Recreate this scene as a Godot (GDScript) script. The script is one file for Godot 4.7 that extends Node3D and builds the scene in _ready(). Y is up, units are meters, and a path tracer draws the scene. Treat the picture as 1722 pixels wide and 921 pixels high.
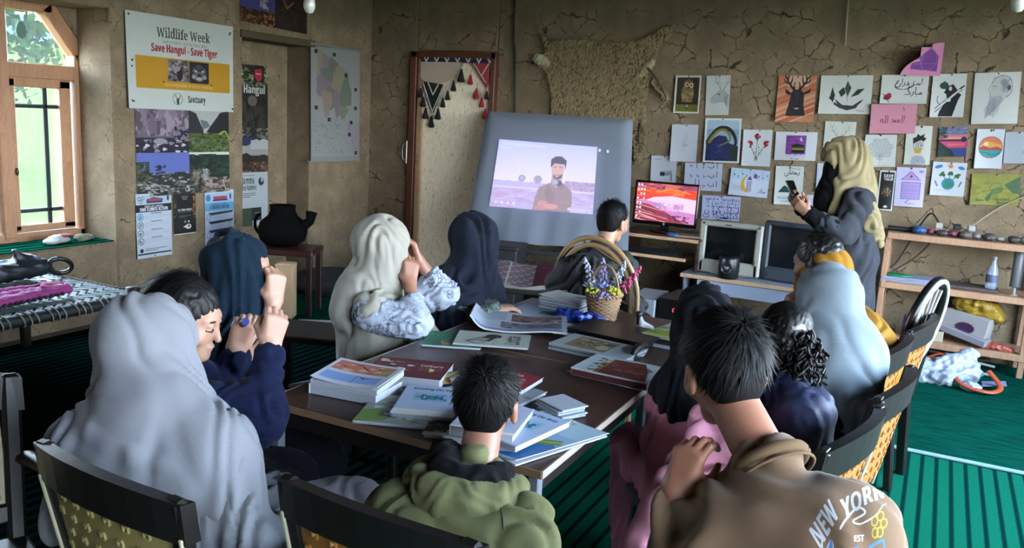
extends Node3D
# A village classroom with earth-plastered walls: pupils round two dark tables watch a projected video.

const DOWN := Vector3(0, -1, 0)
const ROOM_L := -5.2
const ROOM_R := 1.95
const ROOM_B := -7.0
const ROOM_F := 2.2
const ROOM_H := 2.95

var rng := RandomNumberGenerator.new()
var noise := FastNoiseLite.new()
var soft := FastNoiseLite.new()
var mats := {}

# ---------------------------------------------------------------- materials
func mat(col: Color, rough := 0.8, o := {}) -> StandardMaterial3D:
	var key := str(col) + str(rough) + str(o)
	if mats.has(key):
		return mats[key]
	var m := StandardMaterial3D.new()
	m.albedo_color = col
	m.roughness = rough
	m.metallic = o.get("metal", 0.0)
	if o.has("spec"):
		m.metallic_specular = o.spec
	if o.has("rim"):
		m.rim_enabled = true
		m.rim = o.rim
		m.rim_tint = 0.6
	if o.has("coat"):
		m.clearcoat_enabled = true
		m.clearcoat = o.coat
		m.clearcoat_roughness = 0.2
	if o.has("sss"):
		m.subsurf_scatter_enabled = true
		m.subsurf_scatter_strength = o.sss
	if o.has("tex"):
		m.albedo_texture = o.tex
	if o.has("bump"):
		m.heightmap_enabled = true
		m.heightmap_texture = o.bump
		m.heightmap_scale = o.get("bs", 0.2)
	if o.has("tri"):
		m.uv1_triplanar = true
		m.uv1_world_triplanar = o.get("world", false)
		m.uv1_scale = Vector3.ONE * o.tri if o.tri is float else o.tri
	if o.has("emit"):
		m.emission_enabled = true
		m.emission = o.emit
		m.emission_energy_multiplier = o.get("em", 1.0)
	if o.has("vc"):
		m.vertex_color_use_as_albedo = true
	mats[key] = m
	return m

func ntex(freq: float, c0: Color, c1: Color, size := 512, octaves := 4, cellular := false, sd := 3) -> NoiseTexture2D:
	var n := FastNoiseLite.new()
	n.seed = sd
	n.frequency = freq
	n.fractal_octaves = octaves
	if cellular:
		n.noise_type = FastNoiseLite.TYPE_CELLULAR
		n.cellular_return_type = FastNoiseLite.RETURN_DISTANCE2_SUB
	var t := NoiseTexture2D.new()
	t.width = size
	t.height = size
	t.seamless = true
	t.noise = n
	var g := Gradient.new()
	g.set_color(0, c0)
	g.set_color(1, c1)
	t.color_ramp = g
	return t

# ---------------------------------------------------------------- scene tree
func tag(o: Node, label: String, category: String, group := "") -> Node:
	o.set_meta("label", label)
	o.set_meta("category", category)
	if group:
		o.set_meta("group", group)
	return o

func thing(called: String, label: String, category: String, at := Vector3.ZERO, yaw := 0.0, group := "") -> Node3D:
	var o := Node3D.new()
	o.name = called
	add_child(o, true)
	o.position = at
	o.rotation.y = yaw
	tag(o, label, category, group)
	return o

func mesh_node(called: String, m: Mesh, material: Material, parent: Node) -> MeshInstance3D:
	var o := MeshInstance3D.new()
	o.name = called
	o.mesh = m
	o.material_override = material
	parent.add_child(o, true)
	return o

func part(parent: Node, called: String, st: SurfaceTool, material: Material) -> MeshInstance3D:
	st.generate_normals()
	return mesh_node(called, st.commit(), material, parent)

func solo(called: String, label: String, category: String, st: SurfaceTool, material: Material, at := Vector3.ZERO, yaw := 0.0, group := "") -> MeshInstance3D:
	var o := part(self, called, st, material)
	o.position = at
	o.rotation.y = yaw
	tag(o, label, category, group)
	return o

func struct(called: String, st: SurfaceTool, material: Material, parent: Node = null) -> MeshInstance3D:
	var o := part(parent if parent else self, called, st, material)
	if parent == null:
		o.set_meta("kind", "structure")
	return o

func copy(o: Node3D, at: Vector3, yaw: float, label: String) -> Node3D:
	var c: Node3D = o.duplicate()
	c.name = str(o.name).rstrip("0123456789")
	add_child(c, true)
	c.position = at
	c.rotation.y = yaw
	c.set_meta("label", label)
	return c

# ---------------------------------------------------------------- shapes into a SurfaceTool
func mb() -> SurfaceTool:
	var st := SurfaceTool.new()
	st.begin(Mesh.PRIMITIVE_TRIANGLES)
	return st

func flat(st: SurfaceTool) -> void:
	st.set_smooth_group(-1)

func smooth(st: SurfaceTool) -> void:
	st.set_smooth_group(0)

func tri(st: SurfaceTool, a: Vector3, b: Vector3, c: Vector3) -> void:
	st.add_vertex(a)
	st.add_vertex(b)
	st.add_vertex(c)

func quad(st: SurfaceTool, a: Vector3, b: Vector3, c: Vector3, d: Vector3) -> void:
	tri(st, a, b, c)
	tri(st, a, c, d)

func hull_tri(st: SurfaceTool, a: Vector3, b: Vector3, c: Vector3, mid: Vector3) -> void:
	if (a - c).cross(a - b).dot(a + b + c - mid * 3.0) < 0.0:
		tri(st, a, c, b)
	else:
		tri(st, a, b, c)

# a box with chamfered edges, centred at c, turned by b
func bx(st: SurfaceTool, c: Vector3, s: Vector3, b := Basis.IDENTITY, ch := 0.004) -> void:
	flat(st)
	var h := s * 0.5
	ch = minf(ch, minf(h.x, minf(h.y, h.z)) * 0.6)
	var p := {}
	for i in 8:
		var g := Vector3(1 if i & 1 else -1, 1 if i & 2 else -1, 1 if i & 4 else -1)
		for ax in 3:
			var q := (h - Vector3.ONE * ch) * g
			q[ax] = h[ax] * g[ax]
			p[i * 3 + ax] = c + b * q
	for ax in 3:
		var u := 1 << ((ax + 1) % 3)
		var w := 1 << ((ax + 2) % 3)
		for side in 2:
			var o := (1 << ax) if side else 0
			var f := [p[o * 3 + ax], p[(o + u) * 3 + ax], p[(o + u + w) * 3 + ax], p[(o + w) * 3 + ax]]
			hull_tri(st, f[0], f[1], f[2], c)
			hull_tri(st, f[0], f[2], f[3], c)
		if ch > 0.0:
			var a1 := (ax + 1) % 3
			var a2 := (ax + 2) % 3
			for k in 4:
				var i0 := (u if k & 1 else 0) + (w if k & 2 else 0)
				var i1 := i0 + (1 << ax)
				hull_tri(st, p[i0 * 3 + a1], p[i1 * 3 + a1], p[i1 * 3 + a2], c)
				hull_tri(st, p[i0 * 3 + a1], p[i1 * 3 + a2], p[i0 * 3 + a2], c)
	if ch > 0.0:
		for i in 8:
			hull_tri(st, p[i * 3], p[i * 3 + 1], p[i * 3 + 2], c)

# a bar of rectangular section between two points
func bar(st: SurfaceTool, a: Vector3, b: Vector3, w: float, h: float, up := Vector3.UP, ch := 0.003) -> void:
	var z := (b - a).normalized()
	if absf(z.dot(up)) > 0.98:
		up = Vector3(0, 0, 1)
	var x := up.cross(z).normalized()
	bx(st, (a + b) * 0.5, Vector3(w, h, a.distance_to(b)), Basis(x, z.cross(x), z), ch)

# a round tube along points; r is one radius or one per point
func tube(st: SurfaceTool, pts: Array, r, n := 8, caps := true, squash := 1.0) -> void:
	smooth(st)
	var rings := []
	var x := Vector3.ZERO
	for i in pts.size():
		var t: Vector3 = (pts[mini(i + 1, pts.size() - 1)] - pts[maxi(i - 1, 0)]).normalized()
		if x == Vector3.ZERO:
			x = t.cross(Vector3.UP if absf(t.y) < 0.9 else Vector3.RIGHT).normalized()
		x = (x - t * x.dot(t)).normalized()
		var y := t.cross(x)
		var rad: float = r[i] if r is Array else r
		var ring := []
		for k in n:
			var a := TAU * k / n
			ring.append(pts[i] + (x * cos(a) + y * sin(a) * squash) * rad)
		rings.append(ring)
	for i in rings.size() - 1:
		for k in n:
			var k2 := (k + 1) % n
			quad(st, rings[i][k], rings[i][k2], rings[i + 1][k2], rings[i + 1][k])
	if caps:
		flat(st)
		for k in n:
			var k2 := (k + 1) % n
			tri(st, pts[0], rings[0][k2], rings[0][k])
			tri(st, pts[-1], rings[-1][k], rings[-1][k2])

# a lathed profile of (radius, height), about the y axis through c
func lathe(st: SurfaceTool, prof: Array, c := Vector3.ZERO, n := 20, b := Basis.IDENTITY, hard := false) -> void:
	for i in prof.size() - 1:
		st.set_smooth_group(i + 1 if hard else 0)
		for k in n:
			var a := TAU * k / n
			var a2 := TAU * (k + 1) / n
			var p0: Vector2 = prof[i]
			var p1: Vector2 = prof[i + 1]
			var q := [c + b * Vector3(cos(a) * p0.x, p0.y, sin(a) * p0.x), c + b * Vector3(cos(a2) * p0.x, p0.y, sin(a2) * p0.x), c + b * Vector3(cos(a2) * p1.x, p1.y, sin(a2) * p1.x), c + b * Vector3(cos(a) * p1.x, p1.y, sin(a) * p1.x)]
			if p0.x > 1e-6:
				tri(st, q[0], q[1], q[2])
			if p1.x > 1e-6:
				tri(st, q[0], q[2], q[3])

# an outline (in the xy plane of b) given depth along b.z
func prism(st: SurfaceTool, pts: PackedVector2Array, depth: float, c := Vector3.ZERO, b := Basis.IDENTITY) -> void:
	flat(st)
	if Geometry2D.is_polygon_clockwise(pts):
		pts.reverse()
	var idx := Geometry2D.triangulate_polygon(pts)
	for i in range(0, idx.size(), 3):
		var q := [pts[idx[i]], pts[idx[i + 1]], pts[idx[i + 2]]]
		if (q[1] - q[0]).cross(q[2] - q[0]) < 0.0:
			q = [q[0], q[2], q[1]]
		var f := q.map(func(v): return c + b * Vector3(v.x, v.y, depth * 0.5))
		var r := q.map(func(v): return c + b * Vector3(v.x, v.y, -depth * 0.5))
		tri(st, f[0], f[2], f[1])
		tri(st, r[0], r[1], r[2])
	for i in pts.size():
		var p := pts[i]
		var q2 := pts[(i + 1) % pts.size()]
		var d := Vector3(0, 0, depth * 0.5)
		var a3 := c + b * (Vector3(p.x, p.y, 0) + d)
		var b3 := c + b * (Vector3(q2.x, q2.y, 0) + d)
		var c3 := c + b * (Vector3(q2.x, q2.y, 0) - d)
		var d3 := c + b * (Vector3(p.x, p.y, 0) - d)
		quad(st, a3, b3, c3, d3)

func ball(st: SurfaceTool, c: Vector3, r: Vector3, n := 12, b := Basis.IDENTITY) -> void:
	smooth(st)
	for i in n / 2:
		var t0 := PI * i / (n / 2)
		var t1 := PI * (i + 1) / (n / 2)
		for k in n:
			var a := TAU * k / n
			var a2 := TAU * (k + 1) / n
			var q := []
			for e in [[t0, a], [t0, a2], [t1, a2], [t1, a]]:
				q.append(c + b * (Vector3(sin(e[0]) * cos(e[1]), cos(e[0]), sin(e[0]) * sin(e[1])) * r))
			if i > 0:
				tri(st, q[0], q[2], q[1])
			if i < n / 2 - 1:
				tri(st, q[0], q[3], q[2])

# a sheet over f(u, v) with thickness; front faces along the cross product of its edges; uv rectangle on the front, back in the same rectangle
func sheet(st: SurfaceTool, f: Callable, nu: int, nv: int, thick: float, uv := Rect2(0, 0, 1, 1), back_uv := Rect2(0, 0, 0.001, 0.001)) -> void:
	var P := []
	var N := []
	for j in nv + 1:
		for i in nu + 1:
			var u := float(i) / nu
			var v := float(j) / nv
			var p: Vector3 = f.call(u, v)
			var du: Vector3 = f.call(minf(u + 0.01, 1.0), v) - f.call(maxf(u - 0.01, 0.0), v)
			var dv: Vector3 = f.call(u, minf(v + 0.01, 1.0)) - f.call(u, maxf(v - 0.01, 0.0))
			P.append(p)
			N.append(dv.cross(du).normalized())
	var w := nu + 1
	var put := func(i: int, j: int, back: bool):
		var k := j * w + i
		var r := back_uv if back else uv
		st.set_uv(r.position + r.size * Vector2(float(i) / nu, float(j) / nv))
		st.add_vertex(P[k] - N[k] * thick if back else P[k])
	for j in nv:
		for i in nu:
			smooth(st)
			for e in [[0, 0], [1, 0], [1, 1], [0, 0], [1, 1], [0, 1]]:
				put.call(i + e[0], j + e[1], false)
			st.set_smooth_group(1)
			for e in [[0, 0], [1, 1], [1, 0], [0, 0], [0, 1], [1, 1]]:
				put.call(i + e[0], j + e[1], true)
	flat(st)
	var rim := []
	for i in nu: rim.append([i, 0, i + 1, 0])
	for j in nv: rim.append([nu, j, nu, j + 1])
	for i in nu: rim.append([nu - i, nv, nu - i - 1, nv])
	for j in nv: rim.append([0, nv - j, 0, nv - j - 1])
	for e in rim:
		var a: Vector3 = P[e[1] * w + e[0]]
		var b: Vector3 = P[e[3] * w + e[2]]
		var na: Vector3 = N[e[1] * w + e[0]] * thick
		var nb: Vector3 = N[e[3] * w + e[2]] * thick
		st.set_uv(back_uv.position)
		tri(st, a, a - na, b - nb)
		tri(st, a, b - nb, b)

func arc(c: Vector3, u: Vector3, v: Vector3, a0: float, a1: float, n: int) -> Array:
	var o := []
	for i in n + 1:
		var a := lerpf(a0, a1, float(i) / n)
		o.append(c + u * cos(a) + v * sin(a))
	return o

func spline(pts: Array, n := 4) -> Array:
	var o := []
	for i in pts.size() - 1:
		var p0: Vector3 = pts[maxi(i - 1, 0)]
		var p3: Vector3 = pts[mini(i + 2, pts.size() - 1)]
		for k in n:
			o.append(pts[i].cubic_interpolate(pts[i + 1], p0, p3, float(k) / n))
	o.append(pts[-1])
	return o

# ---------------------------------------------------------------- implicit bodies, meshed with surface nets
# prims: ["c", a, b, ra, rb, k] tapered capsule; ["f", ...] the same with flat ends; ["e", centre, radii, basis, k] ellipsoid; ["-", a, b, ra, rb, k] carve a capsule; ["-e", centre, radii, basis, k]; ["cut", normal, point] keep the side against the normal
func field_mesh(prims: Array, cell: float, st_out := {}, fold = null) -> ArrayMesh:
	var lo := Vector3.INF
	var hi := -Vector3.INF
	for p in prims:
		if p[0] == "c" or p[0] == "f":
			var r := maxf(p[3], p[4])
			lo = lo.min(p[1].min(p[2]) - Vector3.ONE * r)
			hi = hi.max(p[1].max(p[2]) + Vector3.ONE * r)
		elif p[0] == "e":
			var r2: Vector3 = p[2]
			var e := Vector3.ONE * maxf(r2.x, maxf(r2.y, r2.z))
			lo = lo.min(p[1] - e)
			hi = hi.max(p[1] + e)
	lo -= Vector3.ONE * cell * 3.0
	hi += Vector3.ONE * cell * 3.0
	var nx := int((hi.x - lo.x) / cell) + 2
	var ny := int((hi.y - lo.y) / cell) + 2
	var nz := int((hi.z - lo.z) / cell) + 2
	var sy := nx
	var sz := nx * ny
	var val := PackedFloat32Array()
	val.resize(nx * ny * nz)
	val.fill(1.0)
	for p in prims:
		var kind: String = p[0]
		var a: Vector3 = p[1]
		if kind == "cut":
			var nrm: Vector3 = p[1]
			var off: float = nrm.dot(p[2])
			for z in nz:
				for y in ny:
					var row := z * sz + y * sy
					for x in nx:
						var d0 := nrm.x * (lo.x + x * cell) + nrm.y * (lo.y + y * cell) + nrm.z * (lo.z + z * cell) - off
						if d0 > val[row + x]:
							val[row + x] = d0
			continue
		var ell: bool = kind == "e" or kind == "-e"
		var carve: bool = kind[0] == "-"
		var k: float = p[4] if ell else p[5]
		var b: Vector3 = a if ell else p[2]
		var ra: float = 0.0 if ell else p[3]
		var rb: float = 0.0 if ell else p[4]
		var rad := Vector3.ONE
		var inv := Basis.IDENTITY
		var reach := maxf(ra, rb)
		var rmin := 1.0
		if ell:
			rad = p[2]
			inv = (p[3] as Basis).transposed()
			reach = maxf(rad.x, maxf(rad.y, rad.z))
			rmin = minf(rad.x, minf(rad.y, rad.z))
		reach += k + cell * 2.5
		var i0 := ((a.min(b) - Vector3.ONE * reach - lo) / cell).floor()
		var i1 := ((a.max(b) + Vector3.ONE * reach - lo) / cell).ceil()
		var x0 := clampi(int(i0.x), 0, nx - 1)
		var y0 := clampi(int(i0.y), 0, ny - 1)
		var z0 := clampi(int(i0.z), 0, nz - 1)
		var x1 := clampi(int(i1.x), 0, nx - 1)
		var y1 := clampi(int(i1.y), 0, ny - 1)
		var z1 := clampi(int(i1.z), 0, nz - 1)
		var ab := b - a
		var l2 := maxf(ab.length_squared(), 1e-9)
		var ln := sqrt(l2)
		var flat_end: bool = kind == "f"
		var kk := maxf(k, 1e-5)
		for z in range(z0, z1 + 1):
			for y in range(y0, y1 + 1):
				var row := z * sz + y * sy
				for x in range(x0, x1 + 1):
					var q := lo + Vector3(x, y, z) * cell - a
					var d: float
					if ell:
						q = inv * q
						var s := (q / rad).length()
						var g := (q / (rad * rad)).length()
						d = s * (s - 1.0) / g if g > 1e-6 else -rmin
					else:
						var t := q.dot(ab) / l2
						var tc := clampf(t, 0.0, 1.0)
						d = (q - ab * tc).length() - (ra + (rb - ra) * tc)
						if flat_end:
							d = maxf(d, maxf(t - 1.0, -t) * ln)
					var o := val[row + x]
					if carve:
						var h := maxf(kk - absf(o + d), 0.0)
						val[row + x] = maxf(o, -d) + h * h / kk * 0.25
					else:
						var h2 := maxf(kk - absf(o - d), 0.0)
						val[row + x] = minf(o, d) - h2 * h2 / kk * 0.25
	var vert := PackedVector3Array()
	var idx := PackedInt32Array()
	var at := PackedInt32Array()
	at.resize(val.size())
	at.fill(-1)
	var thr := cell * 3.2
	var near := PackedInt32Array()
	for i in val.size():
		if absf(val[i]) < thr:
			near.append(i)
	var corner := [0, 1, sy, sy + 1, sz, sz + 1, sz + sy, sz + sy + 1]
	var edges := [[0, 1], [2, 3], [4, 5], [6, 7], [0, 2], [1, 3], [4, 6], [5, 7], [0, 4], [1, 5], [2, 6], [3, 7]]
	var cpos := []
	for c in 8:
		cpos.append(Vector3(c & 1, (c >> 1) & 1, c >> 2))
	var v8 := PackedFloat32Array()
	v8.resize(8)
	for i in near:
		var x := i % nx
		var y := (i / nx) % ny
		var z := i / sz
		if x >= nx - 1 or y >= ny - 1 or z >= nz - 1:
			continue
		var inside := 0
		for c in 8:
			v8[c] = val[i + corner[c]]
			if v8[c] < 0.0:
				inside += 1
		if inside == 0 or inside == 8:
			continue
		var sum := Vector3.ZERO
		var n := 0
		for e in edges:
			var f0 := v8[e[0]]
			var f1 := v8[e[1]]
			if (f0 < 0.0) != (f1 < 0.0):
				sum += cpos[e[0]].lerp(cpos[e[1]], f0 / (f0 - f1))
				n += 1
		at[i] = vert.size()
		vert.append(lo + (Vector3(x, y, z) + sum / n) * cell)
	for i in near:
		if at[i] < 0:
			continue
		var s0 := val[i] < 0.0
		for ax in 3:
			var d1: int = [1, sy, sz][ax]
			var u: int = [sy, sz, 1][ax]
			var w: int = [sz, 1, sy][ax]
			if (val[i + d1] < 0.0) == s0:
				continue
			if i - u - w < 0:
				continue
			var q0 := at[i]
			var q1 := at[i - u]
			var q2 := at[i - u - w]
			var q3 := at[i - w]
			if q1 < 0 or q2 < 0 or q3 < 0:
				continue
			if s0:
				idx.append_array(PackedInt32Array([q0, q2, q1, q0, q3, q2]))
			else:
				idx.append_array(PackedInt32Array([q0, q1, q2, q0, q2, q3]))
	var nor := vnormals(vert, idx)
	if fold != null:
		for i in vert.size():
			vert[i] = vert[i] + nor[i] * fold.call(vert[i], nor[i])
		nor = vnormals(vert, idx)
	if st_out.has("v"):
		var base: int = st_out.v.size()
		st_out.v.append_array(vert)
		st_out.n.append_array(nor)
		for i in idx:
			st_out.i.append(i + base)
		return null
	return arr_mesh(vert, nor, idx)

func vnormals(vert: PackedVector3Array, idx: PackedInt32Array) -> PackedVector3Array:
	var nor := PackedVector3Array()
	nor.resize(vert.size())
	for i in range(0, idx.size(), 3):
		var a := idx[i]
		var b := idx[i + 1]
		var c := idx[i + 2]
		var n := (vert[a] - vert[c]).cross(vert[a] - vert[b])
		nor[a] += n
		nor[b] += n
		nor[c] += n
	for i in nor.size():
		nor[i] = nor[i].normalized()
	return nor

func arr_mesh(v: PackedVector3Array, n: PackedVector3Array, idx: PackedInt32Array, uv := PackedVector2Array()) -> ArrayMesh:
	var A := []
	A.resize(Mesh.ARRAY_MAX)
	A[Mesh.ARRAY_VERTEX] = v
	A[Mesh.ARRAY_NORMAL] = n
	A[Mesh.ARRAY_INDEX] = idx
	if uv.size():
		A[Mesh.ARRAY_TEX_UV] = uv
	var m := ArrayMesh.new()
	m.add_surface_from_arrays(Mesh.PRIMITIVE_TRIANGLES, A)
	return m

# ---------------------------------------------------------------- print on paper: a small drawing kit
class Pic:
	var im: Image
	var w: int
	var h: int
	var font: Font
	var r := RandomNumberGenerator.new()

	func _init(ww: int, hh: int, c: Color, f: Font, sd := 1):
		w = ww
		h = hh
		im = Image.create(w, h, false, Image.FORMAT_RGB8)
		im.fill(c)
		font = f
		r.seed = sd

	# coordinates run from 0 to 1 across the sheet, downwards in y
	func rect(x: float, y: float, ww: float, hh: float, c: Color) -> void:
		im.fill_rect(Rect2i(roundi(x * w), roundi(y * h), maxi(1, roundi(ww * w)), maxi(1, roundi(hh * h))), c)

	func poly(p: Array, c: Color) -> void:
		var lo := h
		var hi := 0
		for q in p:
			lo = mini(lo, int(q.y * h))
			hi = maxi(hi, int(q.y * h) + 1)
		for y in range(maxi(lo, 0), mini(hi, h - 1) + 1):
			var yy := (y + 0.5) / h
			var xs := []
			for i in p.size():
				var a: Vector2 = p[i]
				var b: Vector2 = p[(i + 1) % p.size()]
				if (a.y <= yy) != (b.y <= yy):
					xs.append((a.x + (b.x - a.x) * (yy - a.y) / (b.y - a.y)) * w)
			xs.sort()
			for i in range(0, xs.size() - 1, 2):
				var x0 := maxi(0, roundi(xs[i]))
				var x1 := mini(w, roundi(xs[i + 1]))
				if x1 > x0:
					im.fill_rect(Rect2i(x0, y, x1 - x0, 1), c)

	func oval(x: float, y: float, rx: float, ry: float, c: Color, turn := 0.0) -> void:
		var p := []
		for i in 28:
			var a := TAU * i / 28
			var q := Vector2(cos(a) * rx * w, sin(a) * ry * h).rotated(turn)
			p.append(Vector2(x + q.x / w, y + q.y / h))
		poly(p, c)

	# a stroke through points, lw in pixels
	func line(p: Array, lw: float, c: Color, lw2 := -1.0) -> void:
		if lw2 < 0.0:
			lw2 = lw
		for i in p.size() - 1:
			var a := Vector2(p[i].x * w, p[i].y * h)
			var b := Vector2(p[i + 1].x * w, p[i + 1].y * h)
			var n := maxi(1, int(a.distance_to(b)))
			for k in n + 1:
				var q := a.lerp(b, float(k) / n)
				var s := lerpf(lw, lw2, (i + float(k) / n) / (p.size() - 1))
				var si := maxi(1, roundi(s))
				im.fill_rect(Rect2i(roundi(q.x - s * 0.5), roundi(q.y - s * 0.5), si, si), c)

	func curve(p: Array, lw: float, c: Color, lw2 := -1.0) -> void:
		var o := []
		for i in p.size() - 1:
			for k in 8:
				o.append(p[i].cubic_interpolate(p[i + 1], p[maxi(i - 1, 0)], p[mini(i + 2, p.size() - 1)], k / 8.0))
		o.append(p[-1])
		line(o, lw, c, lw2)

	func ring(x: float, y: float, rx: float, ry: float, lw: float, c: Color) -> void:
		var p := []
		for i in 25:
			p.append(Vector2(x + cos(TAU * i / 24) * rx, y + sin(TAU * i / 24) * ry))
		line(p, lw, c)

	# writing centred at x, y; size is its height as a share of the sheet; fit is the widest it may run
	func text(s: String, x: float, y: float, size: float, c: Color, fit := 1.0, turn := 0.0, bold := 0.0) -> void:
		var t := TextMesh.new()
		t.text = s
		t.font = font
		t.font_size = 64
		t.depth = 0.0
		t.pixel_size = 1.0
		var A := t.get_mesh_arrays()
		var V: PackedVector3Array = A[Mesh.ARRAY_VERTEX]
		var I: PackedInt32Array = A[Mesh.ARRAY_INDEX]
		var bb := t.get_aabb()
		var mid := bb.get_center()
		var sy := size * h / 48.0
		var sx := minf(sy, fit * w / maxf(bb.size.x, 1.0))
		var P := []
		for v in V:
			var q := Vector2((v.x - mid.x) * sx, -(v.y - mid.y) * sy).rotated(turn)
			P.append(Vector2(x + q.x / w, y + q.y / h))
		for i in range(0, I.size(), 3):
			poly([P[I[i]], P[I[i + 1]], P[I[i + 2]]], c)
			if bold > 0.0:
				var o := Vector2(bold / w, 0)
				poly([P[I[i]] + o, P[I[i + 1]] + o, P[I[i + 2]] + o], c)

	# lines of print too small to read
	func lines(x: float, y: float, ww: float, hh: float, n: int, c: Color, lw := 1.0) -> void:
		for i in n:
			var yy := y + hh * i / n
			var xx := x
			var end := x + ww * (1.0 if i < n - 1 else 0.6)
			while xx < end:
				var l := minf(r.randf_range(0.02, 0.07), end - xx)
				line([Vector2(xx, yy), Vector2(xx + l, yy)], lw, c)
				xx += l + 0.014

	# blotches of several colours, as a photograph of rocks or leaves looks from afar
	func blobs(x: float, y: float, ww: float, hh: float, n: int, cols: Array, s: float, aspect := 0.6) -> void:
		for i in n:
			var q := Vector2(x + r.randf() * ww, y + r.randf() * hh)
			var g := s * r.randf_range(0.4, 1.2)
			oval_in(q, g, g * aspect, cols[r.randi() % cols.size()], Rect2(x, y, ww, hh))

	func oval_in(q: Vector2, rx: float, ry: float, c: Color, lim: Rect2) -> void:
		var p := []
		var k := r.randf_range(0.0, 3.0)
		for i in 10:
			var a := TAU * i / 10
			var g := 1.0 + 0.25 * sin(a * 3.0 + k)
			var v := q + Vector2(cos(a) * rx * g, sin(a) * ry * g * w / h)
			p.append(v.clamp(lim.position, lim.end))
		poly(p, c)

	func ridge(x: float, x2: float, y: float, amp: float, base: float, c: Color, n := 14) -> void:
		var p := [Vector2(x, base)]
		for i in n + 1:
			p.append(Vector2(lerpf(x, x2, float(i) / n), y + amp * r.randf_range(-1.0, 1.0)))
		p.append(Vector2(x2, base))
		poly(p, c)

	# mottling in the paint or print itself
	func grain(amount: float, step := 2) -> void:
		for y in range(0, h, step):
			for x in range(0, w, step):
				var c := im.get_pixel(x, y)
				var g := 1.0 + r.randf_range(-amount, amount)
				im.fill_rect(Rect2i(x, y, step, step), Color(c.r * g, c.g * g, c.b * g))

	func flip() -> void:
		im.rotate_180()

var face_sans: SystemFont
var face_serif: SystemFont
var atlas: Array[Image] = []
var atlas_mats: Array[StandardMaterial3D] = []
var shelf_x := 4
var shelf_y := 4
var shelf_h := 0

func fonts() -> void:
	face_sans = SystemFont.new()
	face_sans.font_names = PackedStringArray(["Droid Sans"])
	face_sans.font_weight = 700
	face_serif = SystemFont.new()
	face_serif.font_names = PackedStringArray(["Droid Serif"])
	face_serif.font_weight = 700

func pic(w: int, h: int, c: Color, serif := false, sd := 1) -> Pic:
	return Pic.new(w, h, c, face_serif if serif else face_sans, sd)

# puts a finished print on a shared sheet of prints; returns [material, rectangle]
func printed(p: Pic) -> Array:
	if atlas.is_empty() or (shelf_x + p.w + 4 > 2048 and shelf_y + shelf_h + p.h + 8 > 2048):
		var im := Image.create(2048, 2048, false, Image.FORMAT_RGB8)
		im.fill(Color(0.9, 0.9, 0.88))
		atlas.append(im)
		var m := StandardMaterial3D.new()
		m.roughness = 0.62
		m.metallic_specular = 0.4
		atlas_mats.append(m)
		shelf_x = 4
		shelf_y = 4
		shelf_h = 0
	if shelf_x + p.w + 4 > 2048:
		shelf_x = 4
		shelf_y += shelf_h + 4
		shelf_h = 0
	atlas[-1].blit_rect(p.im, Rect2i(0, 0, p.w, p.h), Vector2i(shelf_x, shelf_y))
	var r := Rect2((shelf_x + 1.0) / 2048.0, (shelf_y + 1.0) / 2048.0, (p.w - 2.0) / 2048.0, (p.h - 2.0) / 2048.0)
	shelf_x += p.w + 4
	shelf_h = maxi(shelf_h, p.h)
	return [atlas_mats[-1], r]

func finish_prints() -> void:
	for i in atlas.size():
		atlas_mats[i].albedo_texture = ImageTexture.create_from_image(atlas[i])

# ---------------------------------------------------------------- the scene
func _ready() -> void:
	rng.seed = 11
	noise.seed = 5
	noise.frequency = 1.0
	soft.seed = 15
	soft.frequency = 1.0
	soft.fractal_type = FastNoiseLite.FRACTAL_NONE
	# camera
	var cam = Camera3D.new()
	cam.name = "camera"
	cam.fov = rad_to_deg(2.0 * atan(460.5 / 1413.0))
	cam.near = 0.05
	cam.far = 400.0
	cam.position = v3(0, 1.6, 0)
	cam.rotation_degrees = v3(-10.6, 26.6, 3.2)
	cam.current = true
	add_child(cam)
	# sky and exposure
	var sky_mat = ProceduralSkyMaterial.new()
	sky_mat.sky_top_color = Color(0.72, 0.86, 1.0)
	sky_mat.sky_horizon_color = Color(0.93, 0.97, 1.0)
	sky_mat.ground_bottom_color = Color(0.36, 0.42, 0.28)
	sky_mat.ground_horizon_color = Color(0.45, 0.5, 0.4)
	sky_mat.sky_curve = 0.2
	var env = Environment.new()
	env.background_mode = Environment.BG_SKY
	env.sky = Sky.new()
	env.sky.sky_material = sky_mat
	env.background_energy_multiplier = 20.0
	env.tonemap_mode = Environment.TONE_MAPPER_LINEAR
	env.tonemap_exposure = 2.8
	env.sdfgi_enabled = true
	env.ssao_enabled = true
	env.ssil_enabled = true
	var we = WorldEnvironment.new()
	we.name = "environment"
	we.environment = env
	add_child(we)
	fonts()
	build_setting()
	build_outside()
	build_wall_things()
	build_left_wall_things()
	build_floor_things()
	build_tables()
	build_back_furniture()
	build_people()
	build_chairs()
	build_table_things()
	build_shelf_things()
	finish_prints()
	settle_tones()

const RIGHT_WINDOWS := [[1.5, -1.9], [-2.3, -5.9]]

# the room's surfaces are a shade deeper than the colours they are named by; the bare door keeps its own
var full_tone = {}

func settle_tones() -> void:
	var done = {}
	for o in find_children("*", "MeshInstance3D", true, false):
		var m: StandardMaterial3D = o.material_override
		if m == null or done.has(m) or full_tone.has(m) or m.emission_enabled or m.transparency != 0:
			continue
		done[m] = true
		var c = m.albedo_color.srgb_to_linear()
		m.albedo_color = Color(c.r * 0.6, c.g * 0.6, c.b * 0.6).linear_to_srgb()

# ---------------------------------------------------------------- earth plaster, wood, carpets
var mud: StandardMaterial3D
var mud_smooth: StandardMaterial3D
var wood_orange: StandardMaterial3D
var wood_pale: StandardMaterial3D
var wood_dark: StandardMaterial3D

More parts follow.
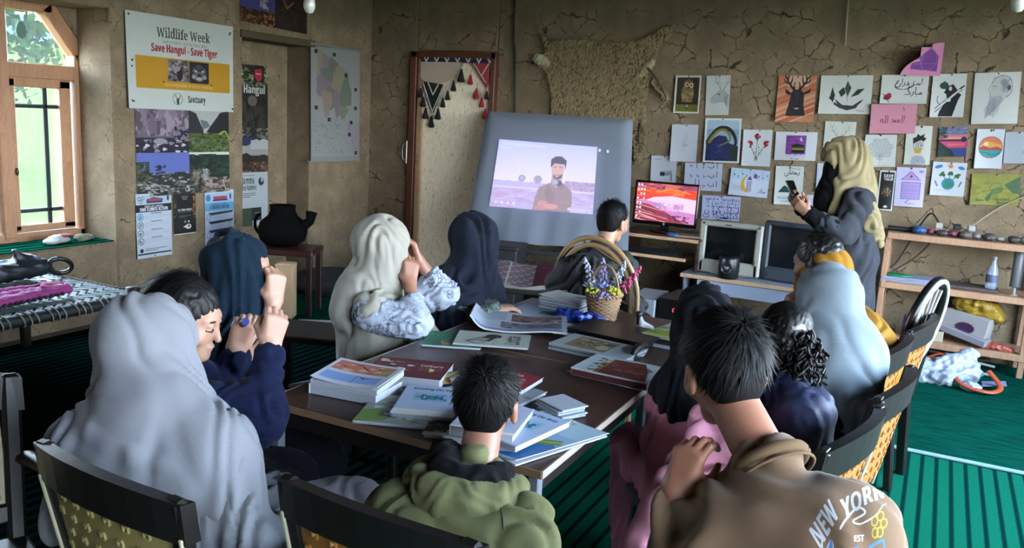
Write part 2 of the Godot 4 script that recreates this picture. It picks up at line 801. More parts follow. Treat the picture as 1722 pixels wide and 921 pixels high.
func wood(c0: Color, c1: Color, rough: float, sd: int, scale := v3(1, 1, 1)) -> StandardMaterial3D:
	var n = FastNoiseLite.new()
	n.seed = sd
	n.frequency = 0.02
	n.fractal_octaves = 4
	var a = n.get_seamless_image(256, 256)
	var im = Image.create(512, 512, false, Image.FORMAT_RGB8)
	var n2 = FastNoiseLite.new()
	n2.seed = sd + 1
	n2.frequency = 0.5
	for y in 512:
		for x in 512:
			var v = a.get_pixel((x * 256 / 512) % 256, (y / 12) % 256).r
			var g = fposmod(v * 9.0 + 0.02 * n2.get_noise_2d(x, y * 0.1), 1.0)
			var t = clampf(0.55 * absf(g - 0.5) * 2.0 + 0.45 * v + 0.12 * n2.get_noise_2d(x * 0.9, y * 0.05), 0.0, 1.0)
			im.set_pixel(x, y, c0.lerp(c1, t))
	var m = StandardMaterial3D.new()
	m.albedo_texture = ImageTexture.create_from_image(im)
	m.roughness = rough
	m.uv1_triplanar = true
	m.uv1_world_triplanar = true
	m.uv1_scale = scale
	return m

func earth_plaster(more := 1.0) -> StandardMaterial3D:
	var cell = FastNoiseLite.new()
	cell.seed = 21
	cell.noise_type = FastNoiseLite.TYPE_CELLULAR
	cell.cellular_return_type = FastNoiseLite.RETURN_DISTANCE2_SUB
	cell.frequency = 0.013
	cell.fractal_type = FastNoiseLite.FRACTAL_NONE
	cell.domain_warp_enabled = true
	cell.domain_warp_amplitude = 34.0
	cell.domain_warp_frequency = 0.025
	var c = cell.get_seamless_image(1024, 1024).get_data()
	cell.seed = 8
	cell.frequency = 0.034
	var c2 = cell.get_seamless_image(1024, 1024).get_data()
	var soft = FastNoiseLite.new()
	soft.seed = 4
	soft.frequency = 0.006
	soft.fractal_octaves = 5
	var s = soft.get_seamless_image(1024, 1024).get_data()
	soft.seed = 14
	soft.frequency = 0.09
	var f = soft.get_seamless_image(1024, 1024).get_data()
	var col = PackedByteArray()
	col.resize(1024 * 1024 * 3)
	var hgt = PackedByteArray()
	hgt.resize(1024 * 1024)
	for i in 1024 * 1024:
		var big: float = s[i] / 255.0
		var fine: float = f[i] / 255.0
		var w1 = (0.008 + 0.03 * clampf((big - 0.45) * 4.0, 0.0, 1.0)) * more
		var k = clampf(1.0 - c[i] / 255.0 / w1, 0.0, 1.0) * clampf((big * 0.5 + fine * 0.5 - 0.46 + 0.06 * more) * 9.0, 0.0, 1.0)
		var k2 = clampf(1.0 - c2[i] / 255.0 / 0.03, 0.0, 1.0) * clampf((fine - 0.5) * 5.0, 0.0, 1.0) * 0.6
		var k3 = maxf(k, k2)
		var t = 0.86 + 0.2 * (big - 0.5) + 0.12 * (fine - 0.5)
		t *= 1.0 - 0.66 * k3
		col[i * 3] = clampi(int(172 * t), 0, 255)
		col[i * 3 + 1] = clampi(int(149 * t), 0, 255)
		col[i * 3 + 2] = clampi(int(120 * t), 0, 255)
		hgt[i] = clampi(int(150 + 60 * (big - 0.5) + 36 * (fine - 0.5) - 130 * k3), 0, 255)
	var m = StandardMaterial3D.new()
	m.albedo_texture = ImageTexture.create_from_image(Image.create_from_data(1024, 1024, false, Image.FORMAT_RGB8, col))
	m.heightmap_enabled = true
	m.heightmap_texture = ImageTexture.create_from_image(Image.create_from_data(1024, 1024, false, Image.FORMAT_L8, hgt))
	m.heightmap_scale = 1.3
	m.roughness = 0.95
	m.metallic_specular = 0.2
	m.uv1_triplanar = true
	m.uv1_world_triplanar = true
	m.uv1_scale = Vector3.ONE * 0.56
	return m

func wall_box(st: SurfaceTool, x0: float, x1: float, y0: float, y1: float, z0: float, z1: float, ch := 0.012) -> void:
	bx(st, v3(x0 + x1, y0 + y1, z0 + z1) * 0.5, v3(x1 - x0, y1 - y0, absf(z1 - z0)), BI, ch)

func build_setting() -> void:
	mud = earth_plaster()
	mud_smooth = earth_plaster(0.3)
	wood_orange = wood(K("b27a55"), K("cf9c74"), 0.45, 3, v3(0.9, 0.9, 0.9))
	wood_pale = wood(K("cfa277"), K("e6c39c"), 0.55, 9, v3(0.9, 0.9, 0.9))
	wood_dark = wood(K("2a1a15"), K("59392c"), 0.42, 17, v3(1.6, 1.6, 1.6))
	# left wall: window opening, a stretch of wall, an alcove with a lintel, the corner pier
	var st = mb()
	var X0 = ROOM_L - 0.5
	wall_box(st, X0, ROOM_L, 0, ROOM_H, ROOM_F, -2.0)
	wall_box(st, X0, ROOM_L, -0.1, 0.565, -2.0, -4.04)
	wall_box(st, X0, ROOM_L, 2.17, ROOM_H, -2.0, -4.04)
	wall_box(st, X0, ROOM_L, 0, ROOM_H, -4.04, -5.27)
	wall_box(st, X0, ROOM_L - 0.266, 0, ROOM_H, -5.27, -6.1)
	wall_box(st, X0, ROOM_L, 2.13, ROOM_H, -5.27, -6.1)
	wall_box(st, X0, ROOM_L, 0, ROOM_H, -6.1, ROOM_B - 0.5)
	struct("wall_left", st, mud_smooth)
	# back wall with a doorway
	st = mb()
	wall_box(st, ROOM_L - 0.5, -4.66, 0, ROOM_H, ROOM_B, ROOM_B - 0.45)
	wall_box(st, -4.66, -3.78, 2.17, ROOM_H, ROOM_B, ROOM_B - 0.45)
	wall_box(st, -3.78, ROOM_R + 0.5, 0, ROOM_H, ROOM_B, ROOM_B - 0.45)
	struct("wall_back", st, mud)
	st = mb()
	wall_box(st, -4.9, -3.5, -0.1, 2.4, ROOM_B - 0.45, ROOM_B - 0.5)
	struct("trim_1", st, mud)
	# right wall: two wide window openings
	st = mb()
	var xr = ROOM_R
	wall_box(st, xr, xr + 0.45, 0, ROOM_H, ROOM_F, 1.5)
	for b in RIGHT_WINDOWS:
		wall_box(st, xr, xr + 0.45, 0, 0.55, b[0], b[1])
		wall_box(st, xr, xr + 0.45, 2.6, ROOM_H, b[0], b[1])
	wall_box(st, xr, xr + 0.45, 0, ROOM_H, RIGHT_WINDOWS[0][1], RIGHT_WINDOWS[1][0])
	wall_box(st, xr, xr + 0.45, 0, ROOM_H, RIGHT_WINDOWS[1][1], ROOM_B - 0.45)
	struct("wall_right", st, mud)
	st = mb()
	wall_box(st, ROOM_L - 0.5, xr + 0.45, 0, ROOM_H, ROOM_F + 0.4, ROOM_F)
	struct("wall_front", st, mud)
	st = mb()
	wall_box(st, ROOM_L - 0.5, xr + 0.45, -0.25, 0, ROOM_F + 0.4, ROOM_B - 0.5)
	struct("floor", st, mat(K("6b5d48"), 0.95))
	st = mb()
	wall_box(st, ROOM_L - 0.5, xr + 0.45, ROOM_H, ROOM_H + 0.25, ROOM_F + 0.4, ROOM_B - 0.5)
	for i in 9:
		wall_box(st, ROOM_L, xr, ROOM_H - 0.14, ROOM_H, ROOM_F - 0.5 - i * 1.05, ROOM_F - 0.62 - i * 1.05)
	struct("ceiling", st, wood(K("5d4630"), K("80623f"), 0.8, 31, Vector3.ONE))
	build_window_left()
	build_windows_right()
	build_door()

# the left window: a frame with a canted head, an upper light, two casements with iron bars, glass
func build_window_left() -> void:
	var w = Node3D.new()
	w.name = "window_1"
	w.set_meta("kind", "structure")
	add_child(w)
	var X = ROOM_L - 0.4
	var glass = mat(Color(0.9, 0.97, 0.95, 0.06), 0.02)
	glass.transparency = BaseMaterial3D.TRANSPARENCY_ALPHA
	var iron = mat(K("20262a"), 0.5, {"metal": 0.3})
	var member = func(called: String, z0: float, y0: float, z1: float, y1: float, width: float, depth: float, m: Material):
		var st = mb()
		bar(st, v3(X, y0, z0), v3(X, y1, z1), depth, width, v3(0, z1 - z0, y0 - y1).normalized(), 0.006)
		struct(called, st, m, w)
	var zl = -2.02
	# outer frame
	member.call("frame_post", -4.06, 0.56, -4.06, 1.86, 0.10, 0.1, wood_orange)
	member.call("frame_post", zl, 0.56, zl, 2.2, 0.10, 0.1, wood_orange)
	member.call("frame_sill", -4.11, 0.585, zl, 0.585, 0.08, 0.1, wood_orange)
	member.call("frame_head", -3.86, 2.155, zl, 2.155, 0.08, 0.1, wood_orange)
	member.call("frame_cant", -4.085, 1.83, -3.83, 2.165, 0.1, 0.1, wood_orange)
	member.call("transom", -4.06, 1.725, zl, 1.725, 0.10, 0.09, wood_orange)
	for zz in [-3.49, -2.76]:
		member.call("mullion", zz, 0.6, zz, 2.13, 0.085, 0.11, wood_orange)
	# the plaster corner behind the canted head
	var st2 = mb()
	prism(st2, PackedVector2Array([v2(-4.2, 2.25), v2(-3.82, 2.25), v2(-4.2, 1.78)]), 0.06, v3(X + 0.02, 0, 0), Basis(v3(0, 0, 1), v3(0, 1, 0), v3(-1, 0, 0)))
	struct("corner_infill", st2, mud, w)
	# casements
	for b in [[-3.99, -3.545], [-3.435, -2.81], [-2.71, -2.07]]:
		var z0: float = b[0]
		var z1: float = b[1]
		var sx = 0.085
		member.call("casement_stile", z0 + sx * 0.5, 0.64, z0 + sx * 0.5, 1.67, sx, 0.05, wood_orange)
		member.call("casement_stile", z1 - 0.02, 0.64, z1 - 0.02, 1.67, 0.04, 0.05, wood_orange)
		member.call("casement_rail", z0, 0.655, z1, 0.655, 0.05, 0.05, wood_orange)
		member.call("casement_rail", z0, 1.65, z1, 1.65, 0.07, 0.05, wood_orange)
		var zb = lerpf(z0 + sx, z1 - 0.04, 0.30)
		member.call("iron_bar", zb, 0.67, zb, 1.62, 0.032, 0.02, iron)
		member.call("iron_bar", z0 + sx, 1.49, z1 - 0.03, 1.49, 0.028, 0.02, iron)
		member.call("iron_bar", z0 + sx, 0.775, z1 - 0.03, 0.775, 0.028, 0.02, iron)
		var g = mb()
		bx(g, v3(X - 0.03, 1.15, (z0 + z1) * 0.5), v3(0.004, 1.0, z1 - z0 - 0.06), BI, 0.0)
		struct("pane", g, glass, w)
		var hd = mb()
		ball(hd, v3(X + 0.035, 1.05, z1 - 0.02), v3(0.012, 0.03, 0.012), 8)
		struct("window_catch", hd, mat(K("6d5a3a"), 0.4, {"metal": 0.7}), w)
		g = mb()
		prism(g, PackedVector2Array([v2(z0 - 0.04, 1.77), v2(z1 + 0.05, 1.77), v2(z1 + 0.05, 2.12), v2(z0 + (0.2 if z0 < -3.9 else -0.04), 2.12), v2(z0 - 0.04, 1.86 if z0 < -3.9 else 2.12)]), 0.004, v3(X - 0.02, 0, 0), Basis(v3(0, 0, 1), v3(0, 1, 0), v3(-1, 0, 0)))
		struct("pane", g, glass, w)
	# green carpet strip on the sill
	var s = mb()
	bx(s, v3(ROOM_L - 0.17, 0.571, -3.03), v3(0.33, 0.008, 1.98))
	solo("sill_runner", "dark green carpet runner lying on the mud window sill", "runner", s, carpet_mat(K("0d4d38"), K("08261d"), 0.09, 0.4, 40))
	# a small bundle of cloth on the sill
	var b1 = field_mesh([["e", v3(0, 0.02, 0), v3(0.05, 0.022, 0.09), BI, 0.02], ["e", v3(0.03, 0.018, 0.07), v3(0.05, 0.018, 0.05), BI, 0.02], ["e", v3(0, 0.04, 0.0), v3(0.03, 0.018, 0.06), BI, 0.02]], 0.008, {}, func(p, n): return 0.006 * noise.get_noise_3d(p.x * 60, p.y * 60, p.z * 60))
	var o = mesh_node("cloth_bundle", b1, mat(K("b9b2ae"), 0.9), self)
	o.position = v3(ROOM_L - 0.14, 0.576, -3.68)
	tag(o, "small crumpled pale and red cloth on the window sill", "cloth")
	var b2 = field_mesh([["e", v3(0, 0.02, 0), v3(0.04, 0.012, 0.05), BI, 0.01]], 0.006)
	mesh_node("red_fold", b2, mat(K("8d3a37"), 0.9), o).position = v3(0.012, 0.03, -0.055)
	var lf = field_mesh([["e", v3(0, 0.02, 0), v3(0.04, 0.028, 0.05), BI, 0.01], ["e", v3(0, 0.02, -0.06), v3(0.03, 0.02, 0.04), BI, 0.02]], 0.007, {}, func(p, n): return 0.012 * noise.get_noise_3d(p.x * 50, p.y * 50, p.z * 50))
	var o2 = mesh_node("dried_flowers", lf, mat(K("7b7a64"), 0.95), self)
	o2.position = v3(ROOM_L - 0.13, 0.576, -3.85)
	tag(o2, "grey dried flower bunch on the window sill beside the cloth", "dried flowers")
	# a leaf-shaped sticker on the upper pane
	var lp = mb()
	var pts = PackedVector2Array()
	for i in 14:
		var a = TAU * i / 14
		pts.append(v2(sin(a) * 0.035 * (1.0 - 0.25 * cos(a)), cos(a) * 0.06))
	prism(lp, pts, 0.003, Vector3.ZERO, Basis(v3(0, 0, 1), v3(0, 1, 0), v3(-1, 0, 0)))
	solo("leaf_sticker", "grey green leaf stuck on the upper window pane", "sticker", lp, mat(K("6f8f80"), 0.7), v3(X - 0.008, 1.99, -3.67))

# the windows of the right wall, outside the picture, that let the daylight in
func build_windows_right() -> void:
	var glass = mat(Color(0.9, 0.97, 0.95, 0.06), 0.02)
	glass.transparency = BaseMaterial3D.TRANSPARENCY_ALPHA
	var n = 2
	for b in RIGHT_WINDOWS:
		var w = Node3D.new()
		w.name = "window_%d" % n
		n += 1
		w.set_meta("kind", "structure")
		add_child(w)
		var X = ROOM_R + 0.3
		var z0: float = b[0]
		var z1: float = b[1]
		for e in [[z0, 0.55, z0, 2.6], [z1, 0.55, z1, 2.6], [z0, 0.57, z1, 0.57], [z0, 2.58, z1, 2.58], [(z0 + z1) * 0.5, 0.55, (z0 + z1) * 0.5, 2.6]]:
			var st = mb()
			bar(st, v3(X, e[1], e[0]), v3(X, e[3], e[2]), 0.07, 0.07)
			struct("frame", st, wood_orange, w)
		for k in 2:
			var g = mb()
			var a = lerpf(z0, z1, k * 0.5)
			var c = lerpf(z0, z1, k * 0.5 + 0.5)
			bx(g, v3(X, 1.575, (a + c) * 0.5), v3(0.004, 1.98, absf(c - a)), BI, 0.0)
			struct("pane", g, glass, w)

# the plank door with its brown frame
func build_door() -> void:
	var d = Node3D.new()
	d.name = "door_1"
	d.set_meta("kind", "structure")
	add_child(d)
	var brown = mat(K("6b3a22"), 0.5)
	var zf = ROOM_B + 0.02
	var st = mb()
	bx(st, v3(-4.655, 1.08, zf), v3(0.07, 2.16, 0.1))
	bx(st, v3(-3.785, 1.08, zf), v3(0.05, 2.16, 0.1))
	bx(st, v3(-4.22, 2.135, zf), v3(0.92, 0.06, 0.1))
	struct("door_frame", st, brown, d)
	st = mb()
	bx(st, v3(-4.21, 1.05, zf - 0.02), v3(0.8, 2.1, 0.03))
	struct("door_panel", st, ply_mat(), d)
	st = mb()
	bx(st, v3(-4.585, 1.05, zf + 0.005), v3(0.06, 2.1, 0.035))
	struct("door_stile", st, wood_pale, d)
	st = mb()
	tube(st, [v3(-4.70, 1.12, zf + 0.06), v3(-4.725, 1.13, zf + 0.075), v3(-4.73, 1.2, zf + 0.08), v3(-4.725, 1.27, zf + 0.075), v3(-4.70, 1.28, zf + 0.06)], 0.008, 6)
	bx(st, v3(-4.70, 1.2, zf + 0.055), v3(0.02, 0.22, 0.012))
	struct("door_handle", st, mat(K("a9a49a"), 0.35, {"metal": 0.8}), d)
	st = mb()
	for y in [1.12, 1.18]:
		lathe(st, [v2(0, 0.012), v2(0.014, 0.01), v2(0.014, 0.0)], v3(-4.585, y, zf + 0.022), 10, Basis(Vector3.RIGHT, PI / 2))
	ball(st, v3(-4.6, 1.98, zf + 0.025), v3(0.01, 0.01, 0.006), 8)
	struct("door_screws", st, mat(K("caa860"), 0.35, {"metal": 0.8}), d)

func ply_mat() -> StandardMaterial3D:
	var n = FastNoiseLite.new()
	n.seed = 77
	n.frequency = 0.05
	n.domain_warp_enabled = true
	n.domain_warp_amplitude = 10.0
	var im = Image.create(512, 512, false, Image.FORMAT_RGB8)
	for y in 512:
		for x in 512:
			var v = n.get_noise_2d(x * 0.9, y * 0.16)
			var e = n.get_noise_2d(x * 2.6 + 300, y * 0.5)
			var t = 1.0 - 0.55 * clampf(0.06 - absf(v), 0.0, 0.06) / 0.06 * clampf(e * 3.0, 0.0, 1.0) + 0.07 * e
			im.set_pixel(x, y, Color(minf(1.0 * t, 1.0), 0.92 * t, 0.8 * t))
	var m = StandardMaterial3D.new()
	m.albedo_texture = ImageTexture.create_from_image(im)
	m.roughness = 0.6
	m.uv1_triplanar = true
	m.uv1_world_triplanar = true
	m.uv1_scale = Vector3.ONE * 0.85
	full_tone[m] = true
	return m

# woven carpet with ribs across it; the ribs run along z when along is 0, else along x
func carpet_mat(c0: Color, c1: Color, pitch: float, share: float, along: int) -> StandardMaterial3D:
	var im = Image.create(512, 512, false, Image.FORMAT_RGB8)
	var r = RandomNumberGenerator.new()
	r.seed = 5 + along
	var n = FastNoiseLite.new()
	n.seed = along
	n.frequency = 0.05
	var rows = maxi(1, roundi(0.9 / pitch))
	for y in 512:
		for x in 512:
			var p = fposmod(x * rows / 512.0, 1.0)
			var edge = clampf((share - absf(p - 0.5) * 2.0) * 5.0 + 0.5, 0.0, 1.0)
			if along == 1:
				edge = clampf(0.45 + n.get_noise_2d(x * 0.12, y * 3.0) * 1.6, 0.0, 1.0)
			var t = 1.0 + 0.16 * n.get_noise_2d(x * 4.0, y * 4.0) + r.randf_range(-0.12, 0.12)
			var c = c0.lerp(c1, edge)
			im.set_pixel(x, y, Color(c.r * t, c.g * t, c.b * t))
	var m = StandardMaterial3D.new()
	m.albedo_texture = ImageTexture.create_from_image(im)
	m.roughness = 1.0
	m.metallic_specular = 0.0
	m.uv1_triplanar = true
	m.uv1_world_triplanar = true
	m.uv1_scale = Vector3.ONE / 0.9
	return m

# ---------------------------------------------------------------- outside the left window
func build_outside() -> void:
	var grass = StandardMaterial3D.new()
	grass.albedo_texture = ntex(0.03, K("30381c"), K("444f26"), 512, 5)
	grass.uv1_triplanar = true
	grass.uv1_world_triplanar = true
	grass.uv1_scale = Vector3.ONE * 0.25
	grass.roughness = 1.0
	grass.metallic_specular = 0.0
	var st = mb()
	smooth(st)
	var hgt = func(x: float, z: float) -> float:
		var d = maxf(0.0, -x - 9.0)
		return -0.5 + d * 0.085 + 0.5 * noise.get_noise_2d(x * 0.06, z * 0.06) * minf(d * 0.2, 3.0)
	for i in 30:
		for j in 34:
			var q = []
			for e in [[0, 0], [1, 0], [1, 1], [0, 1]]:
				var x = -6.0 - pow((i + e[0]) / 30.0, 1.7) * 90.0
				var z = 40.0 - (j + e[1]) * 3.2
				q.append(v3(x, hgt.call(x, z), z))
			quad(st, q[0], q[1], q[2], q[3])
	struct("ground", st, grass)
	st = mb()
	bx(st, v3(22, -0.7, -5), v3(38, 0.4, 80))
	bx(st, v3(-1.6, -0.7, 25), v3(10, 0.4, 40))
	struct("yard", st, mat(K("6f6a55"), 1.0))
	st = mb()
	smooth(st)
	for j in 24:
		var q2 = []
		for e in [[0, 0], [0, 1], [1, 1], [1, 0]]:
			var z = 30.0 - (j + e[0]) * 9.0
			q2.append(v3(-150 - e[1] * 25.0, 4.0 + e[1] * (13.0 + 9.0 * noise.get_noise_2d(z * 0.03, 3.0)), z))
		quad(st, q2[0], q2[3], q2[2], q2[1])
	struct("hills", st, mat(K("343d48"), 1.0, {"spec": 0.0}))
	var k = 0
	for t in [[v3(-15.5, 0.1, -9.5), 3.6, "1f3015", "tall dark green tree standing outside beyond the left window"], [v3(-30, 1.4, -24), 3.2, "293a27", "far round tree on the slope seen through the upper window pane"]]:
		var tr = thing("tree", t[3], "tree", t[0], 0.0)
		var s = mb()
		tube(s, [v3(0, -0.4, 0), v3(0.05, 1.0, 0), v3(0, t[1] * 0.6, 0.1)], [0.16, 0.13, 0.07], 8)
		part(tr, "trunk", s, mat(K("3c3024"), 0.95))
		s = mb()
		flat(s)
		rng.seed = 40 + k
		for i in 1500:
			var dir = v3(rng.randfn(), rng.randfn(), rng.randfn()).normalized()
			var p = v3(0, t[1] * 0.78, 0) + dir * v3(1.1, 1.3, 1.1) * t[1] * 0.36 * pow(rng.randf(), 0.35)
			p += Vector3.ONE * noise.get_noise_3d(p.x, p.y, p.z) * 0.4
			var u = v3(rng.randfn(), rng.randfn(), rng.randfn()).normalized() * 0.11
			var w = u.cross(dir).normalized() * 0.07
			quad(s, p - u, p + w, p + u, p - w)
		var fo = part(tr, "foliage", s, mat(Color(t[2]), 0.9, {"spec": 0.1}))
		fo.set_meta("kind", "stuff")
		k += 1

# ---------------------------------------------------------------- the children's drawings on the back wall
func pv(a: Array) -> Array:
	var o = []
	for i in range(0, a.size(), 2):
		o.append(v2(a[i], a[i + 1]))
	return o

# simple letter shapes of Urdu script, drawn with strokes: s is a word of glyph names, laid from right to left
func urdu(p: Pic, glyphs: String, x: float, y: float, s: float, c: Color, lw := 2.0) -> void:
	var k = float(p.w) / p.h
	var X = x
	for g in glyphs.split(" "):
		var P = []
		var adv = 0.5
		var dots = []
		match g:
			"alif":
				P = [[0, -0.9, -0.02, 0]]
				adv = 0.25
			"be":
				P = [[0, -0.3, -0.02, 0, -0.4, 0.08, -0.8, 0.0, -0.82, -0.25]]
				dots = [[-0.4, 0.3]]
				adv = 1.0
			"b":
				P = [[0, 0, -0.3, 0, -0.33, -0.3]]
				dots = [[-0.25, 0.25]]
				adv = 0.33
			"re":
				P = [[0, -0.3, -0.08, 0.05, -0.35, 0.3]]
				adv = 0.4
			"m":
				P = [[0, 0, -0.12, -0.2, -0.28, -0.12, -0.22, 0.04, -0.1, 0, -0.45, 0]]
				adv = 0.45
			"sad":
				P = [[0, 0, -0.05, -0.28, -0.35, -0.3, -0.6, 0, 0, 0, -0.75, 0]]
				dots = [[-0.3, -0.55]]
				adv = 0.75
			"n":
				P = [[0, -0.2, -0.05, 0.2, -0.4, 0.38, -0.65, 0.15, -0.6, -0.2]]
				dots = [[-0.33, -0.12]]
				adv = 0.75
			"k":
				P = [[0.1, -0.95, -0.35, -0.65, 0, 0, -0.3, 0.05, -0.7, 0]]
				adv = 0.75
			"lam":
				P = [[0, -0.95, -0.02, 0.05, -0.3, 0.05]]
				adv = 0.3
			"he":
				P = [[0, 0, -0.1, -0.35, -0.35, -0.2, -0.3, 0.05, 0, 0]]
				adv = 0.4
			"d":
				P = [[-0.05, -0.4, 0.05, 0, -0.3, 0.02]]
				adv = 0.45
			"h":
				P = [[0.05, -0.25, -0.35, -0.22, -0.1, 0.05, -0.5, 0.02]]
				adv = 0.5
			"s":
				P = [[0, -0.2, -0.05, 0, -0.2, 0, -0.22, -0.18, -0.25, 0, -0.4, 0, -0.42, -0.18, -0.46, 0, -0.6, 0]]
				adv = 0.6
			"t":
				P = [[0, 0, -0.3, 0, -0.33, -0.3]]
				dots = [[-0.2, -0.5], [-0.34, -0.5]]
				adv = 0.33
			"sp":
				adv = 0.3
		for q in P:
			var o = []
			for i in range(0, q.size(), 2):
				o.append(v2(X + q[i] * s, y + q[i + 1] * s * k))
			p.curve(o, lw * 1.4, c, lw)
		for d in dots:
			p.oval(X + d[0] * s, y + d[1] * s * k, 0.055 * s, 0.055 * s * k, c)
		X -= adv * s

func scribble(p: Pic, x: float, y: float, w: float, h: float, n: int, c: Color, lw := 1.0) -> void:
	var o = []
	for i in n:
		o.append(v2(x + w * p.r.randf(), y + h * p.r.randf()))
	p.curve(o, lw, c)

func stag(p: Pic, cx: float, cy: float, s: float, c: Color, lw: float) -> void:
	for d in [-1.0, 1.0]:
		p.curve(pv([cx + d * 0.07 * s, cy, cx + d * 0.22 * s, cy - 0.14 * s, cx + d * 0.34 * s, cy - 0.3 * s, cx + d * 0.27 * s, cy - 0.5 * s]), lw * 1.3, c, lw * 0.6)
		p.curve(pv([cx + d * 0.1 * s, cy - 0.04 * s, cx + d * 0.1 * s, cy - 0.16 * s, cx + d * 0.07 * s, cy - 0.24 * s]), lw, c, lw * 0.4)
		p.curve(pv([cx + d * 0.25 * s, cy - 0.18 * s, cx + d * 0.19 * s, cy - 0.3 * s, cx + d * 0.18 * s, cy - 0.42 * s]), lw, c, lw * 0.4)
		p.curve(pv([cx + d * 0.27 * s, cy - 0.2 * s, cx + d * 0.42 * s, cy - 0.25 * s, cx + d * 0.47 * s, cy - 0.34 * s]), lw, c, lw * 0.4)
		p.curve(pv([cx + d * 0.33 * s, cy - 0.32 * s, cx + d * 0.44 * s, cy - 0.42 * s, cx + d * 0.43 * s, cy - 0.5 * s]), lw, c, lw * 0.4)

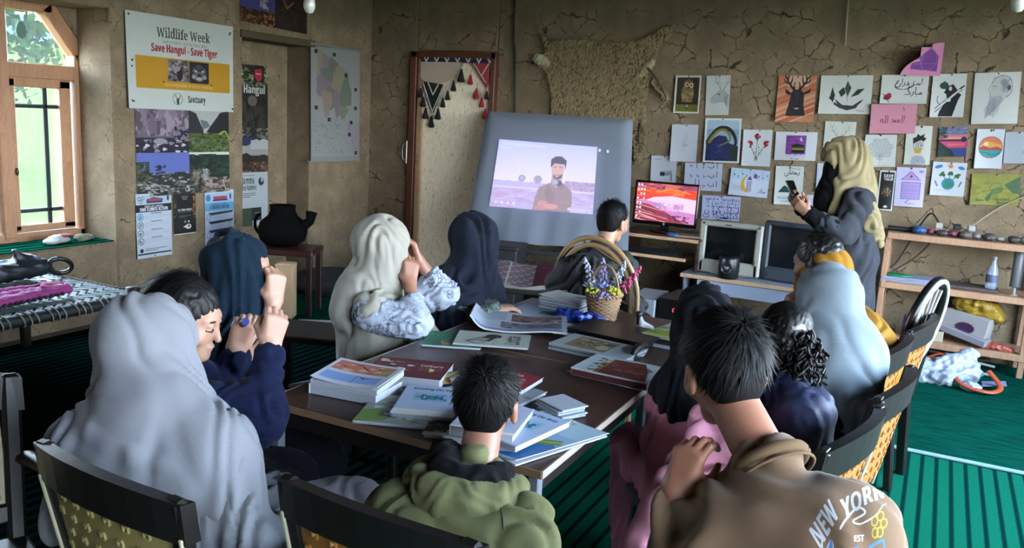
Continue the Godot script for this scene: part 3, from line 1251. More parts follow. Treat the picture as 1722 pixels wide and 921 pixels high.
func drawing(id: String) -> Pic:
	var ink = K("26262c")
	var grey = K("8f9298")
	var white = K("dcdcd6")
	var p: Pic
	match id:
		"owl":
			p = pic(180, 256, K("d8d3c2"))
			p.rect(0.07, 0.05, 0.86, 0.9, K("31281d"))
			p.rect(0.07, 0.76, 0.86, 0.19, K("6c6a25"))
			p.oval(0.5, 0.48, 0.24, 0.26, K("8b744a"))
			p.blobs(0.3, 0.35, 0.4, 0.36, 90, [K("5c4828"), K("b39b6b"), K("77603a")], 0.035)
			p.oval(0.52, 0.23, 0.19, 0.13, K("6d5936"))
			p.oval(0.45, 0.24, 0.09, 0.07, K("b7a379"))
			p.oval(0.63, 0.26, 0.08, 0.07, K("cfc2a0"))
			p.oval(0.46, 0.24, 0.03, 0.025, K("17120c"))
			p.oval(0.63, 0.26, 0.03, 0.025, K("17120c"))
			p.poly(pv([0.54, 0.26, 0.58, 0.33, 0.5, 0.31]), K("241b10"))
			p.line(pv([0.1, 0.74, 0.9, 0.7]), 10, K("241a10"))
			p.poly(pv([0.38, 0.7, 0.6, 0.7, 0.5, 0.92]), K("2c2116"))
			p.oval(0.5, 0.8, 0.05, 0.04, K("a39a80"))
		"stag_sketch":
			p = pic(180, 290, K("d3d5cd"))
			p.poly(pv([0.2, 0.58, 0.55, 0.4, 0.75, 0.36, 0.98, 0.5, 0.98, 0.8, 0.78, 0.66, 0.4, 0.68, 0.22, 0.66]), K("b2b6b4"))
			p.curve(pv([0.2, 0.58, 0.55, 0.4, 0.75, 0.36]), 2, K("5f676b"))
			p.curve(pv([0.2, 0.62, 0.3, 0.69, 0.75, 0.66, 0.95, 0.85]), 2, K("6d7478"))
			p.oval(0.55, 0.47, 0.04, 0.02, K("4d5459"))
			stag(p, 0.68, 0.35, 0.75, K("7d8588"), 3)
			for i in 20:
				p.line(pv([0.7 + p.r.randf() * 0.25, 0.45 + p.r.randf() * 0.1, 0.75 + p.r.randf() * 0.2, 0.6 + p.r.randf() * 0.2]), 1, K("7d8588"))
		"stag_painting":
			p = pic(236, 296, K("cf8460"))
			for i in 60:
				var y = p.r.randf() * 1.3 - 0.15
				p.line(pv([0, y, 1, y - 0.35]), 4 + p.r.randi() % 8, [K("d99a78"), K("c87651"), K("bb6240"), K("e0ac8c")][p.r.randi() % 4])
			p.rect(0.25, 0, 0.55, 0.24, K("dcb090"))
			stag(p, 0.5, 0.32, 0.72, K("231d1f"), 9)
			p.poly(pv([0.42, 0.3, 0.6, 0.3, 0.7, 0.38, 0.7, 0.6, 0.76, 0.86, 0.26, 0.87, 0.28, 0.75, 0.34, 0.55, 0.36, 0.38]), K("292327"))
			p.poly(pv([0.38, 0.38, 0.2, 0.28, 0.22, 0.38, 0.32, 0.42]), K("292327"))
			p.poly(pv([0.66, 0.38, 0.88, 0.27, 0.84, 0.37, 0.7, 0.41]), K("292327"))
			p.poly(pv([0.46, 0.36, 0.58, 0.36, 0.54, 0.6]), K("3b3032"))
			p.oval(0.53, 0.7, 0.06, 0.025, K("b3a8a4"))
			p.oval(0.53, 0.66, 0.08, 0.03, K("171316"))
			p.line(pv([0.8, 0.86, 0.94, 0.86]), 3, ink)
		"fish_leaf":
			p = pic(290, 226, K("d9d8cf"))
			var dg = K("27352c")
			p.curve(pv([0.3, 0.72, 0.42, 0.82, 0.6, 0.84, 0.74, 0.76, 0.84, 0.62]), 9, K("2d2c33"), 3)
			p.poly(pv([0.3, 0.6, 0.45, 0.76, 0.65, 0.78, 0.82, 0.62, 0.72, 0.84, 0.55, 0.9, 0.4, 0.84]), K("3a3640"))
			p.poly(pv([0.36, 0.42, 0.46, 0.3, 0.5, 0.46, 0.42, 0.56]), dg)
			p.poly(pv([0.52, 0.14, 0.6, 0.32, 0.54, 0.56, 0.48, 0.34]), K("34453a"))
			p.poly(pv([0.86, 0.34, 0.72, 0.36, 0.6, 0.56, 0.74, 0.5]), dg)
			p.poly(pv([0.24, 0.3, 0.3, 0.52, 0.26, 0.72, 0.21, 0.5]), K("212a25"))
			p.poly(pv([0.2, 0.52, 0.3, 0.62, 0.24, 0.64, 0.19, 0.6]), K("212a25"))
			p.curve(pv([0.54, 0.2, 0.53, 0.5, 0.55, 0.66]), 2, K("76887b"))
			p.line(pv([0.72, 0.9, 0.88, 0.92]), 2, ink)
		"calligraphy":
			p = pic(260, 172, K("dcdad2"))
			urdu(p, "alif s t n d re alif n", 0.86, 0.34, 0.15, ink, 3.0)
			urdu(p, "m b alif re k sp", 0.88, 0.66, 0.17, ink, 3.0)
			p.curve(pv([0.36, 0.2, 0.3, 0.42, 0.5, 0.5, 0.68, 0.34]), 5, ink, 2)
			for q in [[0.14, 0.72], [0.2, 0.74], [0.17, 0.8], [0.12, 0.8], [0.19, 0.68]]:
				p.oval(q[0], q[1], 0.045, 0.06, [K("b02338"), K("8c1327"), K("c93a4c")][p.r.randi() % 3])
			p.line(pv([0.06, 0.66, 0.1, 0.72, 0.07, 0.8, 0.17, 0.88, 0.2, 0.94]), 3, K("2e5a38"))
		"pink":
			p = pic(256, 176, K("dc93a4"))
			urdu(p, "alif lam h m d sp lam lam he", 0.74, 0.6, 0.16, K("7a2e63"), 3.0)
			p.line(pv([0.7, 0.12, 0.73, 0.22]), 3, K("7a2e63"))
		"couple":
			p = pic(200, 280, K("dad8d2"))
			var bk = K("17181c")
			p.poly(pv([0.28, 0.86, 0.24, 0.98, 0.66, 0.98, 0.8, 0.6, 0.88, 0.48, 0.7, 0.4, 0.5, 0.55]), bk)
			p.poly(pv([0.42, 0.3, 0.62, 0.24, 0.74, 0.36, 0.8, 0.5, 0.46, 0.56]), bk)
			p.oval(0.5, 0.4, 0.14, 0.07, bk)
			p.oval(0.55, 0.34, 0.05, 0.05, K("e6c9bd"))
			p.oval(0.34, 0.36, 0.07, 0.06, K("e6dcd4"))
			p.oval(0.36, 0.27, 0.13, 0.08, K("184a33"))
			p.poly(pv([0.24, 0.27, 0.36, 0.16, 0.5, 0.27]), K("184a33"))
			p.line(pv([0.2, 0.5, 0.18, 0.62, 0.3, 0.74, 0.16, 0.82]), 3, bk)
			p.line(pv([0.14, 0.84, 0.86, 0.34]), 12, K("dedcd8"))
			p.line(pv([0.14, 0.88, 0.9, 0.36]), 3, bk)
			p.line(pv([0.13, 0.8, 0.86, 0.31]), 3, bk)
			p.line(pv([0.84, 0.34, 0.94, 0.28]), 7, bk)
			p.oval(0.52, 0.6, 0.07, 0.04, K("dedcd8"))
		"bearded":
			p = pic(230, 290, K("d7d4cd"))
			var gs = K("8c8e94")
			p.poly(pv([0.4, 0.1, 0.6, 0.06, 0.76, 0.16, 0.8, 0.34, 0.7, 0.5, 0.5, 0.72, 0.3, 0.86, 0.33, 0.62, 0.36, 0.48]), K("c3c1bd"))
			p.poly(pv([0.36, 0.48, 0.6, 0.44, 0.66, 0.54, 0.5, 0.72, 0.28, 0.9, 0.31, 0.7]), K("a9a9ac"))
			for i in 60:
				var x = p.r.randf_range(0.3, 0.6)
				p.line([v2(x, p.r.randf_range(0.5, 0.7)), v2(x - 0.05, p.r.randf_range(0.7, 0.88))], 1, gs)
			p.curve(pv([0.44, 0.12, 0.6, 0.06, 0.78, 0.14, 0.82, 0.36, 0.72, 0.48]), 4, gs)
			p.curve(pv([0.44, 0.12, 0.37, 0.24, 0.33, 0.36, 0.37, 0.4, 0.35, 0.48]), 2, K("6b6c72"))
			for i in 40:
				p.line([v2(p.r.randf_range(0.56, 0.78), p.r.randf_range(0.1, 0.25)), v2(p.r.randf_range(0.6, 0.8), p.r.randf_range(0.25, 0.42))], 2, gs)
			p.oval(0.76, 0.3, 0.04, 0.05, K("55565c"))
			p.line(pv([0.41, 0.27, 0.5, 0.27]), 2, ink)
		"blank":
			p = pic(170, 236, K("cfd1d8"))
			for i in 14:
				scribble(p, 0.35, 0.15, 0.3, 0.6, 4, K("b9bcc4"))
			scribble(p, 0.45, 0.52, 0.2, 0.1, 8, K("9ea2ac"), 2)
		"blue_arch":
			p = pic(220, 270, K("dfe0dc"))
			p.rect(0.06, 0.04, 0.88, 0.92, K("8ba6bc"))
			p.rect(0.06, 0.04, 0.88, 0.2, K("a9bccb"))
			p.poly(pv([0.06, 0.56, 0.4, 0.38, 0.6, 0.4, 0.7, 0.56, 0.94, 0.62, 0.94, 0.96, 0.06, 0.96]), K("1b2350"))
			p.curve(pv([0.1, 0.55, 0.3, 0.3, 0.52, 0.2, 0.75, 0.3, 0.87, 0.5, 0.84, 0.62]), 22, K("15181d"), 12)
			p.curve(pv([0.14, 0.54, 0.32, 0.33, 0.52, 0.25, 0.68, 0.36, 0.7, 0.5, 0.42, 0.62]), 16, K("75752f"), 6)
			p.curve(pv([0.2, 0.5, 0.4, 0.3, 0.58, 0.3]), 5, K("a09a48"))
			p.oval(0.41, 0.64, 0.02, 0.015, K("e8e4d0"))
			p.rect(0.7, 0.62, 0.24, 0.34, K("1b2a26"))
			p.blobs(0.08, 0.6, 0.6, 0.34, 40, [K("1d2a63"), K("16204a"), K("243578")], 0.05)
		"red_flowers":
			p = pic(190, 244, K("d3d6d8"))
			for q in [[0.5, 0.18], [0.24, 0.38], [0.82, 0.37]]:
				p.curve([v2(q[0], q[1]), v2(lerpf(q[0], 0.48, 0.6), q[1] + 0.25), v2(0.48, 0.8)], 3, K("3e5a44"))
				for i in 9:
					var a = p.r.randf() * TAU
					p.oval(q[0] + cos(a) * 0.065, q[1] + sin(a) * 0.045, 0.05, 0.035, [K("b51b2b"), K("8e1120"), K("cf3440")][i % 3])
				p.oval(q[0] + (0.48 - q[0]) * 0.12, q[1] + 0.08, 0.03, 0.035, K("23402c"))
			for i in 12:
				p.oval(p.r.randf_range(0.38, 0.66), p.r.randf_range(0.44, 0.76), 0.022, 0.012, K("4f6a55"), p.r.randf() * 3)
			p.line(pv([0.42, 0.84, 0.47, 0.72, 0.48, 0.86, 0.52, 0.74, 0.54, 0.84]), 2, K("333b38"))
			p.line(pv([0.1, 0.9, 0.22, 0.86]), 1, ink)
		"kaaba":
			p = pic(250, 176, K("d9d7da"))
			p.rect(0.26, 0.12, 0.48, 0.72, K("80408f"))
			p.blobs(0.27, 0.14, 0.46, 0.4, 30, [K("8a4d9c"), K("743a84")], 0.06)
			p.oval(0.64, 0.25, 0.045, 0.065, K("e3d9e6"))
			p.oval(0.665, 0.235, 0.035, 0.055, K("80408f"))
			p.poly(pv([0.4, 0.46, 0.54, 0.41, 0.71, 0.46, 0.7, 0.72, 0.41, 0.72]), K("1c1a18"))
			p.rect(0.41, 0.57, 0.29, 0.05, K("a3913f"))
			p.rect(0.41, 0.52, 0.29, 0.02, K("6d6230"))
			for i in 12:
				p.oval(0.28 + i * 0.04, 0.8 + 0.03 * p.r.randf(), 0.03, 0.04, K("cfc9d6"))
			p.line(pv([0.3, 0.2, 0.42, 0.2]), 3, K("4f245e"))
			p.line(pv([0.4, 0.93, 0.58, 0.94]), 3, K("4a4a50"))
		"antlers":
			p = pic(180, 236, K("d6d6ca"))
			stag(p, 0.5, 0.42, 0.75, K("9b9d94"), 3)
			p.oval(0.5, 0.52, 0.1, 0.12, K("b7b8ae"))
			scribble(p, 0.3, 0.4, 0.4, 0.4, 14, K("a6a89e"))
		"leaf":
			p = pic(180, 200, K("d2d2cc"))
			var lf = []
			for i in 44:
				var a = TAU * i / 44
				var g = 0.3 + 0.1 * absf(sin(a * 3.5)) + 0.02 * sin(a * 17)
				lf.append(v2(0.5 + sin(a) * g, 0.44 - cos(a) * g * 0.85))
			p.poly(lf, K("c0c0be"))
			lf.append(lf[0])
			p.line(lf, 2, K("8f9092"))
			for i in 9:
				var a = -1.9 + i * 0.47
				p.line([v2(0.5, 0.7), v2(0.5 + sin(a) * 0.33, 0.44 - cos(a) * 0.3)], 2, K("9a9b9d"))
			p.line(pv([0.5, 0.6, 0.5, 0.95]), 3, K("8f9092"))
			for i in 12:
				p.line(pv([0.1 + p.r.randf() * 0.7, 0.97, 0.2 + p.r.randf() * 0.7, 0.94]), 1, K("a5a5a2"))
		"masked_boy":
			p = pic(150, 236, K("d5d4c8"))
			p.poly(pv([0.26, 0.98, 0.3, 0.82, 0.42, 0.76, 0.66, 0.76, 0.8, 0.84, 0.84, 0.98]), K("a9adb8"))
			p.oval(0.5, 0.5, 0.2, 0.2, K("c3b6ae"))
			p.poly(pv([0.3, 0.46, 0.28, 0.32, 0.42, 0.28, 0.44, 0.2, 0.56, 0.26, 0.72, 0.2, 0.68, 0.28, 0.8, 0.32, 0.7, 0.4, 0.6, 0.36, 0.4, 0.42]), K("1d1f26"))
			p.poly(pv([0.34, 0.58, 0.66, 0.58, 0.62, 0.7, 0.4, 0.7]), K("c8a83c"))
			for x in [0.42, 0.6]:
				p.oval(x, 0.5, 0.075, 0.05, K("dfe1e4"))
				p.ring(x, 0.5, 0.08, 0.055, 2, K("3a4d66"))
				p.oval(x + 0.01, 0.5, 0.025, 0.025, K("20252d"))
			p.oval(0.54, 0.88, 0.02, 0.014, K("b64b5c"))
		"sunset":
			p = pic(190, 220, K("6c7896"))
			p.rect(0, 0.26, 1, 0.16, K("d6708a"))
			p.rect(0, 0.34, 1, 0.1, K("e79a7c"))
			p.rect(0, 0.42, 1, 0.06, K("3b2c46"))
			p.rect(0, 0.48, 1, 0.22, K("d24a7a"))
			p.rect(0.3, 0.56, 0.6, 0.07, K("e8785e"))
			p.rect(0, 0.7, 1, 0.3, K("3d4a86"))
			p.poly(pv([0, 0.45, 0.2, 0.6, 0.5, 0.8, 0.6, 1, 0, 1]), K("1f2f2c"))
			p.oval(0.88, 0.42, 0.1, 0.09, K("2f2436"))
			p.blobs(0, 0, 0.3, 0.4, 50, [K("222b2c"), K("31403c")], 0.05)
			p.blobs(0.3, 0.02, 0.7, 0.2, 20, [K("5a6a90"), K("8590ab")], 0.09, 0.3)
		"round_sunset":
			p = pic(150, 240, K("d6d6dc"))
			p.oval(0.53, 0.46, 0.42, 0.27, K("dc7a4a"))
			p.poly(pv([0.13, 0.41, 0.4, 0.3, 0.7, 0.36, 0.94, 0.4, 0.94, 0.48, 0.12, 0.5]), K("e2a452"))
			p.poly(pv([0.12, 0.48, 0.3, 0.42, 0.5, 0.48, 0.75, 0.44, 0.95, 0.5, 0.9, 0.58, 0.15, 0.58]), K("b94b3f"))
			p.poly(pv([0.12, 0.5, 0.35, 0.54, 0.6, 0.52, 0.94, 0.54, 0.86, 0.64, 0.68, 0.71, 0.4, 0.71, 0.2, 0.63]), K("3f9a9c"))
			p.curve(pv([0.16, 0.58, 0.4, 0.6, 0.6, 0.66, 0.88, 0.6]), 3, K("1c5b60"))
			p.oval(0.36, 0.38, 0.09, 0.05, K("f0d9b0"))
			p.ring(0.53, 0.46, 0.42, 0.27, 2, K("2c2a2e"))
			p.oval(0.5, 0.04, 0.04, 0.025, ink)
		"edge":
			p = pic(150, 196, K("b4b8c0"))
			p.oval(0.82, 0.5, 0.1, 0.08, K("2d4a86"))
			scribble(p, 0.6, 0.35, 0.35, 0.35, 8, K("7f8aa6"), 2)
		"earth":
			p = pic(200, 220, K("d0d0d6"))
			p.oval(0.18, 0.14, 0.12, 0.05, K("3f7fae"), -0.3)
			p.oval(0.84, 0.16, 0.1, 0.05, K("3f7fae"), 0.3)
			p.oval(0.53, 0.12, 0.07, 0.06, K("d08a3c"))
			p.oval(0.5, 0.64, 0.19, 0.17, K("2f83a6"))
			for q in [[0.44, 0.58], [0.58, 0.66], [0.48, 0.72]]:
				p.oval(q[0], q[1], 0.07, 0.05, K("3f8a4a"))
			for q in [[0.32, 0.36], [0.54, 0.34], [0.74, 0.4]]:
				p.line([v2(q[0], q[1]), v2(lerpf(q[0], 0.5, 0.45), 0.5)], 4, K("5a7a48"))
				for i in 8:
					p.oval(q[0] + p.r.randf_range(-0.07, 0.07), q[1] + p.r.randf_range(-0.05, 0.04), 0.04, 0.035, [K("3a6b3c"), K("2c5432")][i % 2])
			for d in [-1, 1]:
				p.line(pv([0.5 + d * 0.3, 0.72, 0.5 + d * 0.38, 0.56]), 2, K("343a38"))
				for i in 4:
					p.oval(0.5 + d * (0.32 + i * 0.02), 0.7 - i * 0.04, 0.03, 0.012, K("343a38"), d * 0.7)
			p.lines(0.1, 0.84, 0.45, 0.1, 2, K("8a8a94"))
		"house":
			p = pic(170, 240, K("cdc3df"))
			var pu = K("7d55ad")
			p.poly(pv([0.18, 0.32, 0.5, 0.1, 0.84, 0.32]), K("b799cf"))
			p.line(pv([0.18, 0.32, 0.5, 0.1, 0.84, 0.32, 0.18, 0.32]), 3, pu)
			p.rect(0.22, 0.38, 0.62, 0.42, K("b6a0d2"))
			p.line(pv([0.22, 0.38, 0.84, 0.38, 0.84, 0.8, 0.22, 0.8, 0.22, 0.38]), 4, pu)
			for i in 9:
				p.line(pv([0.27 + i * 0.065, 0.42, 0.27 + i * 0.065, 0.76]), 2, K("8d6bb8"))
				p.line(pv([0.25, 0.44 + i * 0.038, 0.8, 0.44 + i * 0.038]), 1, K("8d6bb8"))
			p.oval(0.52, 0.23, 0.04, 0.03, K("8c2350"))
			p.oval(0.84, 0.1, 0.08, 0.03, K("7f96c0"))
			p.curve(pv([0.5, 0.82, 0.4, 0.9, 0.7, 0.92]), 3, pu)
			p.oval(0.5, 0.03, 0.03, 0.02, ink)
		"tiger":
			p = pic(110, 290, K("d8d8d2"))
			p.rect(0.08, 0.04, 0.84, 0.92, K("15161a"))
			p.text("SAVE", 0.56, 0.13, 0.075, K("e6e4de"), 0.6)
			p.text("TIGER", 0.56, 0.21, 0.075, K("e6e4de"), 0.6)
			p.oval(0.5, 0.52, 0.3, 0.15, K("3c2f22"))
			for i in 16:
				var a = p.r.randf_range(-0.2, 0.2)
				p.line(pv([0.5 + a, 0.4 + p.r.randf() * 0.2, 0.5 + a * 1.6, 0.44 + p.r.randf() * 0.2]), 3, [K("a77a42"), K("c9b79a"), K("17130f")][i % 3])
			p.oval(0.55, 0.9, 0.12, 0.03, K("d8d8d2"))
		"green":
			p = pic(256, 184, K("8c8a37"))
			p.blobs(0, 0, 1, 1, 60, [K("96923c"), K("827f32"), K("8f8d3e")], 0.1)
			p.poly(pv([0.68, 0.34, 1, 0.05, 1, 0.62, 0.86, 0.6]), K("4c6b4a"))
			p.poly(pv([0.42, 0.5, 0.62, 0.38, 0.66, 0.56, 0.4, 0.72]), K("5d7a42"))
			p.poly(pv([0.3, 0.78, 0.44, 0.56, 0.42, 0.76, 0.36, 0.9]), K("3f5c33"))
			p.curve(pv([0.22, 0.58, 0.44, 0.52, 0.7, 0.46, 0.95, 0.36]), 2, K("3d4a28"))
			p.ring(0.52, 0.44, 0.12, 0.16, 2, K("54602c"))
			p.text("International", 0.64, 0.8, 0.1, K("2a2f18"), 0.32)
			p.text("day of peace", 0.7, 0.91, 0.09, K("2a2f18"), 0.3)
			p.text("Thanks", 0.2, 0.84, 0.08, K("2a2f18"), 0.16)
		"cannon":
			p = pic(180, 200, K("ccced6"))
			p.line(pv([0.16, 0.12, 0.4, 0.12]), 2, K("55565c"))
			p.rect(0.36, 0.56, 0.18, 0.13, K("20222a"))
			p.poly(pv([0.54, 0.57, 0.8, 0.52, 0.84, 0.84, 0.78, 0.84, 0.75, 0.66, 0.54, 0.68]), K("8c90a4"))
			p.line(pv([0.36, 0.56, 0.8, 0.5, 0.85, 0.9]), 2, K("3c3f4c"))
		"alphabet":
			p = pic(256, 186, K("c5c9dd"))
			var bl = K("2a2c48")
			for q in [["alif", 0.86, 0.18], ["be", 0.76, 0.14], ["alif", 0.5, 0.18], ["alif", 0.32, 0.18], ["b", 0.2, 0.1], ["alif", 0.86, 0.5], ["be", 0.78, 0.48], ["b", 0.56, 0.48], ["b", 0.4, 0.48], ["b", 0.22, 0.48], ["alif", 0.86, 0.84], ["be", 0.78, 0.8], ["b", 0.56, 0.82], ["alif", 0.4, 0.8], ["alif", 0.3, 0.8]]:
				urdu(p, q[0], q[1], q[2], 0.17, bl, 3.0)
		"blue_text":
			p = pic(270, 172, K("c7caea"))
			var bl = K("2c2f6e")
			for i in 3:
				var x = 0.95
				while x > 0.1:
					var g: String = ["alif", "lam", "m", "be", "s", "he", "d", "re", "n", "k"][p.r.randi() % 10]
					urdu(p, g, x, 0.16 + i * 0.15, 0.09, bl, 2.0)
					x -= p.r.randf_range(0.05, 0.1)
			for i in 2:
				var x = 0.95
				while x > 0.12:
					var g: String = ["alif", "lam", "be", "lam", "alif", "k", "n"][p.r.randi() % 7]
					urdu(p, g, x, 0.68 + i * 0.2, 0.17, bl, 3.0)
					x -= p.r.randf_range(0.07, 0.13)
			p.oval(0.62, 0.9, 0.1, 0.04, bl)
		"crescent":
			p = pic(256, 184, K("ccd2e2"))
			p.rect(0, 0, 1, 0.4, K("bccbe0"))
			p.oval(0.46, 0.56, 0.17, 0.3, K("dba92e"))
			p.oval(0.52, 0.5, 0.15, 0.26, K("ccd2e2"))
			p.rect(0.45, 0.4, 0.11, 0.42, K("d8d3e2"))
			for i in 4:
				p.rect(0.455 + i * 0.028, 0.5, 0.012, 0.32, [K("7a2e4e"), K("4d3b78")][i % 2])
			p.poly(pv([0.44, 0.4, 0.5, 0.25, 0.57, 0.4]), K("474a70"))
			p.line(pv([0.44, 0.46, 0.57, 0.46]), 4, K("3e3358"))
			p.rect(0.6, 0.36, 0.07, 0.46, K("d4d4e8"))
			p.oval(0.64, 0.24, 0.05, 0.08, K("6a4c80"))
			p.line(pv([0.59, 0.3, 0.7, 0.3]), 4, K("7c4b62"))
			for i in 9:
				var q = v2(0.08 + i * 0.105, 0.22 + 0.06 * sin(i * 2.1))
				p.line([v2(q.x, 0.05), q], 1, K("69829c"))
				p.poly([q, q + v2(0.04, 0), q + v2(0.02, 0.08)], [K("35557e"), K("4f7a86")][i % 2])
			for i in 3:
				p.line(pv([0.1, 0.64 + i * 0.06, 0.36, 0.67 + i * 0.06]), 2, K("737c93"))
			urdu(p, "m b k re", 0.92, 0.82, 0.1, K("54607e"), 2.0)
			p.line(pv([0.76, 0.74, 0.96, 0.8]), 2, K("737c93"))
		"ramadan":
			p = pic(180, 256, K("d3d6d0"))
			urdu(p, "re m sad alif n", 0.84, 0.2, 0.21, K("34363c"), 3.0)
			p.line(pv([0.4, 0.05, 0.86, 0.07]), 3, K("75787c"))
			p.line(pv([0.3, 0.3, 0.62, 0.3]), 2, K("8d9094"))
			p.poly(pv([0.12, 0.68, 0.3, 0.52, 0.36, 0.5, 0.44, 0.54, 0.56, 0.68]), K("17433d"))
			p.oval(0.68, 0.48, 0.04, 0.06, K("9a9c98"))
			p.line(pv([0.68, 0.38, 0.68, 0.44]), 2, K("6a6c70"))
			p.rect(0.06, 0.73, 0.86, 0.005, K("8d9094"))
			p.text("RAMADAN", 0.44, 0.82, 0.07, K("8a93a8"), 0.68)
			p.text("mubarak", 0.5, 0.9, 0.06, K("8a93a8"), 0.55)
		"gate":
			p = pic(170, 200, K("c9cbd8"))
			var nk = K("23263c")
			p.line(pv([0.28, 0.84, 0.3, 0.34]), 3, nk)
			p.blobs(0.08, 0.72, 0.6, 0.18, 30, [nk, K("44486a")], 0.05)
			for i in 9:
				p.line(pv([0.12 + i * 0.06, 0.86, 0.1 + i * 0.07, 0.5 + 0.2 * p.r.randf()]), 2, nk)
			p.rect(0.46, 0.3, 0.3, 0.05, nk)
		_:
			p = pic(150, 120, K("c6c8dc"))
			p.lines(0.15, 0.3, 0.6, 0.4, 3, K("7a7f9c"))
	p.grain(0.035)
	return p

# a sheet of paper fixed at its top edge: it bows a little away from the wall
func paper(called: String, label: String, cat: String, at: Vector3, w: float, h: float, turn: float, pr: Array, basis := BI, bow := 0.012, group := "") -> MeshInstance3D:
	var st = mb()
	var ph = rng.randf() * 6.0
	var b = Basis(v3(0, 0, 1), deg_to_rad(turn))
	sheet(st, func(u, v): return b * v3((u - 0.5) * w, (0.5 - v) * h, bow * (0.25 + 0.75 * v * v) * (0.8 + 0.4 * sin(u * 4.0 + ph)) + 0.3 * bow * sin(u * PI + ph) * v), 6, 8, 0.0007, pr[1], Rect2(0.0001, 0.0001, 0.0003, 0.0003))
	var o = solo(called, label, cat, st, pr[0], at, 0.0, group)
	o.basis = basis
	return o

func build_wall_things() -> void:
	var rows = [
		["owl", -1.969, 1.858, 0.218, 0.311, 1.4, "painting", "dark painting of a perched brown owl on the mud wall"],
		["stag_sketch", -1.716, 1.860, 0.199, 0.321, 3.0, "drawing", "faint pencil sketch of a stag's head beside the owl painting"],
		["stag_painting", -1.102, 1.857, 0.291, 0.361, 1.8, "painting", "orange painting of a black stag's head on the mud wall"],
		["fish_leaf", -0.743, 1.902, 0.377, 0.293, 1.9, "drawing", "wide white sheet with dark curling leaf shapes beside the orange stag"],
		["calligraphy", -0.340, 1.956, 0.322, 0.213, 1.9, "drawing", "white sheet of black Urdu calligraphy with a red rose"],
		["couple", -0.044, 1.922, 0.223, 0.313, 2.8, "drawing", "drawing of an embracing couple in black with a green turban"],
		["bearded", 0.261, 1.915, 0.291, 0.364, 3.5, "drawing", "large pencil portrait of a bearded man in profile"],
		["blank", -1.957, 1.460, 0.226, 0.310, 2.0, "drawing", "nearly blank white sheet below the owl painting"],
		["blue_arch", -1.644, 1.501, 0.297, 0.361, 2.2, "painting", "deep blue painting of a bending green figure with white border"],
		["red_flowers", -1.360, 1.459, 0.233, 0.294, 2.2, "drawing", "white sheet with three red carnations"],
		["kaaba", -1.063, 1.492, 0.320, 0.225, 2.3, "drawing", "white sheet with a purple square picture of a black cube shrine"],
		["antlers", -0.747, 1.559, 0.229, 0.285, 1.3, "drawing", "faint antler sketch just behind the teacher's head scarf"],
		["leaf", -0.447, 1.498, 0.224, 0.243, 3.7, "drawing", "grey pencil drawing of a lobed tree leaf below the pink sheet"],
		["masked_boy", -0.194, 1.555, 0.176, 0.288, 2.5, "drawing", "drawing of a black-haired cartoon child with a yellow beak-like mask"],
		["sunset", 0.030, 1.595, 0.187, 0.217, 4.5, "painting", "small pink and purple sunset lake painting"],
		["round_sunset", 0.270, 1.560, 0.176, 0.283, 3.0, "drawing", "white sheet with a round orange and teal sunset"],
		["edge", 0.448, 1.579, 0.174, 0.223, 4.0, "drawing", "grey sheet with a blue mark at the right end of the wall"],
		["earth", 0.038, 1.324, 0.226, 0.248, 1.4, "drawing", "drawing of a blue globe sprouting green trees"],
		["house", -0.210, 1.244, 0.203, 0.296, 2.2, "drawing", "lilac sheet with a purple hatched house"],
		["tiger", -0.369, 1.205, 0.111, 0.304, 1.5, "poster", "narrow black poster reading SAVE TIGER behind the teacher's back"],
		["green", 0.345, 1.274, 0.310, 0.226, 3.5, "drawing", "olive green sheet about the International day of peace"],
		["cannon", -2.115, 1.221, 0.227, 0.249, 2.4, "drawing", "pale sheet with a dark cylinder sketch above the flat monitor"],
		["alphabet", -1.771, 1.193, 0.317, 0.229, 2.4, "drawing", "pale blue sheet with rows of Urdu alphabet letters"],
		["blue_text", -1.600, 0.950, 0.322, 0.203, 1.9, "drawing", "lavender sheet densely written in dark blue Urdu above the white monitor"],
		["crescent", -1.392, 1.177, 0.314, 0.222, -1.0, "drawing", "blue festive sheet with a yellow crescent and minarets"],
		["ramadan", -1.080, 1.181, 0.219, 0.309, 2.8, "drawing", "tall white sheet with Ramadan greeting and a dark green dome"],
		["gate", -0.786, 1.269, 0.188, 0.219, 2.4, "drawing", "white sheet with dark ink reeds partly behind the teacher"],
		["scrap", -0.853, 1.060, 0.161, 0.129, 2.0, "note", "small lined scrap of paper behind the teacher's hands"],
	]
	var pin_m = mat(K("1c1c1e"), 0.5)
	var i = 0
	for r in rows:
		var z: float = ROOM_B + 0.012 + (0.006 if r[0] in ["blank", "alphabet", "round_sunset"] else 0.0)
		var o = paper("wall_" + str(r[6]), r[7], r[6], v3(r[1], r[2], z), r[3] * 0.985, r[4] * 0.985, r[5], printed(drawing(r[0])), BI, 0.016)
		var st = mb()
		ball(st, v3(0.01 * sin(i * 3.0), r[4] * 0.47, 0.009), v3(0.006, 0.006, 0.004), 8)
		part(o, "pin", st, pin_m)
		i += 1
	var pk = paper("wall_drawing", "pink sheet with purple calligraphy overlapping the sheet with the rose", "drawing", v3(-0.386, 1.738, ROOM_B + 0.045), 0.312, 0.215, 2.8, printed(drawing("pink")), BI, 0.014)
	# a pink drawing that has come loose: its upper left corner curls down off the wall
	var cp = pic(256, 220, K("e08fb4"))
	var pu = K("7c3f8f")
	cp.poly(pv([0.3, 0.14, 0.62, 0.1, 0.9, 0.4, 0.9, 0.86, 0.24, 0.8, 0.22, 0.62, 0.46, 0.56]), pu)
	cp.ring(0.66, 0.5, 0.2, 0.32, 4, K("9a63ad"))
	cp.line(pv([0.5, 0.16, 0.52, 0.84]), 4, K("9a63ad"))
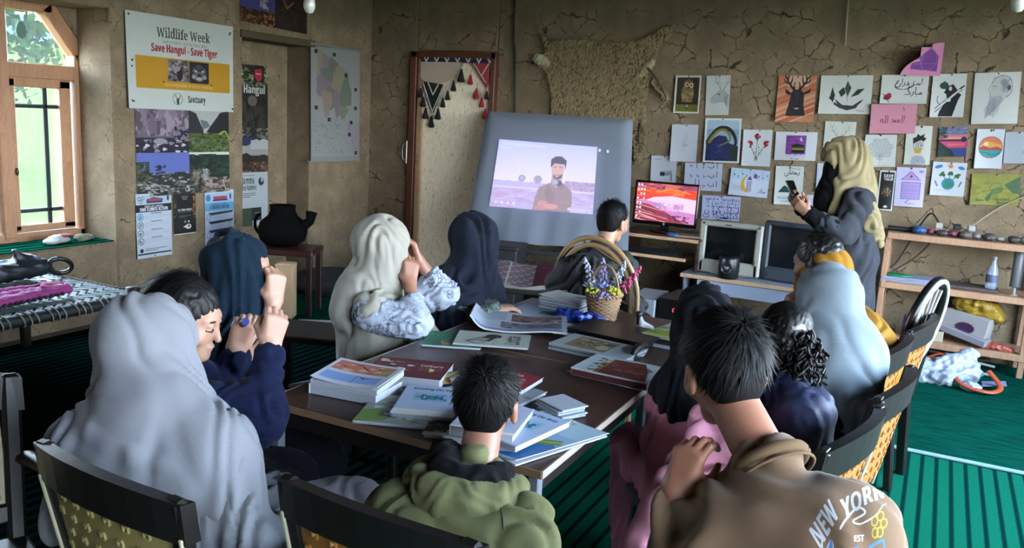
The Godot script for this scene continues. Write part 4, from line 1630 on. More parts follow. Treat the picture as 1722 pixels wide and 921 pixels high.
	cp.line(pv([0.3, 0.66, 0.88, 0.62]), 4, K("9a63ad"))
	cp.grain(0.06)
	var pr = printed(cp)
	var st3 = mb()
	sheet(st3, func(u, v):
		var x: float = (u - 0.5) * 0.27
		var y: float = (0.5 - v) * 0.235
		var d: float = clampf((-x + y + 0.02) / 0.2, 0.0, 1.0)
		return v3(x + 0.13 * d * d, y - 0.05 * d * d, 0.02 + 0.16 * d * d + 0.02 * (0.5 - u)), 14, 12, 0.0008, pr[1], Rect2(pr[1].position + pr[1].size * 0.02, pr[1].size * 0.01))
	solo("curled_drawing", "loose pink and purple drawing curling away from the wall at the top", "drawing", st3, pr[0], v3(-0.25, 2.175, ROOM_B + 0.01))
	# animal hide
	var hide = thing("animal_hide", "grey brown animal hide with leg flaps hung on the wall above the screen", "animal hide", v3(-2.75, 1.6, ROOM_B + 0.02))
	var out = [v2(-3.37, 2.42), v2(-3.3, 2.33), v2(-3.24, 2.27), v2(-3.08, 2.29), v2(-2.9, 2.295), v2(-2.77, 2.285), v2(-2.6, 2.275), v2(-2.42, 2.29), v2(-2.3, 2.34), v2(-2.2, 2.4), v2(-2.1, 2.42), v2(-2.15, 2.33), v2(-2.24, 2.24), v2(-2.27, 2.07), v2(-2.18, 1.95), v2(-2.1, 1.81), v2(-2.14, 1.79), v2(-2.3, 1.99), v2(-2.31, 1.74), v2(-2.28, 1.47), v2(-2.3, 1.28), v2(-2.36, 1.29), v2(-2.42, 1.5), v2(-2.5, 1.4), v2(-2.8, 1.36), v2(-3.1, 1.42), v2(-3.17, 1.65), v2(-3.19, 1.86), v2(-3.25, 2.02), v2(-3.33, 2.06), v2(-3.34, 2.14), v2(-3.27, 2.17), v2(-3.29, 2.27)]
	var pg = PackedVector2Array()
	for q in out:
		pg.append(q - v2(-2.75, 1.6))
	var hs = mb()
	var fur = mb()
	prism(hs, pg, 0.02, v3(0, 0, 0.012))
	part(hide, "skin", hs, mat(K("7d6e50"), 0.95))
	flat(fur)
	rng.seed = 3
	var n = 0
	while n < 9000:
		var q = v2(rng.randf_range(-0.66, 0.68), rng.randf_range(-0.36, 0.84))
		if not Geometry2D.is_point_in_polygon(q, pg):
			continue
		n += 1
		var hgt = 0.022 + 0.035 * maxf(0.0, noise.get_noise_2d(q.x * 5.0, q.y * 3.0)) + 0.02 * exp(-pow((q.x) * 2.0, 2))
		var dir = v3(0.25 * noise.get_noise_2d(q.x * 8.0, q.y * 8.0) + rng.randf_range(-0.2, 0.2), -1.0, 0.18 + 0.3 * rng.randf()).normalized()
		var a = v3(q.x, q.y, 0.02 + 0.3 * (hgt - 0.02))
		var l = rng.randf_range(0.018, 0.04)
		var w = v3(rng.randf_range(0.003, 0.006), 0, 0.002)
		var m = a + dir * l * 0.55 + v3(0, 0, hgt * 0.5)
		var e = a + dir * l + v3(0, 0, hgt * 0.1)
		quad(fur, a - w, a + w, m + w * 0.8, m - w * 0.8)
		tri(fur, m - w * 0.8, m + w * 0.8, e)
		if n == 6000:
			part(hide, "fur", fur, mat(K("c4ae84"), 0.9, {"rim": 0.3})).set_meta("kind", "stuff")
			fur = mb()
			flat(fur)
	part(hide, "fur", fur, mat(K("e0cba0"), 0.9, {"rim": 0.3})).set_meta("kind", "stuff")
	for f in [[v3(-0.55, 0.5, 0.03), v3(0.1, 0.05, 0.03), -0.3, "c4bd98"], [v3(0.42, 0.46, 0.03), v3(0.1, 0.045, 0.03), 0.9, "b0a078"], [v3(0.43, -0.1, 0.03), v3(0.045, 0.16, 0.025), 0.06, "6b5d40"]]:
		var fm = field_mesh([["e", Vector3.ZERO, f[1], BI, 0.01]], 0.012, {}, func(p, nn): return 0.02 * noise.get_noise_3d(p.x * 30, p.y * 14, p.z * 30))
		var fo = mesh_node("leg_flap", fm, mat(Color(f[3]), 0.95, {"rim": 0.3}), hide)
		fo.position = f[0]
		fo.rotation.z = f[2]
	var hr = mb()
	tube(hr, spline([v3(0.44, 0.46, 0.05), v3(0.54, 0.36, 0.07), v3(0.63, 0.2, 0.03)], 5), [0.012, 0.011, 0.011, 0.01, 0.01, 0.01, 0.009, 0.008, 0.007, 0.006, 0.005], 6)
	part(hide, "tail", hr, mat(K("4c4230"), 0.9))
	for c in ["c4ae84", "e0cba0"]:
		full_tone[mat(Color(c), 0.9, {"rim": 0.3})] = true
	# cables and bulbs
	var st = mb()
	tube(st, spline([v3(-3.62, ROOM_H - 0.01, ROOM_B + 0.015), v3(-3.615, 2.4, ROOM_B + 0.02), v3(-3.58, 2.0, ROOM_B + 0.02), v3(-3.55, 1.45, ROOM_B + 0.02)], 4), 0.008, 6)
	solo("black_cable", "black cable running straight down the wall between door and animal hide", "cable", st, mat(K("17150f"), 0.7))
	st = mb()
	tube(st, spline([v3(-0.82, ROOM_H - 0.01, ROOM_B + 0.02), v3(-0.8, 2.5, ROOM_B + 0.025), v3(-0.785, 2.26, ROOM_B + 0.03)], 4), 0.006, 6)
	solo("white_cable", "thin pale cable hanging loose at the top of the back wall", "cable", st, mat(K("b9ad95"), 0.7))
	for b in [[v3(-3.13, 2.12, -3.655), 0.0315, "white bulb hanging near the top by the left wall map"], [v3(0.184, 2.18, -4.193), 0.031, "white bulb hanging at the upper right corner"]]:
		var bu = thing("light_bulb", b[2], "bulb", b[0])
		st = mb()
		var R: float = b[1]
		lathe(st, [v2(0.0, -0.04), v2(R * 0.6, -0.034), v2(R * 0.95, -0.012), v2(R, 0.008), v2(R * 0.88, 0.03), v2(0.018, 0.055), v2(0.016, 0.065)], Vector3.ZERO, 20, BI)
		part(bu, "glass", st, mat(K("eeece4"), 0.35, {"coat": 0.5}))
		st = mb()
		lathe(st, [v2(0.016, 0.06), v2(0.02, 0.065), v2(0.021, 0.13), v2(0.012, 0.15), v2(0.0, 0.152)], Vector3.ZERO, 16)
		part(bu, "holder", st, mat(K("cfccc2"), 0.5))
		st = mb()
		tube(st, [v3(0, 0.15, 0), v3(0.004, ROOM_H - b[0].y - 0.15, 0)], 0.004, 6)
		part(bu, "flex", st, mat(K("bdb8ac"), 0.6))
	# hanging over the door: cream drape, dark band, black and red tassels
	var tv = thing("tassel_hanging", "tasselled cloth hanging across the door top in cream, black and red", "door hanging", v3(-4.21, 2.06, ROOM_B + 0.06))
	st = mb()
	bx(st, v3(0.02, 0.03, 0), v3(0.76, 0.05, 0.008))
	part(tv, "band", st, mat(K("2b2340"), 0.9))
	st = mb()
	for k in 7:
		st = mb()
		prism(st, PackedVector2Array([v2(-0.33 + k * 0.115, 0.05), v2(-0.3 + k * 0.115, 0.0), v2(-0.27 + k * 0.115, 0.05), v2(-0.28 + k * 0.115, 0.055), v2(-0.3 + k * 0.115, 0.02), v2(-0.32 + k * 0.115, 0.055)]), 0.006, v3(0, 0, 0.006))
		part(tv, "zigzag_trim", st, mat(K("ded8d2"), 0.9))
	st = mb()
	prism(st, PackedVector2Array([v2(-0.36, 0.005), v2(0.12, 0.01), v2(0.1, -0.03), v2(0.02, -0.1), v2(-0.06, -0.17), v2(-0.18, -0.21), v2(-0.3, -0.19), v2(-0.36, -0.15)]), 0.008)
	part(tv, "cream_drape", st, mat(K("dcc4ad"), 0.9))
	st = mb()
	prism(st, PackedVector2Array([v2(-0.33, -0.175), v2(-0.09, -0.2), v2(-0.2, -0.47), v2(-0.22, -0.47)]), 0.01, v3(0, 0, 0.002))
	part(tv, "black_pendant", st, mat(K("1b1819"), 0.95))
	st = mb()
	prism(st, PackedVector2Array([v2(0.19, 0.005), v2(0.385, 0.005), v2(0.385, -0.22), v2(0.36, -0.2), v2(0.28, -0.1)]), 0.01)
	part(tv, "red_pendant", st, mat(K("c0404a"), 0.9))
	st = mb()
	for e in [[v2(0.22, 0.0), v2(0.36, -0.17)], [v2(0.38, 0.0), v2(0.31, -0.11)], [v2(-0.33, -0.18), v2(-0.21, -0.46)], [v2(-0.09, -0.2), v2(-0.21, -0.46)], [v2(-0.27, -0.185), v2(-0.21, -0.3)], [v2(-0.15, -0.195), v2(-0.21, -0.3)]]:
		st = mb()
		bar(st, v3(e[0].x, e[0].y, 0.009), v3(e[1].x, e[1].y, 0.009), 0.012, 0.004, v3(0, 0, 1), 0.001)
		part(tv, "white_braid", st, mat(K("ded3c6"), 0.9))
	for e in [[0.1, -0.05, 1.25, 0], [0.02, -0.16, 1.0, 0], [-0.04, -0.25, 0.95, 0], [-0.09, -0.32, 0.95, 0], [-0.14, -0.42, 1.1, 0], [-0.28, -0.42, 1.1, 0], [-0.31, -0.32, 1.0, 0], [-0.345, -0.24, 0.9, 0], [-0.21, -0.5, 1.1, 0], [0.2, -0.1, 0.95, 1], [0.27, -0.22, 1.0, 1], [0.33, -0.3, 0.95, 1], [0.375, -0.4, 1.0, 1], [0.38, -0.24, 0.8, 0]]:
		var s2: float = e[2]
		st = mb()
		lathe(st, [v2(0.0, 0.0), v2(0.008 * s2, -0.004), v2(0.01 * s2, -0.015 * s2), v2(0.028 * s2, -0.085 * s2), v2(0.022 * s2, -0.098 * s2), v2(0.0, -0.1 * s2)], v3(e[0], e[1], 0.016), 10)
		var ts = part(tv, "tassel", st, mat(K("a3182c") if e[3] else K("171415"), 0.95))
		st = mb()
		tube(st, [v3(e[0], e[1], 0.016), v3(e[0] + 0.004, e[1] + 0.05, 0.01)], 0.003, 5)
		part(ts, "cord", st, mat(K("d6c8b8"), 0.9))

# ---------------------------------------------------------------- posters of the left wall and alcove
func photo_patch(p: Pic, x: float, y: float, w: float, h: float, kind: int) -> void:
	match kind:
		0:  # bare purple grey trees over dark water with white boulders
			p.rect(x, y, w, h, K("6d5d6b"))
			p.blobs(x, y, w, h * 0.62, 240, [K("8b7888"), K("5b4c5a"), K("74636f"), K("a08e9c")], 0.03, 1.6)
			p.rect(x, y + h * 0.66, w, h * 0.34, K("221d2a"))
			p.blobs(x + w * 0.72, y + h * 0.4, w * 0.28, h * 0.34, 60, [K("1d1a28"), K("2b2536"), K("847a86")], 0.03)
			p.blobs(x, y + h * 0.7, w, h * 0.3, 36, [K("b7afb4"), K("8f868f"), K("d2ccd0"), K("2d2733")], 0.026, 0.55)
			p.oval(x + w * 0.45, y + h * 0.74, w * 0.13, h * 0.07, K("9d949b"))
		1:  # gorge with green meadow
			p.rect(x, y, w, h, K("b7b5ae"))
			p.poly([v2(x, y), v2(x + w * 0.18, y + h * 0.08), v2(x + w * 0.36, y + h * 0.5), v2(x + w * 0.34, y + h * 0.62), v2(x, y + h * 0.55)], K("2c2d31"))
			p.poly([v2(x + w, y), v2(x + w * 0.78, y + h * 0.04), v2(x + w * 0.42, y + h * 0.52), v2(x + w, y + h * 0.64)], K("232428"))
			p.poly([v2(x + w * 0.28, y + h * 0.22), v2(x + w * 0.45, y + h * 0.26), v2(x + w * 0.52, y + h * 0.38), v2(x + w * 0.34, y + h * 0.46)], K("6f7478"))
			p.rect(x, y + h * 0.54, w, h * 0.46, K("4c5a24"))
			p.blobs(x, y + h * 0.54, w, h * 0.46, 200, [K("46541f"), K("2c3815"), K("5a6829"), K("6b7560")], 0.022)
			p.curve([v2(x + w * 0.76, y + h * 0.56), v2(x + w * 0.9, y + h * 0.5), v2(x + w, y + h * 0.7)], 7, K("a8c04a"), 3)
		2:  # blue water, rocks and brush
			p.rect(x, y, w, h, K("27262a"))
			p.rect(x, y, w, h * 0.5, K("6470b4"))
			p.blobs(x, y + h * 0.46, w, h * 0.54, 220, [K("1d1c20"), K("3b3a3c"), K("6a6862"), K("a7a399"), K("2d3324")], 0.025, 0.45)
			p.blobs(x, y + h * 0.2, w * 0.24, h * 0.5, 120, [K("1e2419"), K("3a4230"), K("55583f")], 0.022)
			p.blobs(x + w * 0.34, y + h * 0.28, w * 0.2, h * 0.2, 16, [K("20203a"), K("30304c")], 0.02)
			for i in 14:
				p.line([v2(x + w * p.r.randf() * 0.6, y + h * (0.62 + 0.3 * p.r.randf())), v2(x + w * (0.1 + p.r.randf() * 0.6), y + h * (0.7 + 0.28 * p.r.randf()))], 2, K("b5b1a6"))
		3:  # dark forest, waterfall, pinkish rocks
			p.rect(x, y, w, h, K("1e2a20"))
			p.rect(x, y, w, h * 0.07, K("d4dcc8"))
			p.blobs(x, y + h * 0.05, w, h * 0.5, 160, [K("16211a"), K("25362a"), K("1b2b24"), K("31443a")], 0.035)
			p.blobs(x, y + h * 0.4, w * 0.5, h * 0.6, 140, [K("4a443c"), K("6a6054"), K("343029"), K("8b8174")], 0.025)
			p.blobs(x + w * 0.3, y + h * 0.62, w * 0.7, h * 0.38, 160, [K("8d7a6f"), K("6b5a50"), K("a89588"), K("3c332c")], 0.026)
			for i in 4:
				p.line([v2(x + w * (0.33 + i * 0.03), y + h * 0.42), v2(x + w * (0.36 + i * 0.03), y + h * 0.68)], 3, K("c3c6c8"))
			p.line([v2(x + w * 0.82, y + h * 0.7), v2(x + w * 0.9, y + h * 0.95)], 5, K("b9a892"))

func tiger_head(p: Pic, x: float, y: float, w: float, h: float) -> void:
	p.rect(x, y, w, h, K("242026"))
	p.oval(x + w * 0.5, y + h * 0.52, w * 0.36, h * 0.4, K("6f6a6a"))
	for i in 7:
		var d = (i - 3) * 0.1
		p.line([v2(x + w * (0.5 + d), y + h * 0.15), v2(x + w * (0.5 + d * 0.4), y + h * 0.42)], 4, K("1d191d"))
	for d in [-1, 1]:
		p.oval(x + w * (0.5 + d * 0.17), y + h * 0.42, w * 0.06, h * 0.05, K("c9c6c0"))
		p.oval(x + w * (0.5 + d * 0.28), y + h * 0.7, w * 0.1, h * 0.1, K("a8a4a2"))
		p.line([v2(x + w * (0.5 + d * 0.4), y + h * 0.4), v2(x + w * (0.5 + d * 0.24), y + h * 0.6)], 4, K("1d191d"))
	p.oval(x + w * 0.5, y + h * 0.62, w * 0.1, h * 0.09, K("2a2226"))
	p.oval(x + w * 0.5, y + h * 0.78, w * 0.16, h * 0.08, K("bdb9b6"))

func left_poster(called: String, label: String, z: float, y: float, w: float, h: float, pr: Array, x := ROOM_L, cat := "poster", turn := 0.0, bow := 0.006) -> MeshInstance3D:
	return paper(called, label, cat, v3(x + 0.008, y, z), w, h, turn, pr, Basis(Vector3.UP, PI / 2), bow)

func build_left_wall_things() -> void:
	# Wildlife Week banner
	var p = pic(620, 416, K("cfd1c8"), true)
	p.text("Wildlife Week", 0.51, 0.175, 0.105, K("3a4234"), 0.5)
	p.text("2nd October - 8th October 2023", 0.52, 0.27, 0.03, K("8d9088"), 0.42)
	p.font = face_sans
	p.text("Save Hangul - Save Tiger", 0.52, 0.355, 0.085, K("a8232f"), 0.62, 0.0, 2.0)
	p.rect(0.07, 0.44, 0.89, 0.34, K("c8921f"))
	p.rect(0.35, 0.455, 0.2, 0.23, K("7b6f70"))
	p.blobs(0.35, 0.455, 0.2, 0.23, 50, [K("5c5054"), K("93878a"), K("3a3034"), K("b3a8a8")], 0.02)
	p.oval(0.46, 0.6, 0.03, 0.08, K("241c20"))
	p.oval(0.43, 0.53, 0.04, 0.05, K("a39698"))
	stag(p, 0.44, 0.52, 0.13, K("3a3034"), 3)
	tiger_head(p, 0.555, 0.455, 0.19, 0.235)
	p.text("Conserving wildlife for a better tomorrow", 0.55, 0.73, 0.036, K("e0c27c"), 0.46)
	for q in [[0.31, 0.7], [0.77, 0.7], [0.96, 0.1], [0.04, 0.56], [0.045, 0.92]]:
		p.oval(q[0], q[1], 0.007, 0.01, K("2c2a24"))
	p.ring(0.435, 0.875, 0.045, 0.062, 3, K("7e8478"))
	p.oval(0.437, 0.9, 0.012, 0.035, K("22281f"))
	p.line(pv([0.415, 0.84, 0.425, 0.87, 0.437, 0.89, 0.45, 0.87, 0.46, 0.84]), 3, K("3a4234"))
	p.text("Sanctuary", 0.62, 0.885, 0.075, K("20261f"), 0.17, 0.0, 1.0)
	p.grain(0.02)
	var banner = left_poster("wildlife_banner", "large white and yellow Wildlife Week banner on the left wall", -4.642, 1.844, 1.0, 0.669, printed(p), ROOM_L + 0.01, "banner", 0.0, 0.012)
	for q in [[-0.48, 0.31], [0.46, 0.28], [-0.47, -0.28], [0.48, -0.31], [-0.46, 0.0]]:
		var pins = mb()
		ball(pins, v3(q[0], q[1], 0.014), v3(0.008, 0.008, 0.006), 8)
		part(banner, "pin", pins, mat(K("26241f"), 0.5))
	# four-photograph river poster below it
	p = pic(520, 366, K("333333"))
	photo_patch(p, 0, 0, 0.54, 0.5, 0)
	photo_patch(p, 0.54, 0, 0.46, 0.5, 1)
	photo_patch(p, 0, 0.5, 0.54, 0.5, 2)
	photo_patch(p, 0.54, 0.5, 0.46, 0.5, 3)
	p.ring(0.51, 0.94, 0.018, 0.026, 2, K("e4e4e0"))
	left_poster("river_poster", "poster of four river and forest photographs below the Wildlife Week banner", -4.656, 1.192, 0.889, 0.640, printed(p))
	# climate action
	p = pic(270, 410, K("c7ccd6"))
	p.rect(0.04, 0.03, 0.92, 0.13, K("b3c3d6"))
	for q in [[0.1, 0.075], [0.2, 0.07], [0.15, 0.125]]:
		p.oval(q[0], q[1], 0.04, 0.03, K("5d6a7a"))
		p.oval(q[0], q[1], 0.025, 0.018, K("c7ccd6"))
	p.poly(pv([0.3, 0.09, 0.5, 0.06, 0.76, 0.09, 0.74, 0.15, 0.3, 0.15]), K("5a4a66"))
	p.rect(0.36, 0.085, 0.34, 0.035, K("b04a58"))
	p.rect(0.32, 0.125, 0.42, 0.02, K("3c3850"))
	p.oval(0.9, 0.085, 0.03, 0.045, K("2d3a48"))
	p.rect(0, 0.17, 1, 0.115, K("16191c"))
	p.text("MISSION LIFE CHAMPION", 0.5, 0.2, 0.03, K("e4e6e8"), 0.5)
	p.text("TAKE CLIMATE ACTION", 0.5, 0.245, 0.055, K("eceef0"), 0.78, 0.0, 1.0)
	var cols = [K("4a93a8"), K("2c5a4c"), K("30485a"), K("46505e")]
	for i in 4:
		var y = 0.36 + i * 0.125
		p.oval(0.12, y, 0.085, 0.055, cols[i])
		p.oval(0.12, y, 0.07, 0.045, K("93c4d0") if i == 0 else K("c7ccd6"))
		scribble(p, 0.07, y - 0.03, 0.1, 0.06, 8, cols[i], 3)
		p.line(pv([0.42, y - 0.05, 0.72, y - 0.05]), 4, K("4a505c"))
		p.lines(0.24, y - 0.025, 0.68, 0.07, 4, K("9298a4"))
	p.oval(0.13, 0.88, 0.05, 0.032, K("20283c"))
	p.lines(0.24, 0.86, 0.6, 0.05, 2, K("3c4250"), 3)
	p.rect(0.02, 0.925, 0.96, 0.022, K("1a1d28"))
	for q in [[0.54, 0.015], [0.5, 0.975]]:
		p.oval(q[0], q[1], 0.02, 0.01, ink_black())
	left_poster("climate_poster", "tall pale TAKE CLIMATE ACTION poster low on the left wall", -4.354, 0.655, 0.321, 0.478, printed(p))
	# black poster
	p = pic(190, 284, K("15130f"))
	p.blobs(0, 0.1, 0.16, 0.5, 30, [K("4a3d22"), K("2d3018"), K("73643a")], 0.05)
	p.blobs(0.84, 0.1, 0.16, 0.55, 40, [K("6e4a24"), K("3d2a16"), K("94683a")], 0.06)
	for i in 4:
		p.line(pv([0.36 + i * 0.02, 0.1 + i * 0.025, 0.66 - i * 0.02, 0.1 + i * 0.025]), 2, K("bdb9b0"))
	p.text("ALL LIVING THINGS", 0.5, 0.42, 0.05, K("d6d3cc"), 0.6, 0.0, 1.0)
	p.line(pv([0.22, 0.475, 0.78, 0.475]), 2, K("8b877e"))
	p.lines(0.26, 0.56, 0.5, 0.06, 2, K("a09c92"), 2)
	p.oval(0.5, 0.7, 0.05, 0.035, K("7f7b72"))
	p.oval(0.66, 0.7, 0.035, 0.025, K("d8d5ce"))
	p.oval(0.64, 0.82, 0.13, 0.06, K("d8d5ce"))
	p.poly(pv([0.4, 0.82, 0.6, 0.77, 0.6, 0.87]), K("d8d5ce"))
	p.oval(0.66, 0.81, 0.04, 0.03, K("2a2822"))
	p.rect(0, 0.975, 1, 0.025, K("c2c4c6"))
	left_poster("black_poster", "small black ALL LIVING THINGS poster between the two pale posters", -4.640, 0.724, 0.218, 0.325, printed(p))
	# conserve water
	p = pic(250, 430, K("c2c9da"))
	p.rect(0.03, 0.05, 0.94, 0.14, K("a9bfd8"))
	p.oval(0.12, 0.11, 0.08, 0.05, K("4a7fb0"))
	p.rect(0.3, 0.09, 0.46, 0.05, K("a8485a"))
	p.rect(0.28, 0.14, 0.5, 0.02, K("3c3850"))
	p.oval(0.88, 0.1, 0.03, 0.045, K("2d4a48"))
	p.rect(0, 0.185, 1, 0.115, K("6ba7cc"))
	p.text("MISSION LIFE CHAMPION", 0.5, 0.205, 0.022, K("26405c"), 0.5)
	p.text("CONSERVE WATER", 0.5, 0.25, 0.055, K("24496c"), 0.66, 0.0, 1.0)
	for i in 4:
		var y = 0.33 + i * 0.13
		p.poly(pv([0.12, y, 0.98, y - 0.02, 0.94, y + 0.015, 0.2, y + 0.04]), [K("2d4a5c"), K("2a3560"), K("2c2f66"), K("1e2440")][i])
		p.lines(0.2, y + 0.055, 0.7, 0.05, 3, K("8f98b4"))
		var dx = 0.12 if i % 2 == 0 else 0.86
		p.oval(dx, y + 0.07, 0.07, 0.045, K("7f8cb0"))
		p.oval(dx, y + 0.07, 0.05, 0.032, K("c2c9da"))
	p.oval(0.14, 0.9, 0.05, 0.03, K("20283c"))
	left_poster("water_poster", "tall pale blue CONSERVE WATER poster behind the dark teal hooded girl", -4.995, 0.612, 0.306, 0.545, printed(p))
	# alcove posters
	p = pic(210, 540, K("1d1b18"))
	p.blobs(0, 0, 1, 0.2, 120, [K("27301e"), K("4d5836"), K("808458"), K("a39f7c")], 0.07)
	p.rect(0.5, 0, 0.36, 0.16, K("1a1714"))
	p.poly(pv([0.54, 0.04, 0.78, 0.03, 0.8, 0.12, 0.66, 0.16, 0.54, 0.11]), K("b0263e"))
	p.line(pv([0.58, 0.08, 0.74, 0.08]), 4, K("e2c8c8"))
	p.text("Hangul", 0.52, 0.235, 0.075, K("cfccc2"), 0.72, 0.0, 2.0)
	p.blobs(0.1, 0.3, 0.8, 0.3, 80, [K("2b2723"), K("16150f"), K("39342e")], 0.09, 1.6)
	p.oval(0.46, 0.33, 0.16, 0.05, K("6a5e50"))
	p.blobs(0, 0.58, 1, 0.1, 60, [K("5f5a52"), K("2e2a26"), K("7d776c")], 0.06)
	p.rect(0, 0.67, 0.55, 0.07, K("32325c"))
	p.ridge(0, 1, 0.73, 0.025, 0.84, K("a09c98"), 9)
	p.ridge(0.4, 1, 0.69, 0.015, 0.78, K("b5b2ae"), 6)
	p.ridge(0, 1, 0.84, 0.03, 1.0, K("2a2420"), 8)
	p.blobs(0, 0.9, 1, 0.1, 60, [K("6b4630"), K("4a2f20"), K("8f6a4a")], 0.05)
	left_poster("stag_poster", "narrow dark Hangul stag poster inside the wall alcove", -5.655, 1.451, 0.345, 0.928, printed(p), ROOM_L - 0.266)
	p = pic(210, 280, K("b6bbbc"))
	p.line(pv([0.06, 0.06, 0.5, 0.06]), 3, K("6d7275"))
	p.text("Jammu", 0.3, 0.17, 0.13, K("26282c"), 0.42)
	p.text("and Kashmir", 0.34, 0.28, 0.1, K("26282c"), 0.5)
	p.lines(0.1, 0.39, 0.45, 0.1, 3, K("4d5256"), 3)
	p.oval(0.76, 0.18, 0.1, 0.075, K("2a3036"))
	p.oval(0.79, 0.15, 0.04, 0.04, K("b6bbbc"))
	p.rect(0.04, 0.66, 0.4, 0.34, K("3f4c3a"))
	p.rect(0.42, 0.66, 0.34, 0.24, K("1c2420"))
	p.line(pv([0.52, 0.76, 0.68, 0.76]), 3, K("a7aca4"))
	left_poster("valley_poster", "pale Jammu and Kashmir poster below the dark stag poster", -5.655, 0.747, 0.345, 0.48, printed(p), ROOM_L - 0.266)
	# poster above the lintel
	p = pic(400, 150, K("2c1d18"))
	p.rect(0.0, 0.0, 0.5, 0.62, K("4d4686"))
	p.blobs(0.28, 0.3, 0.12, 0.3, 20, [K("8c83a0"), K("b0a6a8")], 0.03)
	p.blobs(0.0, 0.62, 0.5, 0.38, 80, [K("6e3d20"), K("96602c"), K("3d2416")], 0.03)
	p.blobs(0.52, 0.0, 0.48, 1.0, 80, [K("33211b"), K("402a22"), K("28180f")], 0.06)
	p.line(pv([0.6, 0.1, 0.68, 0.4, 0.78, 0.2]), 5, K("8b6f55"))
	left_poster("lintel_poster", "dark purple and brown poster at the top edge above the alcove beam", -5.632, 2.376, 0.8, 0.30, printed(p), ROOM_L, "poster", -1.5)
	# beam of the alcove
	var st = mb()
	bx(st, v3(ROOM_L - 0.1, 2.14, -5.685), v3(0.25, 0.06, 0.9))
	var tr = struct("trim_2", st, wood_dark_matte())
	# the map with its rods
	var mp = thing("wall_map", "pale district map with a rod along its lower edge in the corner", "map", v3(ROOM_L + 0.01, 1.616, -6.43), PI / 2)
	p = pic(330, 490, K("8e8f8e"))
	p.rect(0.03, 0.02, 0.94, 0.96, K("979894"))
	var pc = [K("a39a58"), K("9b7590"), K("5f6f56"), K("a57f6a"), K("77845f"), K("8a6a80"), K("9c8f6a"), K("5a6a52")]
	for q in [[0.2, 0.16, 0.1, 0.12, 0], [0.3, 0.16, 0.14, 0.08, 1], [0.44, 0.2, 0.14, 0.1, 7], [0.34, 0.28, 0.16, 0.1, 2], [0.22, 0.34, 0.14, 0.09, 5], [0.48, 0.34, 0.12, 0.12, 3], [0.4, 0.44, 0.14, 0.1, 2], [0.52, 0.48, 0.1, 0.12, 5], [0.68, 0.38, 0.12, 0.16, 2], [0.62, 0.56, 0.1, 0.06, 4], [0.56, 0.24, 0.1, 0.1, 6], [0.3, 0.48, 0.1, 0.12, 3]]:
		p.oval_in(v2(q[0], q[1]), q[2], q[3] * 1.5, pc[q[4]].lerp(K("84857f"), 0.45), Rect2(0.05, 0.04, 0.9, 0.92))
	p.blobs(0.05, 0.62, 0.6, 0.32, 260, [K("7f8a78"), K("8d9a92"), K("a09a88"), K("6d7870")], 0.014)
	p.blobs(0.72, 0.66, 0.22, 0.24, 60, [K("9a8094"), K("a38c9a")], 0.03)
	for q in [[0.1, 0.05], [0.44, 0.06], [0.68, 0.23], [0.9, 0.35], [0.1, 0.53], [0.9, 0.52], [0.34, 0.63], [0.8, 0.65], [0.76, 0.76], [0.91, 0.93]]:
		p.rect(q[0] - 0.03, q[1] - 0.014, 0.06, 0.032, K("1d1d1d"))
	p.line(pv([0.03, 0.97, 0.97, 0.97]), 2, K("6f706c"))
	var pr = printed(p)
	st = mb()
	sheet(st, func(u, v): return v3((u - 0.5) * 0.72, (0.5 - v) * 1.04, 0.01 + 0.02 * v + 0.012 * sin(u * PI)), 6, 8, 0.0012, pr[1], Rect2(0.0001, 0.0001, 0.0003, 0.0003))
	part(mp, "sheet", st, pr[0])
	for y in [0.525, -0.525]:
		st = mb()
		tube(st, [v3(-0.385, y, 0.02), v3(0.37, y, 0.02)], 0.011, 8)
		part(mp, "rod", st, mat(K("a3a19a"), 0.4, {"metal": 0.3}))

func ink_black() -> Color:
	return K("1a1a1c")

func wood_dark_matte() -> StandardMaterial3D:
	return mat(K("5b4a33"), 0.9)

